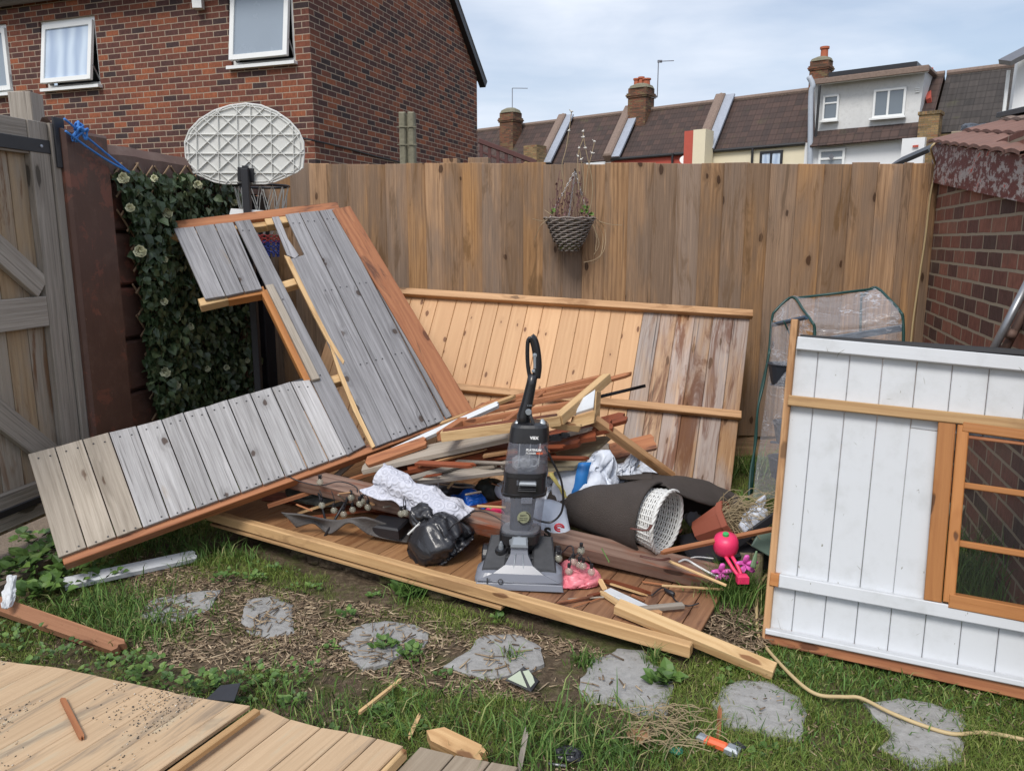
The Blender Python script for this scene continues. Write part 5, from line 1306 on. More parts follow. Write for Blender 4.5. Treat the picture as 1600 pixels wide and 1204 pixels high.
mb=MB(); cc=P(874,824,3.03); mb.tube([cc+Xp*math.cos(a)*.019+V((0,0,1))*math.sin(a)*.016 for a in [math.pi*2*k/14 for k in range(12)]],.004,6); mb.tube([cc+Xp*math.cos(a)*.012+V((0,0,1))*math.sin(a)*.007 for a in [math.pi*2*k/10 for k in range(9)]],.003,6); mesh_obj('swirl',mb,m_redprint,ps,smooth=True)
# felt roll round the wicker basket
ax=V((.78,-.62,-.06)).normalized(); oc=P(1042,815,3.04); 
up_=V((0,0,1)); ux=ax.cross(up_).normalized(); uy=ux.cross(ax)
def ringp(c,r,a,sx=1.0,sy=1.0): return c+ux*math.cos(a)*r*sx+uy*math.sin(a)*r*sy
mb=MB(); rows=[]
for i in range(17):
    t=i/16; rw=[]; r0=.150*(1-.5*t)
    for j in range(41):
        a=R(-75)+R(350)*j/40
        r=r0*(1+.02*fbm((t*3,j*.1,0),2,3)); c=oc-ax*(.07+.50*t)+V((0,0,-(.150-r0)))
        flap=.0
        p=ringp(c,r,a,1,1.0)
        rw.append(p+nvec(p,6,2)*.006)
    rows.append(rw)
mb.grid(rows); 
# flap continuing from the top edge backwards to the right
tag(mesh_obj('felt_roll',mb,m_felt,smooth=True,solid=.009),'big dark brown roll of roofing felt wrapped round the white wicker basket','roofing felt')
mb=MB()
sheet(mb,[[P(955,772,3.3),P(1000,762,3.28),P(1036,757,3.1),P(1050,764,3.05)],
          [P(968,758,3.45),P(1010,752,3.4),P(1050,752,3.3),P(1088,782,3.15)],
          [P(985,742,3.6),P(1030,744,3.55),P(1080,750,3.45),P(1120,790,3.3)],
          [P(1018,740,3.68),P(1060,744,3.62),P(1105,752,3.55),P(1143,778,3.45)],
          [P(1030,752,3.72),P(1075,752,3.68),P(1118,760,3.64),P(1146,792,3.58)]],6,6,.006,5,8)
blob(mb,P(1095,785,3.58),.20,.11,.085,.05,1.5,3,24,X=(1,-.3,-.1))
tag(mesh_obj('felt_sheet',mb,m_felt,smooth=True,solid=.006),'second curled sheet of brown roofing felt folded behind the basket','roofing felt')
mb=MB(); sheet(mb,[[P(952,744,3.5),P(985,742,3.5),P(1018,738,3.5)],[P(960,748,3.45),P(990,749,3.45),P(1020,748,3.4)]],4,6,.004,6,1); tag(mesh_obj('torn_felt_strip',mb,m_felt,smooth=True,solid=.006),'narrow torn felt strip pointing left across the white sack','roofing felt')
# wicker basket
bk_=thing('wicker_basket','white wicker laundry basket lying on its side inside the felt roll, open end facing right','basket',oc-V((0,0,.15)))
RB=.132; DB=.24
mb=MB()
nr=24; ns=60
for i in range(nr+1):
    t=i/nr; c=oc-ax*DB*t; r=RB*(1-.30*t)
    pts=[ringp(c,r+.003*math.cos(k*math.pi+i*math.pi),2*math.pi*k/ns,.98,1.0) for k in range(ns)]
    mb.tube(pts,.0043,5,closed=True)
mesh_obj('weave',mb,m_wicker,bk_,smooth=True)
mb=MB()
for k in range(30):
    a=2*math.pi*k/30; mb.tube([ringp(oc,RB,a),ringp(oc-ax*DB*.5,RB*.85,a),ringp(oc-ax*DB,RB*.70,a)],.004,5)
mesh_obj('uprights',mb,m_wicker,bk_,smooth=True)
mb=MB()
for i in range(1,18):
    r=RB*.70*i/18; pts=[ringp(oc-ax*(DB+.002*((k+i)%2)),r,2*math.pi*k/ns) for k in range(ns)]; mb.tube(pts,.004,5,closed=True)
for k in range(12): a=math.pi*k/12; mb.tube([ringp(oc-ax*DB,RB*.70,a),ringp(oc-ax*DB,-RB*.70,a)],.004,5)
mesh_obj('base',mb,m_wicker,bk_,smooth=True)
mb=MB()
for q in range(3):
    mb.tube([ringp(oc+ax*.004*math.sin(k*.9+q*2.1),RB+.005*math.cos(k*.9+q*2.1),2*math.pi*k/64) for k in range(64)],.0055,6,closed=True)
mesh_obj('rim',mb,m_wicker,bk_,smooth=True)
mb=MB()
rows=[]
for i in range(9):
    t=i/8
    rows.append([ringp(oc+ax*.012,RB+.012+.001*i,R(205+14*math.sin(t*3))-t*.0,1,1)-ax*(.10*(1-t))+V((0,0,.0)),ringp(oc+ax*.012,RB+.012,R(212+14*math.sin(t*3)),1,1)-ax*(.10*(1-t))])
mb.grid(rows); mesh_obj('strap',mb,m_leather,bk_,solid=.004)
mb=MB(); q=[P(985,825,2.86),P(1010,828,2.84),P(1018,820,2.86)]; mb.tube(catmull(q,5),.008,6,flat=.4); q=[P(1000,868,2.86),P(1030,874,2.84),P(1046,872,2.88)]; mb.tube(catmull(q,5),.008,6,flat=.4); mesh_obj('strap',mb,m_leather,bk_,smooth=True)
# terracotta pot, dry grass, bags and toys on the right
pt=thing('plant_pot','tipped over terracotta pot spilling dry grass right of the wicker basket','plant pot',P(1095,842,3.15))
pb=P(1090,832,3.2); pax=V((.62,-.30,.42)).normalized()
mb=MB(); mb.lathe([(.0,0),(.052,0),(.066,.07),(.080,.135),(.088,.138),(.090,.165),(.082,.166),(.078,.14),(.055,.03),(0,.03)],pb,pax,8); mesh_obj('pot',mb,m_terra,pt)
mb=MB()
for k in range(240):
    a=pb+pax*.15+V((random.uniform(-.06,.06),random.uniform(-.05,.05),random.uniform(-.06,.06)))
    d=pax*random.uniform(.02,.16)+V((random.uniform(-.05,.12),random.uniform(-.06,.04),random.uniform(-.10,.08)))
    mb.tube(catmull([a,a+d*.5+V((0,0,random.uniform(-.01,.04))),a+d+V((0,0,random.uniform(-.06,.02)))],3),.0014,3,caps=False)
mesh_obj('dry_grass',mb,m_drygrass,pt)
mb=MB(); put(mb,SIM_SACK,P(1172,832,3.12),(.6,.5,-.2),(.3,0,1),(.072,.06,.085)); tag(mesh_obj('plastic_bag',mb,m_bagwhite,smooth=True),'crumpled white plastic bag wedged beside the white panel','bag')
mb=MB(); blob(mb,P(1085,808,3.5),.05,.04,.04,.3,3,42,16); tag(mesh_obj('plastic_scrap',mb,m_bagwhite,smooth=True),'scrap of clear white plastic between the basket and the pot','plastic scrap')
mb=MB(); c=P(1130,868,3.1); mb.board(c+V((-.16,.02,-.02)),c+V((.2,.05,.04)),.22,.10,(0,-.2,1),ch=.01); tag(mesh_obj('black_tray',mb,m_black),'black plastic tray behind the pink watering can','tray')
stick('black_bar','black plastic bar crossing below the white plastic bag','bar',P(1125,868,3.05),P(1212,805,3.0),.03,.02,m_black,(0,-1,.2))
mb=MB(); mb.board(P(1190,862,3.0),P(1208,830,3.02),.1,.01,(0,-1,.2)); tag(mesh_obj('plastic_offcut',mb,m_greyplastic),'grey-green plastic offcut against the edge of the white panel','plastic')
stick('plank','splintered orange lath across the mouth of the basket','lath',P(1036,862,2.88),P(1208,826,2.96),.018,.014,m_orange,(0,-.4,1),LB,rag=.03)
ty=thing('pink_spade','bright pink toy with a round drum head, green stopper and slotted stem','toy',P(1150,905,2.8))
hc_=P(1134,850,2.92); hx=V((.95,-.05,.08)).normalized()
mb=MB(); mb.lathe([(0,-.042),(.03,-.042),(.046,-.03),(.050,-.012),(.050,.014),(.043,.034),(.02,.044),(0,.044)],hc_,(-.12,-.25,1),22); mesh_obj('drum',mb,m_pink,ty,smooth=True)
mb=MB(); mb.lathe([(0,.0),(.013,.0),(.012,.012),(0,.014)],hc_+V((-.12,-.25,1)).normalized()*.042,(-.12,-.25,1),12); mesh_obj('stopper',mb,m_green,ty)
for s_ in (-1,1):
    mb=MB(); mb.tube(catmull([hc_+V((s_*.012,-.01,-.03)),P(1143+s_*5,876,2.87),P(1152+s_*4,892,2.84),P(1158,903,2.82)],5),.0075,8); mesh_obj('stem',mb,m_pink,ty,smooth=True)
mb=MB(); mb.box(P(1160,903,2.81),(.045,.03,.035),ch=.008); mesh_obj('foot',mb,m_pink,ty)
for (x,y,nm,lb) in ((1127,893,'magenta_petals','magenta plastic flower left of the pink stem'),(1165,880,'magenta_petals','pink-purple plastic petals behind the log edging')):
    mb=MB(); c=P(x,y,2.87)
    for k in range(5):
        a=k*1.3+.3; d=V((math.cos(a),-.4,math.sin(a))).normalized(); 
        mb.loft([(c,V((.004,0,0)),V((0,.004,0)),2),(c+d*.022,V((.016,.006,0)),V((0,.003,.010)),2),(c+d*.04,V((.010,.0,0)),V((0,.002,.006)),2)],10)
    tag(mesh_obj(nm,mb,m_magenta,smooth=True),lb,'toy flower')
mb=MB(); sheet(mb,[[P(1172,885,2.84),P(1180,888,2.84)],[P(1176,872,2.85),P(1182,873,2.85)],[P(1181,860,2.86),P(1183,860,2.86)]],4,3,.001,3,1); tag(mesh_obj('succulent_leaf',mb,plain('succulent',(.16,.25,.14),.5),smooth=True,solid=.008),'single pale green succulent leaf standing behind the log edging','plant')
le=thing('log_edging','two short upright half logs of garden edging by the foot of the white panel','log edging',G(1180,930))
for k,x in enumerate((1172,1190)):
    mb=MB(); c=G(x,935,0)+V((0,.1,0)); mb.lathe([(.03,0),(.031,.16),(.028,.165),(0,.166)],c,(0,0,1),14); mesh_obj('half_log',mb,m_post if False else m_ply,le,smooth=False)
pk_=MB(); c=FP(893,905,.035); put(pk_,SIM_BAG,FP(893,905,.0)+V((-.01,.0,0)),(1,-.35,0),(0,0,1),(.10,.085,.13))
tag(mesh_obj('carrier_bag',pk_,m_pinkbag,smooth=True),'crumpled translucent red carrier bag right of the vacuum head','carrier bag')
# new sawn timber lying over the beam, sticks
stick('timber','thick clean new sawn timber lying over the right end of the front beam','timber',G(964,946,.12),G(1210,1048,.035),.052,.036,m_newpine,(0,-.25,1))
stick('batten','short white painted batten lying on the floor boards right of the red bag','batten',FP(948,922,.012),FP(1012,952,.012),.045,.012,m_whitewood,bn,LB)
stick('batten','pale split lath along the white painted batten','lath',FP(940,925,.012),FP(1000,965,.012),.02,.012,m_newpine,bn,LB,rag=.03)
stick('batten','orange end of the painted batten near the cable plug','batten',FP(1012,950,.012),FP(1030,960,.012),.04,.012,m_pinerail,bn,LB,rag=.01)
stick('batten','small pale splinter standing by the red bag','splinter',FP(937,905,.03),FP(946,922,.012),.02,.01,m_newpine,(0,-1,.3),LB,rag=.02)
stick('batten','brown splintered lath behind the white painted batten','lath',FP(950,908,.02),FP(1005,924,.015),.025,.012,m_redwood,bn,LB,rag=.03)
stick('batten','thin pale splinter beside the brown lath','splinter',FP(955,912,.03),FP(1005,928,.012),.008,.006,m_newpine,bn,LB,rag=.02)
stick('batten','dark rounded stick at the edge of the floor boards','stick',FP(986,952,.02),FP(1068,944,.025),.022,.02,m_gate,bn,LB,ch=.007)
stick('batten','thin light cane from the basket to the grass tuft','cane',P(1046,876,2.9),P(1135,914,2.74),.010,.008,m_newpine,bn,LB)
stick('batten','thin cane lying across the right end of the floor boards','cane',FP(1034,914,.03),FP(1130,920,.03),.008,.007,m_newpine,bn,LB)
pl=thing('cable_plug','black cable plug with a trailing lead at the right end of the floor boards','plug',FP(1048,925))
mb=MB(); mb.lathe([(.003,-.03),(.008,-.02),(.010,0),(.009,.018),(.004,.022)],FP(1047,925,.014),(.5,-.6,-.05),10); mesh_obj('plug',mb,m_black,pl,smooth=True)
mb=MB(); mb.tube(catmull([FP(1018,930,.01),FP(1034,918,.02),FP(1047,924,.014),FP(1056,938,.008),FP(1075,946,.01),FP(1092,942,.02)],6),.003,6); mesh_obj('lead',mb,m_black,pl,smooth=True)
mb=MB(); mb.tube(catmull([P(1060,878,2.95),P(1072,874,2.95),P(1090,884,2.92),P(1108,894,2.88),P(1122,900,2.86)],6),.005,6); mb.tube(catmull([P(1062,880,2.97),P(1085,870,2.97),P(1115,872,2.95)],6),.003,6); tag(mesh_obj('white_cable',mb,m_cablewhite,smooth=True),'short white cable with a bare end by the magenta flower','cable')
# ---- black tripod stand and string lights
tp=thing('tripod_stand','small black folding metal stand straddling the post at the left of the heap','metal stand',P(510,838,3.4))
def rod(a,b,r=.006,mat=None,nm='leg',par=None):
    mb=MB(); mb.tube([a,b],r,8); return mesh_obj(nm,mb,mat or m_black,par or tp,smooth=True)
rod(P(488,756,3.5),P(549,771,3.4),.009,nm='top_bar'); rod(P(496,762,3.46),P(512,826,3.36)); rod(P(547,772,3.4),P(507,838,3.3)); rod(P(496,759,3.48),P(490,748,3.5),.007,nm='hook')
def lights(name,label,wire,bulbs,Yw,parts=1):
    t=thing(name,label,'string lights',P(*wire[len(wire)//2][:2],Yw),None)
    mb=MB(); mb.tube(catmull([P(x,y,Yy) for x,y,Yy in wire],6),.0028,5)
    for (x,y,Y,dx,dy) in bulbs: mb.tube(catmull([P(x+dx,y+dy,Y),P(x+dx*.4+2,y+dy*.55,Y-.01),P(x,y-6,Y)],4),.002,5)
    mesh_obj('wire',mb,m_black,t,smooth=True); first=None
    for (x,y,Y,dx,dy) in bulbs:
        c=P(x,y,Y)
        if first is None:
            mb=MB(); mb.lathe([(0,-.0165),(.008,-.0145),(.0145,-.007),(.0165,0),(.0145,.007),(.008,.0145),(.005,.018),(.0,.019)],c,(0,-.1,1),16); first=mesh_obj('bulb',mb,m_clear,t,smooth=True); 
            mc=MB(); mc.lathe([(.006,.017),(.007,.019),(.007,.034),(.003,.036)],c,(0,-.1,1),10); fcap=mesh_obj('socket',mc,m_black,t); c0=c
        else:
            for src in (first,fcap):
                o=src.copy(); COL.objects.link(o); o.location=src.location+(c-c0)
    return t
lights('string_lights','string of clear round bulbs on black wire tangled over the left end of the post',
 [(445,737,3.48),(452,744,3.44),(470,752,3.42),(500,758,3.4),(530,752,3.4),(556,760,3.4),(562,775,3.36),(600,778,3.34),(640,782,3.3),(700,785,3.25)],
 [(500,753,3.4,2,-12),(503,789,3.38,-4,-24),(522,797,3.38,-4,-30),(549,777,3.36,-2,-12),(562,787,3.35,-1,-22),(575,792,3.35,-4,-22),(537,803,3.36,4,-28),(551,796,3.37,-3,-20),(603,775,3.28,0,-12),(627,802,3.22,3,-24),(633,801,3.2,-2,-26),(567,783,3.36,3,-18)],3.4)
lights('string_lights','second tangle of clear bulbs and wire hanging from the post right of the vacuum',
 [(700,828,3.05),(720,812,3.04),(760,800,3.1),(860,862,2.98),(890,852,2.95),(896,862,2.93),(888,875,2.92),(905,862,2.92),(912,855,2.93),(904,880,2.9)],
 [(905,882,2.9,0,-16),(896,877,2.9,-2,-20),(924,893,2.86,-6,-24),(873,872,2.93,4,-14),(889,892,2.88,2,-20),(911,884,2.88,-6,-22),(908,860,2.9,-4,-6)],2.9)
stick('batten','two short green weed stems lying over the post right of the lights','stem',P(940,856,2.92),P(952,878,2.86),.005,.003,plain('green_stem',(.09,.16,.04),.7),(0,-1,0))

rr_=random.Random(21)
for k in range(26):
    x=rr_.uniform(450,1010); lo_y=800 if x<620 else (835 if x<740 else 905); 
    if x>880: a=FP(x,rr_.uniform(905,950),.012)
    else: a=P(x,rr_.uniform(752,800),rr_.uniform(3.25,3.5))
    d=V((rr_.uniform(-1,1),rr_.uniform(-.6,.4),rr_.uniform(-.05,.35) if x<880 else 0)).normalized()*rr_.uniform(.04,.16)
    mb=MB(); w_=rr_.uniform(.004,.012); mb.board(a,a+d,w_,w_*.6,(0,-.2,1),ch=.001); cn,cm=rr_.choice([('pale',m_newpine),('orange',m_orange),('light brown',m_pinerail),('dark red',m_redwood),('grey',m_greytan)]); tag(mesh_obj('splinter',mb,cm),'small %s wood splinter %s'%(cn,'lying on the floor boards right of the red bag' if x>880 else ('in the heap left of the bin bag' if x<620 else ('in the heap between bin bag and vacuum' if x<790 else 'in the heap just right of the vacuum'))),'splinter','small splinters scattered over the heap')
mb=MB(); put(mb,SIM_BAG,P(520,772,3.62),(1,0,-.1),(0,-.5,1),(.16,.08,.14)); tag(mesh_obj('dark_cloth',mb,m_darkgreen,smooth=True),'dark crumpled cloth in the shadow under the red end of the post','cloth')
mb=MB(); put(mb,SIM_BAG,P(640,790,3.42),(1,0,-.3),(0,-.4,1),(.14,.06,.14)); tag(mesh_obj('dark_cloth',mb,m_binbag,smooth=True),'black plastic scrap tucked under the post above the bin bag','plastic scrap')
mb=MB(); put(mb,SIM_BAG,P(830,770,3.5),(1,0,0),(0,-.6,1),(.12,.07,.16)); tag(mesh_obj('white_sheeting',mb,m_bagwhite,smooth=True),'crumpled white plastic directly behind the vacuum tanks','plastic sheet')
for k,(x,y) in enumerate(((470,770),(560,700),(520,745))):
    pass
stick('batten','thin pale broken lath crossing beneath the tripod stand','lath',P(470,800,3.52),P(560,772,3.55),.012,.01,m_newpine,(0,0,1),LB,rag=.02)
stick('batten','second thin red lath lying across the dark mat','lath',P(455,812,3.45),P(590,795,3.42),.016,.01,m_redwood,(0,0,1),LB,rag=.02)

rl=random.Random(4)
for k in range(30):
    px=rl.uniform(590,850); t=(px-590)/310; py=rl.uniform(735-70*t,762-52*t); Y=rl.uniform(3.32,3.5)
    a=P(px,py,Y); d=V((rl.uniform(.6,1),rl.uniform(-.5,.25),rl.uniform(.02,.22))).normalized()*rl.uniform(.10,.34)
    mb=MB(); w_=rl.uniform(.008,.035); n0=(d.normalized()).cross(V((0,1,.3))).normalized()
    N=V((0,-.4,1)); N=(N-d.normalized()*N.dot(d.normalized())).normalized(); W=N.cross(d.normalized()); tt_=rl.uniform(.005,.014)
    pts=[a-W*w_/2,a+W*w_/2+d*.04,a+d+W*w_*.5,a+d*1.06+W*w_*.2,a+d*.97,a+d*1.03-W*w_*.3,a+d*.94-W*w_/2][::-1]
    mb.poly(pts,N,tt_,L=d); cn,cm=rl.choice([('red-brown',m_redwood),('dark red',m_redwood),('orange',m_orange),('greyish tan',m_greytan),('red-brown',m_redwood),('light brown',m_pinerail),('dark grey',m_gate)]); tag(mesh_obj('broken_lath',mb,cm),'%s broken %s lath %s'%('wide' if w_>.022 else 'thin',cn,'in the stack above the white blanket' if px<690 else ('in the stack directly left of the vacuum' if px<790 else 'in the stack right of the vacuum')),'lath','thin laths mixed into the stack of boards')
# ------------------------------------------------------------------ upright carpet cleaner
m_tank=clearplastic('clear_smoked_tank',(.26,.28,.34),.34,.07,.05,3,streak=.04)
m_hood=MT('grey_translucent_hood',.25,0,.6); m_hood.col((.19,.20,.235)); m_hood.b.inputs['Alpha'].default_value=.93; m_hood=m_hood.m
m_vblack=plain('vacuum_black_plastic',(.016,.016,.019),.3,var=.15,spec=.6)
m_vdark=plain('vacuum_dusty_grey',(.045,.046,.05),.6,var=.4,bump=.2,bs=50,nscale=25)
m_silver=plain('vacuum_silver',(.30,.33,.36),.35,metal=.3,var=.1)
m_wh=plain('print_white',(.8,.8,.8),.5); m_or=plain('print_orange',(.8,.14,.05),.5)
m_cloudy=clearplastic('cloudy_inner',(.75,.78,.82),.30,.3,.2,14,streak=.25)
m_label=plain('olive_label',(.26,.27,.17),.5,var=.1)
VO=FP(811,912); 
VX=V((.995,-.09,0)).normalized(); VY=V((.09,.995,0)); VU=(V((0,0,1))+VX*.082+VY*.03).normalized()
Yv=VO.y+.07
vac=thing('vacuum_cleaner','tall black and clear upright carpet cleaner standing on the floor boards in the middle','vacuum cleaner',VO)
def lv(x,y,z): return VO+VX*x+VY*y+V((0,0,z))                # floor head (upright frame)
def bv(x,y,z): return VO+VX*(x-.018)+VY*(y+.10)+VU*z               # body (leaning frame)
def zz(py): 
    return (P(820,py,VO.y+.06)-VO).z
def vp(name,mb,mat,parent=None,smooth=False,**k): return mesh_obj(name,mb,mat,parent or vac,smooth=smooth,**k)
# head
mb=MB()
prof=[(-.175,.0,.0),(-.175,.02,.0)]
mb.loft([(lv(0,.02,.004),VX*.178,VY*.075,6),(lv(0,.022,.03),VX*.178,VY*.073,5),(lv(0,.03,.055),VX*.172,VY*.062,4),(lv(0,.045,.072),VX*.15,VY*.04,3)],48)
hd=vp('floor_head',mb,m_hood,smooth=False)
# swept centre spine of the hood
mb=MB()
o2=[(-.165,-.052,.032),(-.10,-.04,.06),(-.055,-.02,.088),(-.035,.0,.125),(-.032,.012,.155),(.032,.012,.155),(.035,.0,.125),(.055,-.02,.088),(.10,-.04,.06),(.165,-.052,.032)]
fr_=[mb.vert(lv(*p)) for p in o2]; bkk=[mb.vert(lv(p[0]*.97,p[1]+.05,p[2]-.012)) for p in o2]
m_=len(o2)
for i in range(4):
    mb.face([fr_[i],fr_[i+1],fr_[m_-2-i],fr_[m_-1-i]]); 
for i in range(m_-1): mb.face([fr_[i+1],fr_[i],bkk[i],bkk[i+1]])
vp('hood_spine',mb,m_hood,hd)
mb=MB(); mb.slab([lv(-.035,.0,.15),lv(.035,.0,.15),lv(.03,.04,.178),lv(-.03,.04,.178)],VU+VY*-.8,.018,ch=.007); vp('spine_clip',mb,m_silver,hd)
mb=MB(); mb.tube([lv(0,-.048,.035),lv(-.02,-.026,.075),lv(-.014,-.004,.13)],.0022,5); mb.tube([lv(0,-.048,.035),lv(.02,-.026,.075),lv(.014,-.004,.13)],.0022,5); vp('spine_ridge',mb,m_silver,hd,smooth=True)
mb=MB(); mb.slab([lv(-.17,-.062,.003),lv(.18,-.062,.003),lv(.175,-.055,.028),lv(-.165,-.055,.028)],-VY,.006,ch=.002); vp('front_lip',mb,m_hood,hd)
for sg in (-1,1):
    mb=MB(); q=[lv(sg*.052,-.015,.068),lv(sg*.150,-.012,.056),lv(sg*.128,.135,.150),lv(sg*.045,.135,.158)]
    if sg<0: q=[q[1],q[0],q[3],q[2]]
    n_=(q[1]-q[0]).cross(q[3]-q[0]); n_=n_ if n_.z>0 else -n_
    q=[p-n_.normalized()*.05 for p in q]
    mb.slab(q,n_,.058,ch=.008); vp('side_housing',mb,m_vdark,hd)
mb=MB(); mb.box(lv(0,.1,.05),(.15,.12,.09),ch=.01); vp('brush_housing',mb,m_vblack,hd)
mb=MB()
for k in range(7):
    for sx in (-.05,.05): mb.tube([lv(sx-.015,.03+.006*k,.098-.0*k),lv(sx+.015,.03+.006*k,.098)],.0035,6)
vp('ribs',mb,m_vdark,hd)
for sx in (-.150,.150):
    mb=MB(); mb.lathe([(.0,-.014),(.045,-.014),(.052,-.008),(.052,.008),(.045,.014),(.02,.014),(.018,.01),(0,.01)],lv(sx,.14,.056),VX,28); w0=vp('wheel',mb,m_vblack,smooth=False)
    mb=MB(); mb.lathe([(0,-.017),(.02,-.016),(.022,.016),(0,.017)],lv(sx,.14,.056),VX,16); vp('hub',mb,m_vdark,w0)
mb=MB(); c=lv(-.078,.06,.105); mb.lathe([(.024,0),(.026,.01),(.022,.022),(.0,.024)],c,(0,-.3,1),20); vp('dial_base',mb,m_vblack,hd)
mb=MB(); mb.lathe([(.012,0),(.010,.02),(.004,.036),(0,.037)],c+V((0,-.006,.02)),(0,-.3,1),14); vp('dial',mb,m_silver,hd)
text_mesh('marking','1',.030,lv(-.128,-.0645,.028),VX,V((0,.25,1)),m_print,hd,bold=.001)
text_mesh('marking','st',.010,lv(-.116,-.0635,.041),VX,V((0,.25,1)),m_print,hd)
mb=MB(); cc=lv(-.068,-.064,.037); mb.tube([cc+VX*math.cos(a)*.009+V((0,.2,1))*math.sin(a)*.009 for a in [2*math.pi*k/18 for k in range(18)]],.0018,5,closed=True); mb.box(cc+V((0,0,.009)),(.005,.003,.004)); mb.box(cc-V((0,0,.009)),(.005,.003,.004)); vp('dial_symbol',mb,m_print,hd)
mb=MB()
for (a,b) in ((-.10,-.083),(-.052,-.02)): mb.tube([lv(a,-.0635,.037),lv(b,-.0635,.037)],.0014,5)
vp('marking_lines',mb,m_silver,hd)
# body sections: halfwidth, depth
z0,z1,z2,z3,z4,z5=zz(852),zz(834),zz(772),zz(737),zz(686),zz(663)
def sec(z,hw,hd_,e=3.2,y=0): return (bv(0,y,z),VX*hw,VY*hd_,e)
mb=MB(); mb.loft([sec(z0-.045,.05,.04),sec(z0-.03,.055,.05),sec(z0,.072,.062),sec(z0+.012,.083,.07),sec(z1-.002,.085,.072),sec(z1+.006,.083,.07)],40); vp('lower_collar',mb,m_vblack,smooth=False)
mb=MB(); mb.tube([bv(0,-.02,z0-.05),lv(0,.08,.06)],[.022,.03],14); mb.loft([(lv(0,.13,.09),VX*.075,VY*.035,2.5),(lv(0,.135,.15),VX*.07,VY*.035,2.5)],20); vp('swivel_neck',mb,m_vblack,smooth=True)
mb=MB(); zc=(z0+z1)/2+.006; pts=[(-.035,-.016),(-.038,.004),(-.02,.016),(.0,.021),(.02,.016),(.038,.004),(.035,-.016)]
mb.poly([bv(x,-.066,zc+z) for x,z in pts],-VY,.010,L=VX); vp('latch_plate',mb,m_silver)
mb=MB(); mb.loft([sec(z1,.080,.068),sec(z1+.01,.083,.072),sec(z2-.01,.087,.075),sec(z2,.086,.074)],40,cap=False); tk=vp('recovery_tank',mb,m_tank,smooth=True)
mb=MB(); mb.loft([sec(z1+.005,.045,.04),sec(z2-.05,.05,.045),sec(z2-.002,.06,.05)],20); vp('tank_core',mb,m_vdark,tk)
mb=MB(); mb.loft([sec(z1+.002,.075,.063),sec(z1+.012,.076,.064)],30); vp('dirty_water',mb,m_cloudy,tk)
mb=MB(); mb.loft([sec(z2-.004,.092,.078),sec(z2+.006,.093,.079),sec(z2+.008,.088,.075),sec(z3-.02,.087,.075),sec(z3-.018,.09,.077),sec(z3,.089,.076)],40); mid=vp('middle_band',mb,m_vblack)
mb=MB(); zm=(z2+z3)/2; mb.board(bv(-.018,-.083,zm+.012),bv(.05,-.083,zm+.012),.03,.011,V((0,0,1)),ch=.004); vp('tank_handle',mb,m_silver,mid)
mb=MB()
for k in range(3): mb.board(bv(-.02,-.078,zm-.004-.008*k),bv(.05,-.078,zm-.004-.008*k),.012,.003,V((0,0,1)))
vp('vent_slot',mb,m_vdark,mid)
mb=MB(); mb.board(bv(-.024,-.074,zm),bv(-.024,-.074,zm+.001)+VU*.02,.006,.01,VX); mb.slab([bv(-.005,-.078,z2-.026),bv(.04,-.078,z2-.026),bv(.04,-.078,z2-.002),bv(-.005,-.078,z2-.002)],-VY,.006); vp('catch',mb,m_tank,mid)
mb=MB(); mb.loft([sec(z3,.086,.073),sec(z3+.01,.087,.074),sec(z4-.02,.080,.069),sec(z4+.004,.077,.066)],40,cap=False); tk2=vp('clean_tank',mb,m_tank,smooth=True)
mb=MB(); mb.loft([sec(z3+.002,.035,.03),sec(z4-.002,.045,.04)],20,r=.3); vp('inner_duct',mb,m_vdark,tk2)
mb=MB(); blob(mb,bv(-.005,-.03,z3+.035),.05,.03,.035,.3,3,77,18); 
for k in range(4): mb.tube([bv(-.03+.02*k+.016*math.cos(a),-.05,z3+.035+.016*math.sin(a)+.006*(k%2)) for a in [2*math.pi*q/14 for q in range(14)]],.003,6,closed=True)
vp('float_assembly',mb,m_cloudy,tk2,smooth=True)
mb=MB()
for sx in (-.03,.012,.05): mb.board(bv(sx,-.066,z3+.03),bv(sx,-.066,z4-.01),.004,.003,VY)
vp('tank_ribs',mb,m_cloudy,tk2)
mb=MB(); mb.loft([sec(z4-.012,.0805,.0695),sec(z4-.010,.082,.071),sec(z4+.02,.079,.068),sec(z5-.012,.075,.065),sec(z5-.002,.066,.056),sec(z5+.004,.045,.035)],40); cap=vp('top_cap',mb,m_vblack)
for sx in (-.05,.052):
    mb=MB(); mb.loft([(bv(sx,-.028,z5-.012),VX*.014,VY*.012,2.5),(bv(sx*.96,-.02,z5+.004),VX*.012,VY*.01,2.5),(bv(sx*.9,-.015,z5+.016),VX*.006,VY*.005,2)],12); vp('release_button',mb,m_silver,cap)
text_mesh('logo','vax',.024,bv(.008,-.0715,z4+.007),VX,VU,m_wh,cap,bold=.0008)
text_mesh('lettering','PLATINUM',.0125,bv(-.004,-.0735,z4-.040),VX,VU,m_wh,tk2,bold=.0006,shear=.15)
text_mesh('lettering','POWER',.0115,bv(-.004,-.0738,z4-.053),VX,VU,m_wh,tk2,bold=.0002,shear=.15)
text_mesh('lettering','MAX',.0115,bv(.038,-.0738,z4-.053),VX,VU,m_or,tk2,bold=.0004,shear=.15)
zl=(z1+z2)/2-.002
mb=MB(); cc=bv(.013,-.0765,zl); d_=[cc+VX*math.cos(a)*.027+VU*math.sin(a)*.027 for a in [2*math.pi*k/28 for k in range(28)]]; mb.poly(d_,-VY,.0012,L=VX); lb_=vp('care_label',mb,m_label,tk)
mb=MB(); mb.tube([cc-VY*.002+VX*math.cos(a)*.024+VU*math.sin(a)*.024 for a in [R(-150+k*15) for k in range(16)]],.0022,5); vp('label_ring',mb,m_print,lb_)
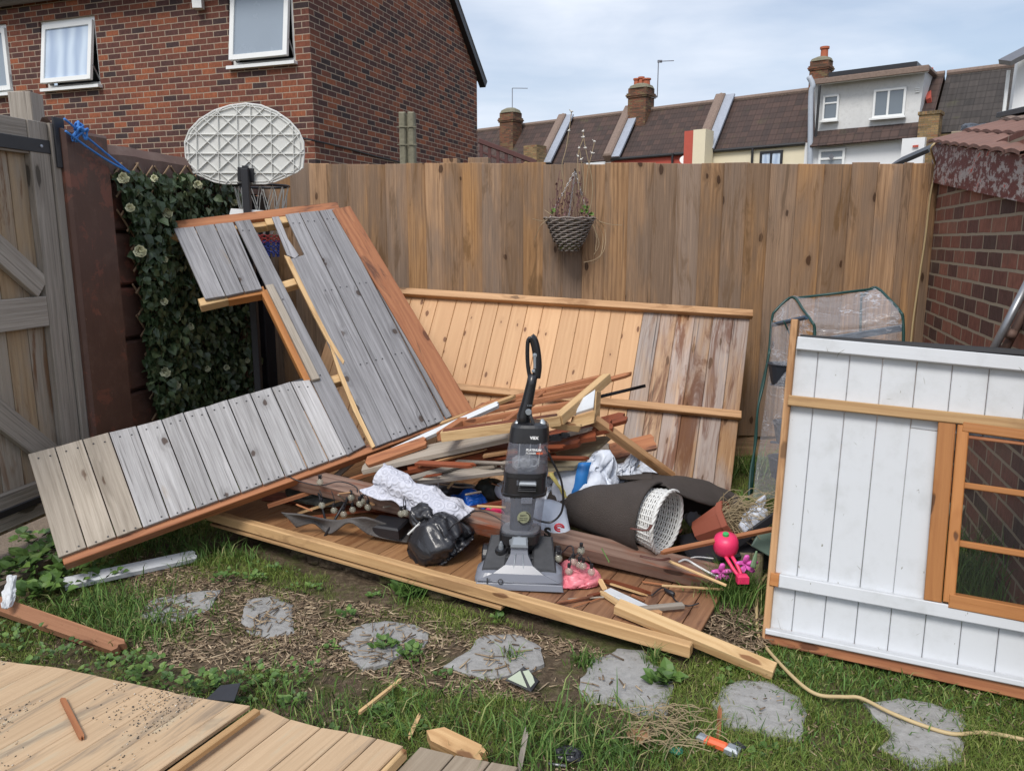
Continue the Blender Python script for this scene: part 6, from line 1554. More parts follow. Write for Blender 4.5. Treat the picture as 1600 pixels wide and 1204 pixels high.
text_mesh('label_text','EMPTY',.0085,cc-VX*.016+VU*.006-VY*.0022,VX,VU,m_print,lb_)
text_mesh('label_text','DIRTY TANK',.0058,cc-VX*.019-VU*.004-VY*.0022,VX,VU,m_print,lb_)
text_mesh('label_text','WHEN FULL',.0058,cc-VX*.018-VU*.012-VY*.0022,VX,VU,m_print,lb_)
# handle
def hz(px,py): 
    q=P(px,py,VO.y+.11); return q
mb=MB(); mb.tube([hz(817,664),hz(818,650),hz(824,628),hz(830,600),hz(833,585)],[.036,.033,.029,.025,.024],16,flat=.8); hs=vp('handle_stem',mb,m_vblack,smooth=True)
mb=MB(); mb.tube(catmull([hz(838,590),hz(840,572),hz(838,548),hz(834,532),hz(829,526)],5),[.017]*21,12); vp('grip',mb,m_vblack,hs,smooth=True)
mb=MB(); mb.tube(catmull([hz(829,527),hz(825,533),hz(824,552),hz(825,572),hz(828,590)],5),.008,10); vp('grip_loop',mb,m_vblack,hs,smooth=True)
mb=MB(); mb.board(hz(836,575)-VY*.018,hz(836,556)-VY*.018,.011,.006,-VY,ch=.003); mb.lathe([(.0,-.006),(.009,-.004),(.009,.004),(0,.006)],hz(836,554)-VY*.016,VY,12); mb.board(hz(834,581)-VY*.017,hz(834,576)-VY*.017,.014,.008,-VY); vp('trigger',mb,m_silver,hs)
mb=MB(); mb.tube([hz(827,638)-VY*.03,hz(831,650)-VY*.035,hz(836,664)-VY*.03,hz(838,680)-VY*.035],[.011,.010,.008,.009],10,flat=.7); vp('hose_clip',mb,m_vdark,hs,smooth=True)
mb=MB(); mb.lathe([(0,-.004),(.013,0),(.011,.005)],hz(827,640)-VY*.042,-VY,14); vp('clip_button',mb,m_silver,hs)
text_mesh('handle_mark','VAX',.010,hz(824,632)-VY*.03,VX,VU,m_silver,hs)
mb=MB(); mb.tube(catmull([hz(851,697),hz(864,722),hz(876,748),hz(880,775),hz(877,800),hz(862,815),hz(842,813),hz(826,806)],7),.0045,8); vp('power_cord',mb,m_vblack,smooth=True)
# ------------------------------------------------------------------ basketball backboard
m_board=plain('backboard_white_plastic',(.66,.66,.63),.55,var=.08,nscale=5)
Yb=4.8
bb=thing('basketball_hoop','white plastic basketball backboard seen from behind on a black pole','basketball hoop',P(380,330,Yb))
bO=P(382,225,Yb); bX=V((1,-.06,0)).normalized(); bZ=V((0,-.05,1)).normalized(); bN=V((-.06,-1,-.05)).normalized()
k_=(bO-CP).dot(V((0,_c,-_s)))/F
def bp(px,py,off=0): return PL(px,py,bO+bN*off,bN)
outl=[(290,240),(289,222),(296,204),(312,187),(335,173),(360,165),(384,162),(408,165),(432,175),(452,189),(467,206),(474,222),(475,240),(473,262),(464,269),(430,284),(415,287),(350,287),(335,284),(302,270),(292,260)]
pts=[bp(x,y) for x,y in outl]
mb=MB(); mb.poly(pts,-bN,.006,L=bX); mesh_obj('panel',mb,m_board,bb)
mb=MB(); mb.tube(pts,.006,6,closed=True); mb.tube([bO+(p-bO)*.945+bN*.006 for p in pts],.0035,5,closed=True); mesh_obj('rim_edge',mb,m_board,bb)
def clip(px0,py0,px1,py1):
    # keep the part of a rib inside the outline
    xs_=np.array([px0+(px1-px0)*t for t in np.linspace(0,1,80)]); ys_=np.array([py0+(py1-py0)*t for t in np.linspace(0,1,80)])
    ins=inpoly(xs_,ys_,outl); idx=np.where(ins)[0]
    if len(idx)<2: return None
    return (xs_[idx[0]],ys_[idx[0]],xs_[idx[-1]],ys_[idx[-1]])
mb=MB(); ribs=[]
for y in (181,210,240,270): ribs.append((280,y,485,y+.5))
for x in (307,341,371,392,424,458): ribs.append((x-1,150,x+2,300))
for i in range(-6,9):
    x0=341+i*32.5
    ribs.append((x0-60,150+0,x0+100,300)); ribs.append((x0+60,150,x0-100,300))
for r_ in ribs:
    c=clip(*r_)
    if c is not None and math.hypot(c[2]-c[0],c[3]-c[1])>6: mb.board(bp(c[0],c[1],.004),bp(c[2],c[3],.004),.0045,.014,bN,ch=.001)
mesh_obj('ribs',mb,m_board,bb)
mb=MB(); mb.board(bp(384,262,.02),bp(384,284,.02),.10,.012,bN); mb.box(bp(384,275,.03),(.035,.02,.12)); mesh_obj('bracket',mb,m_black,bb)
mb=MB(); a=bp(383,264,.045); mb.board(V((a.x,a.y,0)),a,.042,.042,(0,-1,0)); mesh_obj('pole',mb,m_black,bb)
rc=bp(408,288,-.20); rc=V((rc.x,rc.y,P(400,291,rc.y).z))
mb=MB(); rr=.17; mb.tube([rc+V((math.cos(a)*rr,math.sin(a)*rr*.9,0)) for a in [2*math.pi*k/40 for k in range(40)]],.008,8,closed=True); mb.tube([rc+V((0,-rr,0)),rc+V((-.06,-rr-.08,0))],.008,6); hoop=mesh_obj('hoop',mb,m_black,bb,smooth=True)
m_net=plain('white_net_cord',(.6,.6,.56),.8); m_netr=plain('red_net_cord',(.5,.08,.08),.8); m_netb=plain('blue_net_cord',(.06,.10,.42),.8)
m1,m2,m3=MB(),MB(),MB()
for k in range(14):
    a=2*math.pi*k/14
    for s_ in (-1,1):
        P_=[]
        for j in range(6):
            t=j/5; aa=a+s_*t*.45; r=rr*(1-.38*t); P_.append(rc+V((math.cos(aa)*r,math.sin(aa)*r*.9,-.30*t))+nvec((k,j,s_),1,2)*.008)
        m1.tube(P_,.0028,4,caps=False)
        Q=[]
        for j in range(5):
            t=j/4; aa=a+s_*(.45+.3*math.sin(t*6.3)); r=rr*.62*(1-.12*t); Q.append(rc+V((math.cos(aa)*r,math.sin(aa)*r*.9,-.30-.05*t)))
        m2.tube(Q,.003,4,caps=False)
        Q=[]
        for j in range(7):
            t=j/6; aa=a+s_*(.35*math.sin(t*9)); r=rr*.55*(1-.1*t); Q.append(rc+V((math.cos(aa)*r,math.sin(aa)*r*.9,-.34-.10*t)))
        m3.tube(Q,.0035,4,caps=False)
mesh_obj('white_net',m1,m_net,hoop); mesh_obj('red_net',m2,m_netr,hoop); mesh_obj('blue_net',m3,m_netb,hoop)
stick('plank','painted white timber offcut lying on top of the leaning grey panel below the backboard','timber offcut',P(360,334,4.74),P(428,338,4.8),.06,.02,m_render,(0,-1,.4),rag=.01)
# ------------------------------------------------------------------ ivy trellis with roses
m_leafA=MT('fake_ivy_leaf',.42,0,.5); m_leafA.col(m_leafA.hsv(m_leafA.ramp(m_leafA.rnd(),[(0,(.018,.035,.014)),(.45,(.045,.075,.03)),(.8,(.10,.135,.065)),(1,(.26,.29,.17))]),1.0)); m_leafA=m_leafA.m
m_rose=plain('cream_rose',(.60,.60,.40),.6,var=.15,nscale=30)
m_willow=plain('willow_lattice',(.26,.17,.10),.8,var=.3)
ivy=thing('ivy_trellis','artificial ivy screen with cream roses on an expanding willow trellis hung on the brown wall','ivy screen',LW(290,640))
def iw(px,py,off=.06): q=LW(px,py)+LWN*off; return q
ivo=[(158,262),(205,270),(250,270),(300,275),(345,285),(358,300),(366,360),(372,450),(378,520),(385,600),(388,640),(232,652),(215,600),(207,520),(200,440),(190,380),(178,320),(160,285)]
mb=MB()
for i in range(-4,22):
    for sg in (1,-1):
        x0=150+i*26; y0=255; L_=430
        a=(x0,y0); b=(x0+sg*(-L_*.66),y0+L_) 
        xs_=np.array([a[0]+(b[0]-a[0])*t for t in np.linspace(0,1,90)]); ys_=np.array([a[1]+(b[1]-a[1])*t for t in np.linspace(0,1,90)])
        big=[(150,252),(350,262),(396,655),(222,665),(190,400)]
        idx=np.where(inpoly(xs_,ys_,big))[0]
        if len(idx)>3: mb.board(iw(xs_[idx[0]],ys_[idx[0]],.05+.008*sg),iw(xs_[idx[-1]],ys_[idx[-1]],.05+.008*sg),.011,.005,LWN)
mesh_obj('lattice',mb,m_willow,ivy)
rng=np.random.RandomState(3)
mb=MB()
def leaf(mb,c,d,n,s,r):
    d=d.normalized(); n=(n-d*n.dot(d)).normalized(); w_=n.cross(d)
    f=.12*s
    ps=[c,c+d*.12*s+w_*.42*s+n*f,c+d*.5*s+w_*.40*s+n*f,c+d*s-n*f,c+d*.5*s-w_*.40*s+n*f,c+d*.12*s-w_*.42*s+n*f]
    mid=c+d*.45*s
    i=[mb.vert(p,r) for p in ps]; m_i=mb.vert(mid,r)
    for k in range(6): mb.face([i[k],i[(k+1)%6],m_i])
cnt=0
while cnt<4300:
    x=rng.uniform(150,400);y=rng.uniform(255,665)
    if not inpoly(np.array([x]),np.array([y]),ivo)[0]: continue
    if y<330 and rng.rand()<(330-y)/75*.62: continue
    cnt+=1
    c=iw(x,y,.05+abs(rng.normal(0,.035)))
    d=V((LWD.x*rng.normal(0,.7),LWD.y*rng.normal(0,.7),-abs(rng.normal(.8,.5))))+LWN*rng.uniform(.0,.6)
    leaf(mb,c,d,LWN+V(rng.normal(0,.45,3)),rng.uniform(.032,.066),float(np.clip(rng.beta(2,2.6),0,1)))
mesh_obj('leaves',mb,m_leafA,ivy)
def rose(c,s):
    mb=MB()
    for q in range(4):
        n_=5+q
        for k in range(n_):
            a=2*math.pi*(k/n_)+q*.7; r0=s*(.12+.22*q); ra=s*(.30+.25*q)
            X=V((math.cos(a),.25*math.sin(a*2+q),math.sin(a)*random.uniform(.7,1.05))); T_=V((-math.sin(a),0,math.cos(a))); Nn=LWN*.55+V((0,-.75,0))
            rows=[]
            for i in range(4):
                t=i/3; rows.append([c+X*(r0+(ra-r0)*t**1.5)*(1)+T_*(u*s*(.22+.13*q)*(1-.3*t*abs(u)))+Nn*(s*(.55-.16*q)*(t**.6)-.06*s*abs(u)) for u in (-1,-.4,.4,1)])
            mb.grid(rows)
    mb.lathe([(0,0),(s*.16,s*.1),(s*.14,s*.45),(0,s*.5)],c,LWN*.55+V((0,-.75,0)),8)
    return mesh_obj('rose',mb,m_rose,ivy,smooth=True)
for (x,y,s_) in ((161,279,.045),(281,289,.042),(211,279,.034),(341,317,.032),(232,333,.036),(188,392,.042),(172,325,.03),(228,405,.03),(248,495,.034),(270,509,.034),(227,470,.03),(229,580,.036),(246,600,.036),(297,575,.032),(328,573,.034),(361,562,.032),(377,610,.032),(272,395,.028)):
    rose(iw(x,y,.12),s_*random.uniform(.55,.78))
# ------------------------------------------------------------------ hanging basket on the fence
hb=thing('hanging_basket','half round grey wicker hanging basket with wispy plants on the fence','hanging basket',fx(894,390)+FN*.1)
Hc=fx(894,342)+FN*.17; Hr=.163
mb=MB()
for i in range(15):
    t=i/14; r=Hr*(1-.02*i)*(1-t*.35)*(1-max(0,t-.7)*.9); z=-.205*t
    n=40
    mb.tube([Hc+V((math.cos(a)*(r+.004*math.cos(k*math.pi/2+i*math.pi)),math.sin(a)*(r+.004*math.cos(k*math.pi/2+i*math.pi))*.8,z+.004*math.sin(k*math.pi/2+i*3.1+fbm((k*.2,i,0),1)))) for k in range(n) for a in [2*math.pi*k/n]],.0062,5,closed=True,r=random.random())
mesh_obj('weave',mb,m_wickerdark,hb,smooth=True)
mb=MB(); mb.lathe([(0,-.20),(Hr*.42,-.20),(Hr*.6,-.12),(Hr*.86,-.01),(Hr*.8,-.012),(0,-.015)],Hc,(0,0,1),20,sy=.8); mesh_obj('dark_liner',mb,m_soil,hb)
m_chain=plain('chain_steel',(.32,.32,.33),.4,metal=.6)
mb=MB(); top=fx(900,268)+FN*.06
def chain(a,b):
    n=int((b-a).length/.018); d=(b-a).normalized(); s1=d.cross(V((0,1,0))).normalized()
    for k in range(n):
        c=a.lerp(b,(k+.5)/n); o=s1 if k%2 else d.cross(s1)
        mb.tube([c+d*math.cos(q)*.012+o*math.sin(q)*.005 for q in [2*math.pi*j/8 for j in range(8)]],.0015,4,closed=True)
chain(Hc+V((-.015,-.12,0)),top); chain(Hc+V((.13,.05,0)),top); chain(Hc+V((-.13,.05,0)),top)
mesh_obj('chain',mb,m_chain,hb)
mb=MB(); a=fx(900,268); mb.tube([a+FN*.0,a+FN*.07,a+FN*.075+V((0,0,.012))],.004,6); mesh_obj('hook',mb,m_black,hb)
m_stemp=plain('purple_stems',(.15,.075,.07),.8,var=.5,nscale=20); m_drystem=plain('dry_stems',(.34,.26,.16),.9,var=.3); m_fluff=plain('seed_fluff',(.62,.60,.55),.9)
mb=MB(); mf=MB(); ml=MB(); md=MB()
for k in range(30):
    a=Hc+V((random.uniform(-.12,.12),random.uniform(-.08,.06),-.01)); h_=random.uniform(.06,.28)*(1 if k%3 else 1.15)
    P_=[a]; 
    for j in range(5): P_.append(P_[-1]+V((random.uniform(-.014,.014),random.uniform(-.01,.01),h_/5)))
    mb.tube(catmull(P_,3),.0019,4,caps=False)
    for q in P_[1:]:
        if random.random()<.55: leaf(mb,q,V((random.uniform(-1,1),random.uniform(-1,.3),random.uniform(.0,1))),V((0,-1,.3)),random.uniform(.012,.024),.5)
for (x0,y0,pts_) in ((880,334,[(882,300),(878,260),(884,235),(889,205),(893,175)]),(905,334,[(912,290),(908,250),(905,232)]),(905,300,[(903,245),(912,215),(920,250)][:2]),(912,334,[(918,270),(925,240),(929,222)]),(921,334,[(926,290),(915,232),(911,206)])):
    P_=[P(x0,y0,Hc.y)]+[P(x,y,Hc.y-.0) for x,y in pts_]; md.tube(catmull(P_,5),.0026,4,caps=False)
    for q in (P_[-1],P_[-2]):
        mf=MB(); mf.lathe([(0,-.007),(.006,-.002),(.009,.004),(.004,.009),(0,.010)],q,(random.random()-.5,-.2,1),7); mf.tube([q,q+V((random.uniform(-.015,.015),-.005,.014))],.003,5); mf.tube([q,q+V((random.uniform(-.018,.018),.0,.004))],.003,5); mesh_obj('seed_head',mf,m_fluff,hb)
for k in range(9):
    x=random.choice([868,915,920]); c=P(x+random.uniform(-7,7),random.uniform(322,338),Hc.y-.03)
    for _ in range(4): leaf(ml,c,V((random.uniform(-1,1),random.uniform(-1,.2),random.uniform(-.2,1))),V((0,-1,.5)),.022,.8)
for (pts_) in ([(858,342),(845,352),(835,375)],[(858,338),(848,345),(832,342)],[(930,345),(942,370),(938,400),(925,412)],[(932,342),(945,358),(944,390),(930,405),(912,410)],[(926,350),(936,380),(928,398)],[(932,344),(950,350),(972,352)],[(851,328),(862,336),(872,341)],[(928,352),(932,372),(930,392)]):
    md.tube(catmull([P(x,y,Hc.y-.06+random.uniform(-.05,.05)) for x,y in pts_],6),.0019,4,caps=False)
mesh_obj('purple_stems',mb,m_stemp,hb); mesh_obj('dry_stems',md,m_drystem,hb)
m_weed=MT('weed_leaf',.55,0,.4); m_weed.col(m_weed.ramp(m_weed.rnd(),[(0,(.035,.075,.016)),(.5,(.07,.14,.028)),(1,(.15,.24,.05))])); m_weed=m_weed.m
mesh_obj('green_leaves',ml,m_weed,hb)
# ------------------------------------------------------------------ mini greenhouse
m_cover=clearplastic('clear_greenhouse_cover',(.50,.51,.55),.30,.12,.3,7,streak=.55,sc_=(1.2,2,5))
m_gtube=plain('green_trim',(.012,.055,.048),.4,var=.2); m_bluebar=plain('blue_grey_bar',(.05,.09,.14),.4)
gh=thing('mini_greenhouse','small greenhouse with clear plastic cover and green piping behind the white panel','greenhouse',V((P(1290,700,3.9).x,3.9,0)))
gx0=P(1206,500,3.75); 
# front-left arch (near), right arch (far side to the right)
def GH(px,py,Y): return P(px,py,Y)
LA=[GH(1174,775,3.62),GH(1184,640,3.68),GH(1200,560,3.72),GH(1206,500,3.74),GH(1212,485,3.74),GH(1238,464,3.74)]   # left end, rear leg up to the ridge
LF=[GH(1238,464,3.74),GH(1255,484,3.55),GH(1268,502,3.42),GH(1273,520,3.40),GH(1268,600,3.36),GH(1262,780,3.3)]
RA=[GH(1368,449,3.66),GH(1392,470,3.5),GH(1406,486,3.38),GH(1411,500,3.36),GH(1411,560,3.34),GH(1405,760,3.3)]
RBk=[GH(1368,449,3.66),GH(1350,462,3.8),GH(1345,490,3.85),GH(1340,760,3.85)]
for nm_,pth in (('frame_arch',LA+LF[1:]),('frame_arch',RBk[::-1]+RA[1:])):
    mb=MB(); mb.tube(catmull(pth,5),.0065,8); mesh_obj(nm_,mb,m_gtube,gh,smooth=True)
for a,b,w_ in ((LF[3],RA[3],.0) ,):
    pass
mb=MB(); mb.board(GH(1270,535,3.44),GH(1411,512,3.36),.03,.012,(0,-1,0)); mb.board(GH(1207,508,3.74),GH(1260,496,3.44),.02,.012,(0,-1,0)); mesh_obj('cross_bar',mb,m_bluebar,gh)
mb=MB(); mb.tube([GH(1240,466,3.73),GH(1368,451,3.65)],.006,6); mesh_obj('ridge_bar',mb,m_gtube,gh,smooth=True)
for y_ in (600,690):
    mb=MB(); mb.board(GH(1205,y_,3.7),GH(1268,y_+6,3.4),.012,.012,(0,0,1)); mb.board(GH(1268,y_+6,3.4),GH(1411,y_-10,3.38),.012,.012,(0,0,1)); mesh_obj('shelf_bar',mb,m_bluebar,gh)
mb=MB(); A_=catmull(LF[:4],5); B_=catmull(RA[:4],5)
rows=[]
for i in range(25):
    t=i/24; rows.append([a.lerp(b,t)+V((0,0,-.025*math.sin(t*math.pi)+.006*ridge((t*6,j*.3,0),1,3))) for j,(a,b) in enumerate(zip(A_,B_))])
mb.grid(rows); mesh_obj('roof_cover',mb,m_cover,gh,smooth=True)
def cover(A_,B_,sd,nm_,n=24,m=20,am=.018):
    mb=MB(); rows=[]
    for i in range(n+1):
        t=i/n; a=A_[0].lerp(A_[1],t); b=B_[0].lerp(B_[1],t)
        rows.append([a.lerp(b,j/m)+nvec((j/m*3,t*1.2,sd),1,sd)*am+V((0,-am*.6*ridge((j/m*5,t*2,sd),1,sd),0)) for j in range(m+1)])
    mb.grid(rows); mesh_obj(nm_,mb,m_cover,gh,smooth=True)
cover((LF[3],LF[5]),(RA[3],RA[5]),1,'front_cover'); cover((LA[3],LA[0]),(LF[3],LF[5]),2,'side_cover',am=.03)
mb=MB(); ii=[mb.vert(p) for p in (LA[4],LF[0],LF[2],LF[3],LA[3])]; mb.face(ii); mesh_obj('gable_cover',mb,m_cover,gh)
mb=MB(); mb.tube(catmull([GH(1224,500,3.6),GH(1236,530,3.6),GH(1232,560,3.55),GH(1228,600,3.5)],6),.004,6); mb.tube(catmull([GH(1203,545,3.7),GH(1193,600,3.66),GH(1184,640,3.62),GH(1181,690,3.6),GH(1173,735,3.56),GH(1170,780,3.5)],6),.006,6); mesh_obj('zip_piping',mb,m_gtube,gh,smooth=True)
m_darkpot=plain('dark_pots',(.02,.025,.035),.6)
for (x,y,Y) in ((1222,600,3.62),(1230,690,3.6),(1222,745,3.6),(1300,640,3.6)):
    mb=MB(); mb.lathe([(.05,0),(.07,.09),(.075,.1),(.06,.1),(0,.08)],P(x,y,Y),(0,0,1),16); mesh_obj('stored_pot',mb,m_darkpot,gh)
# pale garden cable from the outbuilding roof to the lawn
mb=MB(); ff=lambda x,y,o=.035:fx(x,y)+FN*o
path=[P(1500,222,4.6),P(1484,219,4.68),P(1466,222,4.72),P(1455,232,4.74),ff(1455,256,.06),ff(1457,272),ff(1450,310),ff(1443,370),ff(1434,430),ff(1424,500),ff(1418,560),ff(1405,680),
 V((1.6,4.2,.03)),V((1.35,3.5,.02)),G(1215,880,.03),G(1192,905,.05),G(1183,935,.05),G(1184,985,.02),G(1196,1010,.02),G(1240,1058,.03),G(1276,1084,.03),G(1318,1088,.03),G(1345,1090,.03),G(1390,1112,.03),G(1440,1132,.025),G(1490,1146,.025),G(1540,1144,.02),G(1610,1157,.02),G(1700,1180,.02)]
mb.tube(catmull(path,7),.0062,8); tag(mesh_obj('garden_cable',mb,m_cablecream,smooth=True),'long cream cable hanging down the fence and snaking over the lawn and paving stones','cable')
# ------------------------------------------------------------------ paving stones
m_stone=MT('riven_paving',.8,0,.35); g_=m_stone.geo()
n1=m_stone.noise(g_,5,6,.7,.5); n2=m_stone.noise(m_stone.map(g_,(1,1,1)),45,5,.7)
cst=m_stone.mix(n1,(.235,.23,.22),(.38,.375,.365)); cst=m_stone.mix(m_stone.math('MULTIPLY',m_stone.step(m_stone.noise(g_,16,6,.75),.56,.70),.75),cst,(.12,.10,.07))
m_stone.col(m_stone.mix(.3,cst,m_stone.ramp(n2,[(.3,.3),(.7,.75)]),'OVERLAY')); m_stone.nrm(m_stone.bump(m_stone.math('ADD',n1,m_stone.math('MULTIPLY',n2,.35)),.9,.012)); m_stone=m_stone.m
stones=[('leftmost paving stone, brownish and half buried in chippings below the leaning grey panel',[(214,955),(240,932),(290,925),(345,920),(338,938),(300,965),(262,972),(228,972)]),
 ('pale paving stone mostly covered by wood chippings, second from the left',[(372,965),(388,935),(425,930),(462,940),(455,965),(462,985),(420,996),(385,985)]),
 ('rounded grey paving stone with a clump of weeds on its right edge',[(530,1002),(556,978),(600,968),(650,974),(672,985),(662,1008),(630,1015),(606,1036),(570,1042),(545,1022)]),
 ('grey paving stone behind the solar light',[(696,1042),(735,1008),(762,990),(805,990),(846,1010),(852,1034),(820,1050),(760,1058)]),
 ('large clean grey paving stone under the end of the front beam',[(905,1072),(925,1030),(962,1014),(1008,1014),(1042,1048),(1050,1070),(1040,1118),(1000,1112),(960,1098),(920,1096)]),
 ('grey paving stone with dark spots below the new sawn timber',[(1118,1098),(1132,1064),(1200,1062),(1248,1086),(1262,1108),(1250,1158),(1185,1142),(1124,1132)]),
 ('rightmost paving stone with the cream cable lying across it',[(1352,1096),(1400,1088),(1502,1106),(1512,1128),(1508,1190),(1440,1200),(1372,1168),(1384,1140)])]
stone_polys=[]
for lb,px in stones:
    p=[G(x,y,.014) for x,y in px]; p=[p[i].lerp(p[(i+1)%len(p)],t/7) for i in range(len(p)) for t in range(7)]
    p=[q+nvec(q,22,2)*.010+nvec(q,8,4)*.018 for q in p]; p=[V((q.x,q.y,.016)) for q in p]; cx=sum(p,V())/len(p)
    mb=MB(); rows=[[V((q.x,q.y,-.03)) for q in p],[V((q.x,q.y,.010)) for q in p]]
    for k in range(1,9):
        t=k/8; rw=[]
        for q in p:
            w_=q.lerp(cx,t*.98+.02); rw.append(V((w_.x,w_.y,.016+.003*fbm(w_,9,1)+.0015*fbm(w_,30,2))))
        rows.append(rw)
    ids=[[mb.vert(q) for q in rw] for rw in rows]; m=len(p)
    for i in range(len(rows)-1):
        for j in range(m): mb.face([ids[i][j],ids[i][(j+1)%m],ids[i+1][(j+1)%m],ids[i+1][j]])
    mb.face(ids[-1]); stone_polys.append([(q.x,q.y) for q in p])
    tag(mesh_obj('paving_stone',mb,m_stone),lb,'paving stone','paving stones set across the lawn')
# ------------------------------------------------------------------ small things on the grass
m_paintw=m_whitewood
stick('plank','long white painted plank with a bare end on the grass under the grey panel','plank',G(100,912,.04),G(305,868,.03),.065,.02,m_whitewood,(0,-.35,1))
stick('timber','bare end of the white painted plank on the grass','timber offcut',G(290,871,.032),G(306,867.5,.032),.066,.0205,m_pinerail,(0,-.35,1)) if False else None
stick('plank','long reddish brown plank at the left edge of the lawn','plank',G(-60,925,.07),G(188,1012,.03),.055,.03,m_oldred,(.1,-.45,1),rag=.015)
stick('timber','jagged brown timber offcut above the bottom edge of the picture','timber offcut',G(682,1152,.07),G(752,1186,.05),.055,.04,m_beam,(0,-.3,1),rag=.03)
stick('stick','dark splintered stake poking up from the long grass','stake',G(812,1196,.02),G(822,1143,.10),.014,.012,m_gate,(0,-1,.3),rag=.02)
stick('stick','pale curved stick lying in the grass left of centre','stick',G(562,1112,.03),G(626,1062,.03),.011,.009,m_newpine,(0,0,1),rag=.01)
stick('stick','small orange splinter lying on the sandy board panel','splinter',G(98,1092,.128),G(128,1152,.128),.014,.008,m_orange,(0,0,1),rag=.012)
stick('stick','orange splinter standing beside the utility knife','splinter',G(1122,1152,.02),G(1125,1108,.06),.010,.008,m_orange,(0,-1,0),rag=.015)
stick('stick','pale splinter left of the timber offcut','splinter',G(400,1152,.02) if False else G(640,1150,.02),G(655,1118,.03),.012,.006,m_newpine,(0,0,1),rag=.015)
mb=MB(); mb.poly([G(322,1094,.05),G(345,1072,.06),G(376,1068,.07),G(366,1096,.06)],(0,-.2,1),.005); tag(mesh_obj('slate_piece',mb,plain('dark_slate',(.035,.037,.045),.5)),'dark slate fragment at the edge of the sandy board panel','slate')
# solar light
sl=thing('solar_light','small black solar light with pale triangular panels lying by a paving stone','solar light',G(815,1075))
mb=MB(); q=[G(789,1062,.03),G(818,1041,.075),G(842,1063,.055),G(830,1080,.02)]; nn=(q[1]-q[0]).cross(q[3]-q[0]); nn=nn if nn.z>0 else -nn; mb.poly([p-nn.normalized()*.012 for p in q],nn,.014,L=q[1]-q[0]); mesh_obj('case',mb,m_black,sl)
m_solar=plain('solar_cells',(.42,.47,.36),.3,var=.1)
cq=sum(q,V())/4+nn.normalized()*.003
for tri in (((793,1060),(813,1047),(824,1074)),((817,1048),(826,1046),(838,1063),(829,1073))):
    mb=MB(); pts=[PL(x,y,cq,nn.normalized()) for x,y in tri]; mb.poly(pts,nn,.0015); mesh_obj('solar_panel',mb,m_solar,sl)
# utility knife
kn=thing('utility_knife','orange and grey utility knife lying in the grass','knife',G(1120,1160))
kd=(G(1150,1172,.03)-G(1090,1148,.03)).normalized()
mb=MB(); mb.board(G(1090,1148,.03),G(1112,1157,.03),.028,.016,(0,0,1),ch=.006); mesh_obj('grip_end',mb,m_silver,kn)
mb=MB(); mb.board(G(1102,1153,.034),G(1138,1167,.034),.026,.018,(0,0,1),ch=.007); mesh_obj('handle',mb,m_or,kn)
mb=MB(); mb.board(G(1134,1166,.032),G(1155,1175,.03),.034,.022,(0,0,1),ch=.007); mesh_obj('nose',mb,m_silver,kn)
mb=MB(); mb.board(G(1148,1160,.03),G(1160,1170,.03),.03,.012,(0,0,1),ch=.004); mesh_obj('belt_clip',mb,m_black,kn)
# dead oak leaf, dark clod, screw driver bit, bottle scrap
mb=MB(); lx=[(978,1142),(985,1134),(992,1138),(998,1130),(1004,1138),(1014,1134),(1012,1146),(1018,1152),(1006,1156),(1004,1162),(998,1158),(990,1162),(990,1154),(982,1152)]
pts=[G(x,y,.05+.01*math.sin(x)) for x,y in lx]; c=mb.vert(sum(pts,V())/len(pts)+V((0,0,.012))); ii=[mb.vert(p) for p in pts]
for k in range(len(ii)): mb.face([ii[k],ii[(k+1)%len(ii)],c])
tag(mesh_obj('dead_leaf',mb,plain('dead_leaf',(.34,.19,.10),.8,var=.2),solid=.001),'single dry brown lobed leaf lying on cut grass','leaf')
mb=MB(); blob(mb,G(890,1178,.03),.038,.025,.018,.5,5,61,20); tag(mesh_obj('charred_lump',mb,m_binbag,smooth=True),'small shiny black lump in the grass near the bottom','lump')
mb=MB(); mb.tube([G(855,1192,.02),G(886,1196,.02)],.004,6); tag(mesh_obj('metal_bit',mb,m_chain,smooth=True),'small shiny metal bit below the black lump','screw')
mb=MB(); sheet(mb,[[G(2,950,.10),G(12,948,.10),G(22,945,.09)],[G(6,925,.12),G(16,925,.13),G(26,925,.12)],[G(10,900,.16),G(18,898,.17),G(26,900,.16)]],5,5,.012,20,3); tag(mesh_obj('paint_flake',mb,m_whitewood,solid=.004),'crumbly white painted fragment among the weeds at the far left','fragment')
m_greenpl=plain('green_scrap',(.04,.25,.16),.5); mb=MB(); blob(mb,G(1056,1172,.02),.02,.012,.008,.4,3,62,12); tag(mesh_obj('green_scrap',mb,m_greenpl),'tiny green plastic scrap in the grass left of the utility knife','scrap')
# ------------------------------------------------------------------ ground cover
path_xy=[(p.x,p.y) for p in path_poly]
fp=[b0-bk*.03,b1-bk*.03,b1+bk*.58,b0+bd*Lb*.6+bk*.6,b0+bd*Lb*.6+bk*1.2,b0+bk*1.2]
floor_xy=[(p.x,p.y) for p in fp]
deck_xy=[(p.x,p.y) for p in (E3[0],E3[len(E3)//2],E3[-1],G(632,1174,.05),G(815,1208,.05),G(800,1400,.05),G(-200,1400,.05))]
Wb=[wq(1197,1000),wq(1600,1090)]; white_xy=[(Wb[0].x,Wb[0].y),(Wb[1].x,Wb[1].y),(Wb[1].x+.3,Wb[1].y+.5),(Wb[0].x+.1,Wb[0].y+.12)]
chip_px=[(200,880),(330,890),(470,930),(700,960),(880,1000),(1000,1010),(1010,1060),(900,1100),(640,1080),(560,1050),(420,1050),(300,1060),(200,1010),(210,960)]
chip_xy=[(G(x,y).x,G(x,y).y) for x,y in chip_px]
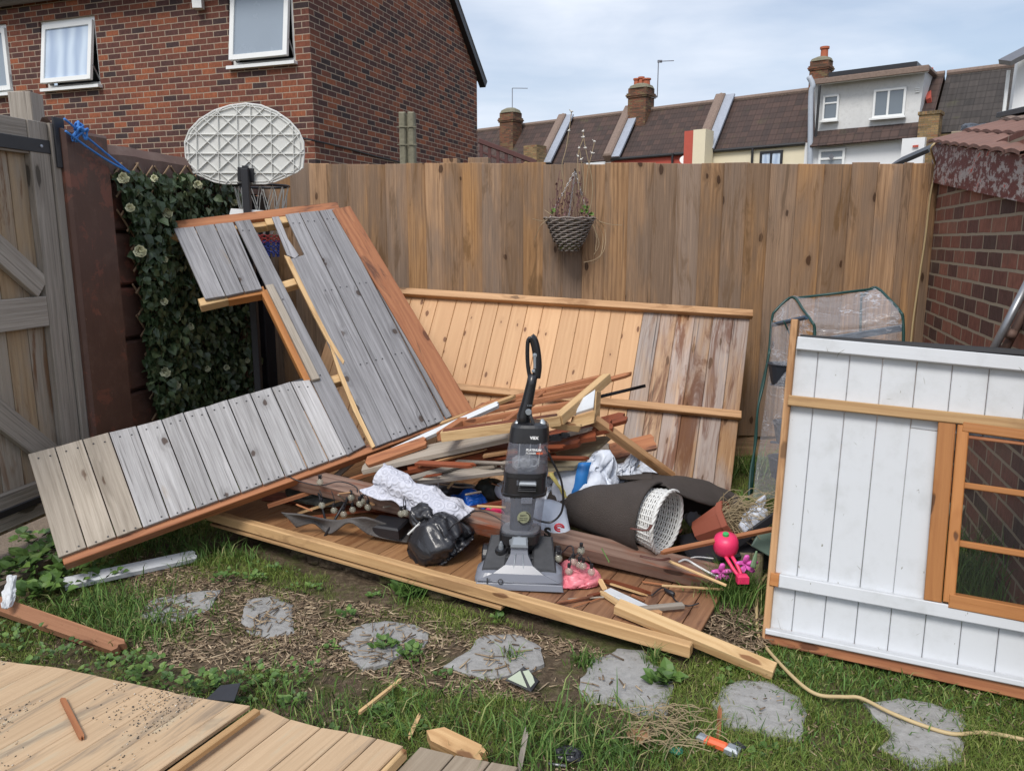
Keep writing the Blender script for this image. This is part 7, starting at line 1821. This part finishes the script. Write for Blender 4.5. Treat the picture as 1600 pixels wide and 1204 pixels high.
chip2_px=[(1050,920),(1180,960),(1210,1010),(1150,1040),(1060,1000)]; chip2_xy=[(G(x,y).x,G(x,y).y) for x,y in chip2_px]
def gza(x,y): return np.array([gz(a,b) for a,b in zip(x,y)])
def vnoise(x,y,sc_,sd=0): return np.array([mnoise.noise(V((a*sc_,b*sc_,sd))) for a,b in zip(x,y)])
def on_ground(n,rng,x0=-3.2,x1=2.6,y0=1.45,y1=5.2,block_stone=.93):
    x=rng.uniform(x0,x1,n); y=y0+(y1-y0)*rng.uniform(0,1,n)**1.5
    m=~(inpoly(x,y,floor_xy)|inpoly(x,y,deck_xy)|inpoly(x,y,path_xy)|inpoly(x,y,white_xy))
    m&=(np.abs(x)<y*.78+.35)
    m&=((x-lwP.x)*LWN.x+(y-lwP.y)*LWN.y)>.02
    x,y=x[m],y[m]
    st=np.zeros(len(x),bool)
    for sp_ in stone_polys:
        c=np.mean(np.array(sp_),0); st|=inpoly(x,y,[(c[0]+(a-c[0])*.84,c[1]+(b-c[1])*.84) for a,b in sp_])
    keep=~st|(rng.rand(len(x))>block_stone)
    return x[keep],y[keep]
def np_mesh(name,verts,faces_n,rn,mat,base,kind='stuff'):
    """verts (k,m,3): k items; faces_n: list of index tuples inside an item"""
    k,m,_=verts.shape; me=bpy.data.meshes.new(name)
    allv=(verts-np.array(base)).reshape(-1,3)
    loops=np.concatenate([ (np.arange(k)[:,None]*m+np.array(f)[None,:]).reshape(k,-1) for f in faces_n],1)
    sizes=[len(f) for f in faces_n]; nl=sum(sizes)
    me.vertices.add(k*m); me.vertices.foreach_set('co',allv.astype(np.float32).ravel())
    me.loops.add(k*nl); me.loops.foreach_set('vertex_index',loops.astype(np.int32).ravel())
    me.polygons.add(k*len(sizes)); st=(np.arange(k)[:,None]*nl+np.cumsum([0]+sizes[:-1])[None,:]).ravel()
    me.polygons.foreach_set('loop_start',st.astype(np.int32))
    at=me.attributes.new('rnd','FLOAT','POINT'); at.data.foreach_set('value',np.repeat(rn,m).astype(np.float32))
    me.update(calc_edges=True); me.validate(); me.materials.append(mat)
    o=bpy.data.objects.new(name,me); link(o); o.location=V(base)
    return o
def blades(x,y,h,w,bend,rng,z0=None):
    n=len(x); z=gza(x,y) if z0 is None else z0
    a=rng.uniform(0,2*np.pi,n); dx,dy=np.cos(a),np.sin(a); b=a+rng.normal(0,.9,n)+1.57; bx_,by_=np.cos(b)*bend*h,np.sin(b)*bend*h
    v=np.zeros((n,5,3)); 
    v[:,0]=np.stack([x-dx*w/2,y-dy*w/2,z-.004],1); v[:,1]=np.stack([x+dx*w/2,y+dy*w/2,z-.004],1)
    v[:,2]=np.stack([x+dx*w*.4+bx_*.35,y+dy*w*.4+by_*.35,z+h*.55],1); v[:,3]=np.stack([x-dx*w*.4+bx_*.35,y-dy*w*.4+by_*.35,z+h*.55],1)
    v[:,4]=np.stack([x+bx_,y+by_,z+h*(1-.35*bend**2)],1)
    return v
BF=[(0,1,2,3),(3,2,4)]
def grassmat(name,stops):
    s=MT(name,.6,0,.25); s.col(s.ramp(s.rnd(),stops)); 
    return s.m
m_grass=grassmat('lawn_grass',[(0,(.05,.08,.014)),(.4,(.11,.165,.026)),(.7,(.19,.25,.05)),(.84,(.27,.27,.09)),(1,(.46,.37,.19))])
m_grasslong=grassmat('long_grass',[(0,(.045,.09,.02)),(.55,(.09,.18,.038)),(.85,(.16,.25,.06)),(1,(.40,.34,.17))])
m_chip=grassmat('wood_chippings',[(0,(.09,.065,.045)),(.5,(.24,.17,.11)),(.85,(.38,.29,.19)),(1,(.58,.46,.31))])
rng=np.random.RandomState(5)
x,y=on_ground(620000,rng,block_stone=.993)
dn=vnoise(x,y,2.3,1)+.6*vnoise(x,y,7,2)
inch=inpoly(x,y,chip_xy)|inpoly(x,y,chip2_xy)
right=(x>.9)
prob=np.clip(.60+dn*1.25+right*.6,0.05,1)*np.where(inch,np.clip(.10+dn*.75,.015,.6),1)
k=rng.rand(len(x))<prob; x,y,dn=x[k],y[k],dn[k]
n=len(x); h=np.clip(rng.normal(.024,.009,n)*(1+.5*dn),.010,.07)
tag(np_mesh('grass',blades(x,y,h,rng.uniform(.0013,.0028,n),rng.uniform(.5,1.6,n),rng),BF,np.clip(rng.beta(2,2.2,n)*.92+.25*(rng.rand(n)<.06)+.12*dn,0,1),m_grass,(0,2.5,0)),'patchy short green lawn grass and moss','grass',kind='stuff')
# long grass in drifts
cl=[]
def drift(px,py,n,r,h,seedh=.3):
    c=G(px,py); xx=c.x+rng.normal(0,r,n); yy=c.y+rng.normal(0,r*.8,n); cl.append((xx,yy,np.clip(rng.normal(h,h*seedh,n),.02,.25)))
for d in ((900,1165,260,.12,.09),(840,1185,200,.10,.10),(720,1130,160,.12,.07),(960,1190,200,.10,.07),(1140,1175,120,.12,.06),(560,1120,200,.13,.06),(640,1110,140,.1,.05),(470,1130,140,.12,.05),(915,1040,90,.03,.06),(800,1030,50,.02,.06),(1020,1040,60,.02,.08),(640,940,50,.04,.10),(1300,1060,500,.12,.035),(1420,1080,500,.12,.035),(1240,1040,300,.07,.035),(1180,990,100,.04,.05),(1540,1120,300,.14,.04),(1300,1150,300,.14,.035),(150,960,900,.13,.06),(230,985,700,.10,.05),(330,870,400,.13,.07),(430,860,400,.12,.08),(250,850,300,.12,.07),(1150,800,160,.1,.12),(1170,740,200,.1,.16),(1160,690,150,.12,.14),(1220,830,120,.08,.1),(1000,1175,140,.12,.05),(420,1090,120,.1,.05)): drift(*d)
xx=np.concatenate([c[0] for c in cl]); yy=np.concatenate([c[1] for c in cl]); hh=np.concatenate([c[2] for c in cl])
m=~(inpoly(xx,yy,deck_xy)|inpoly(xx,yy,floor_xy)|inpoly(xx,yy,white_xy)|inpoly(xx,yy,path_xy)); xx,yy,hh=xx[m],yy[m],hh[m]; n=len(xx)
tag(np_mesh('long_grass',blades(xx,yy,hh,rng.uniform(.003,.0055,n),rng.uniform(.3,1.2,n),rng),BF,rng.rand(n)*.97,m_grasslong,(0,2.5,0)),'longer bright green grass blades in drifts between the stones','grass',kind='stuff')
# a proper clump by the white panel
c=G(1140,950); n=2000; r_=np.abs(rng.normal(0,.06,n)); a=rng.uniform(0,6.28,n); xx=c.x+r_*np.cos(a)*1.2; yy=c.y+r_*np.sin(a)+.02; hh=np.clip(rng.normal(.10,.025,n),.03,.16); z0=.035+.03*np.exp(-(r_/.07)**2)
v=blades(xx,yy,hh,rng.uniform(.0025,.004,n),rng.uniform(.2,.9,n),rng,z0)
o_=np_mesh('grass_clump',v,BF,rng.rand(n)*.95,m_grasslong,(c.x,c.y,0)); tag(o_,'thick upstanding clump of grass between the floor boards and the white panel','grass clump')
mb=MB(); blob(mb,V((c.x,c.y+.02,.0)),.13,.10,.045,.12,4,71,26); struct(mesh_obj('soil_mound',mb,m_soil,smooth=True))
# broad leaf weeds
mb=MB()
def weed(c,n,s,sp):
    for k in range(n):
        a=random.uniform(0,6.28); d=V((math.cos(a),math.sin(a),random.uniform(.25,1.1))); q=c+V((math.cos(a)*sp*random.random(),math.sin(a)*sp*random.random(),random.uniform(0,sp*.5)))
        leaf(mb,q,d,V((0,-.3,1)),s*random.uniform(.6,1.3),random.betavariate(2,2))
for k in range(170):
    while True:
        px=random.uniform(-20,1250); py=random.uniform(880,1190); q=G(px,py)
        dnn=mnoise.noise(V((q.x*3,q.y*3,9)))
        if dnn>-.05 or px<300: break
    X=np.array([q.x]);Y=np.array([q.y])
    if inpoly(X,Y,deck_xy)[0] or inpoly(X,Y,floor_xy)[0] or any(inpoly(X,Y,sp_)[0] for sp_ in stone_polys) or (inpoly(X,Y,chip_xy)[0] and random.random()<.75): continue
    weed(V((q.x,q.y,.005)),random.randint(8,20),random.uniform(.009,.021),random.uniform(.02,.05))
for (px,py,n,s,sp) in ((30,900,60,.05,.12),(60,880,60,.05,.12),(95,860,50,.05,.10),(70,930,50,.045,.1),(110,900,50,.04,.1),(160,905,40,.035,.1),(60,850,30,.05,.1),(25,1010,40,.018,.1),(90,1030,40,.020,.1),(180,1050,40,.018,.1),(240,1060,40,.024,.1),(300,1075,40,.024,.1),(330,1080,26,.022,.06),(380,1070,30,.022,.1),(450,1060,20,.018,.08),(640,925,36,.05,.05),(655,915,24,.05,.04),(600,1012,40,.022,.05),(640,1025,40,.022,.05),(545,965,30,.02,.05),(400,905,30,.02,.05),(350,905,30,.02,.06),(1030,1065,20,.04,.03),(1045,1060,16,.045,.03)):
    weed(G(px,py,.015),n,s,sp)
m_weedy=MB
tag(mesh_obj('weeds',mb,m_weed,base=(0,2.5,0)),'low broad-leaved green weeds scattered through the lawn','weeds',kind='stuff')
# chippings, straw
def chips(n,poly,rng,lmin,lmax,name,mat,lab,extra=None,zoff=0.0,zf=None,flat=.5,wmul=1.):
    P_=np.array(poly); x=rng.uniform(P_[:,0].min(),P_[:,0].max(),n); y=rng.uniform(P_[:,1].min(),P_[:,1].max(),n); k=inpoly(x,y,poly); x,y=x[k],y[k]
    if extra is not None: k=extra(x,y); x,y=x[k],y[k]
    n=len(x); z=(gza(x,y) if zf is None else zf(x,y))+zoff+rng.uniform(.0,.012,n)*flat
    L=rng.uniform(lmin,lmax,n)*rng.uniform(.5,1,n); W=rng.uniform(.002,.006,n)*wmul; T=.0012+0*W; a=rng.uniform(0,6.28,n); pit=rng.normal(0,.22,n)*flat
    u=np.stack([np.cos(a)*np.cos(pit),np.sin(a)*np.cos(pit),np.sin(pit)],1)*L[:,None]/2; w=np.stack([-np.sin(a),np.cos(a),0*a],1)*W[:,None]/2; t=np.stack([0*a,0*a,T],1)
    c=np.stack([x,y,z+np.abs(np.sin(pit))*L*.3],1); v=np.zeros((n,8,3)); i=0
    for sz in (-1,1):
        for (su,sw) in ((-1,-1),(1,-1),(1,1),(-1,1)): v[:,i]=c+u*su+w*sw*(1 if su<0 else .6)+t*sz; i+=1
    return np_mesh(name,v,[(3,2,1,0),(4,5,6,7),(0,1,5,4),(1,2,6,5),(2,3,7,6),(3,0,4,7)],rng.rand(n),mat,(0,2.5,0))
onst=lambda x,y:np.any([inpoly(x,y,q) for q in stone_polys],axis=0)
nofl=lambda x,y:(~onst(x,y)|(rng.rand(len(x))<.16))&~(inpoly(x,y,floor_xy)|inpoly(x,y,deck_xy))&((vnoise(x,y,3.1,4)+.5*vnoise(x,y,9,3))>-.22+rng.normal(0,.18,len(x)))
def zst(x,y):
    z=gza(x,y)
    for sp_ in stone_polys: z=np.where(inpoly(x,y,sp_),.02,z)
    return z
tag(chips(19000,chip_xy,rng,.010,.085,'wood_chippings',m_chip,'',nofl,zf=zst,wmul=1.25),'brown wood chippings and straw strewn round the left paving stones','wood chippings',kind='stuff')
allg=[(-2.6,1.5),(2.4,1.5),(2.4,3.2),(-2.6,3.9)]
nost=lambda x,y:(~onst(x,y)|(rng.rand(len(x))<.3))&~(inpoly(x,y,floor_xy)|inpoly(x,y,deck_xy)|inpoly(x,y,path_xy))&(vnoise(x,y,2.0,8)>-.1)
tag(chips(9000,allg,rng,.008,.035,'straw',m_chip,'',nost,zf=lambda x,y:zst(x,y)+.008),'thin scattering of dry straw and splinters over the lawn','straw',kind='stuff')
tag(chips(1500,chip2_xy,rng,.02,.07,'bark_scraps',m_chip,'',None,zf=lambda x,y:gza(x,y)+.02,flat=1.3),'dry roots and bark scraps on the soil beside the grass clump','bark scraps',kind='stuff')
sawp=[(p.x,p.y) for p in (E3[0],E3[len(E3)//2],E3[-1],E3[-1]-Ld*.9,E3[0]-Ld*.9)]
m_saw=grassmat('sawdust',[(0,(.05,.048,.05)),(.5,(.16,.14,.12)),(.72,(.40,.30,.19)),(1,(.74,.68,.58))])
tag(chips(11000,sawp,rng,.0015,.007,'sawdust',m_saw,'',lambda x,y:(np.array([mnoise.noise(V(((a*Wd.x+b*Wd.y)*9,(a*Ld.x+b*Ld.y)*2.6,6))) for a,b in zip(x,y)])+rng.normal(0,.08,len(x))>.22),zf=lambda x,y:0*x+Zd+.0135,flat=.02,wmul=.6),'sawdust and grit scattered on the sandy board panel','sawdust',kind='stuff')
# dead straw heap at lower right of centre
mb=MB()
for k in range(110):
    a=G(random.gauss(1030,38),random.uniform(1105,1170),random.uniform(.03,.06)); an=random.uniform(0,6.28); d=V((math.cos(an),math.sin(an)*.6,random.uniform(-.15,.3)))*random.uniform(.05,.16)
    mb.tube(catmull([a-d*.5,a+V((0,0,random.uniform(0,.03))),a+d*.5],3),.0013,3,caps=False)
tag(mesh_obj('dry_grass_heap',mb,m_drygrass),'tangled heap of dry straw-coloured grass left of the utility knife','dry grass',kind='stuff')
# dark earth and tangled roots under the front beam
mb=MB()
for k in range(9): 
    q=G(470+k*28+random.uniform(-8,8),868+k*8,.02); blob(mb,q+V((0,.06,0)),.08,.06,.035,.4,4,80+k,12)
struct(mesh_obj('dark_earth',mb,m_soil,smooth=True))

mb=MB(); q=P(1496,925,3.0); mb.box(q+V((.03,.05,-.03)),(.2,.1,.065),ch=.006); tag(mesh_obj('loose_brick',mb,m_roofred),'loose red brick lying on the ground behind the window of the white panel','brick')
mb=MB(); q=P(1505,800,3.1); mb.board(q+V((-.12,.1,-.02)),q+V((.0,.0,-.02)),.1,.06,(0,-.3,1)); tag(mesh_obj('concrete_block',mb,m_concrete),'pale block end seen through the left edge of the window','block')
n=500; c=V((q.x-.02,q.y-.05,0)); xx=c.x+rng.normal(0,.08,n); yy=c.y+rng.normal(0,.12,n); hh=np.clip(rng.normal(.22,.09,n),.05,.42)
tag(np_mesh('tall_grass',blades(xx,yy,hh,rng.uniform(.003,.006,n),rng.uniform(.2,.8,n),rng),BF,rng.rand(n)*.6,m_grasslong,(c.x,c.y,0)),'tall dark grass growing behind the window between panel and bricks','grass',kind='stuff')
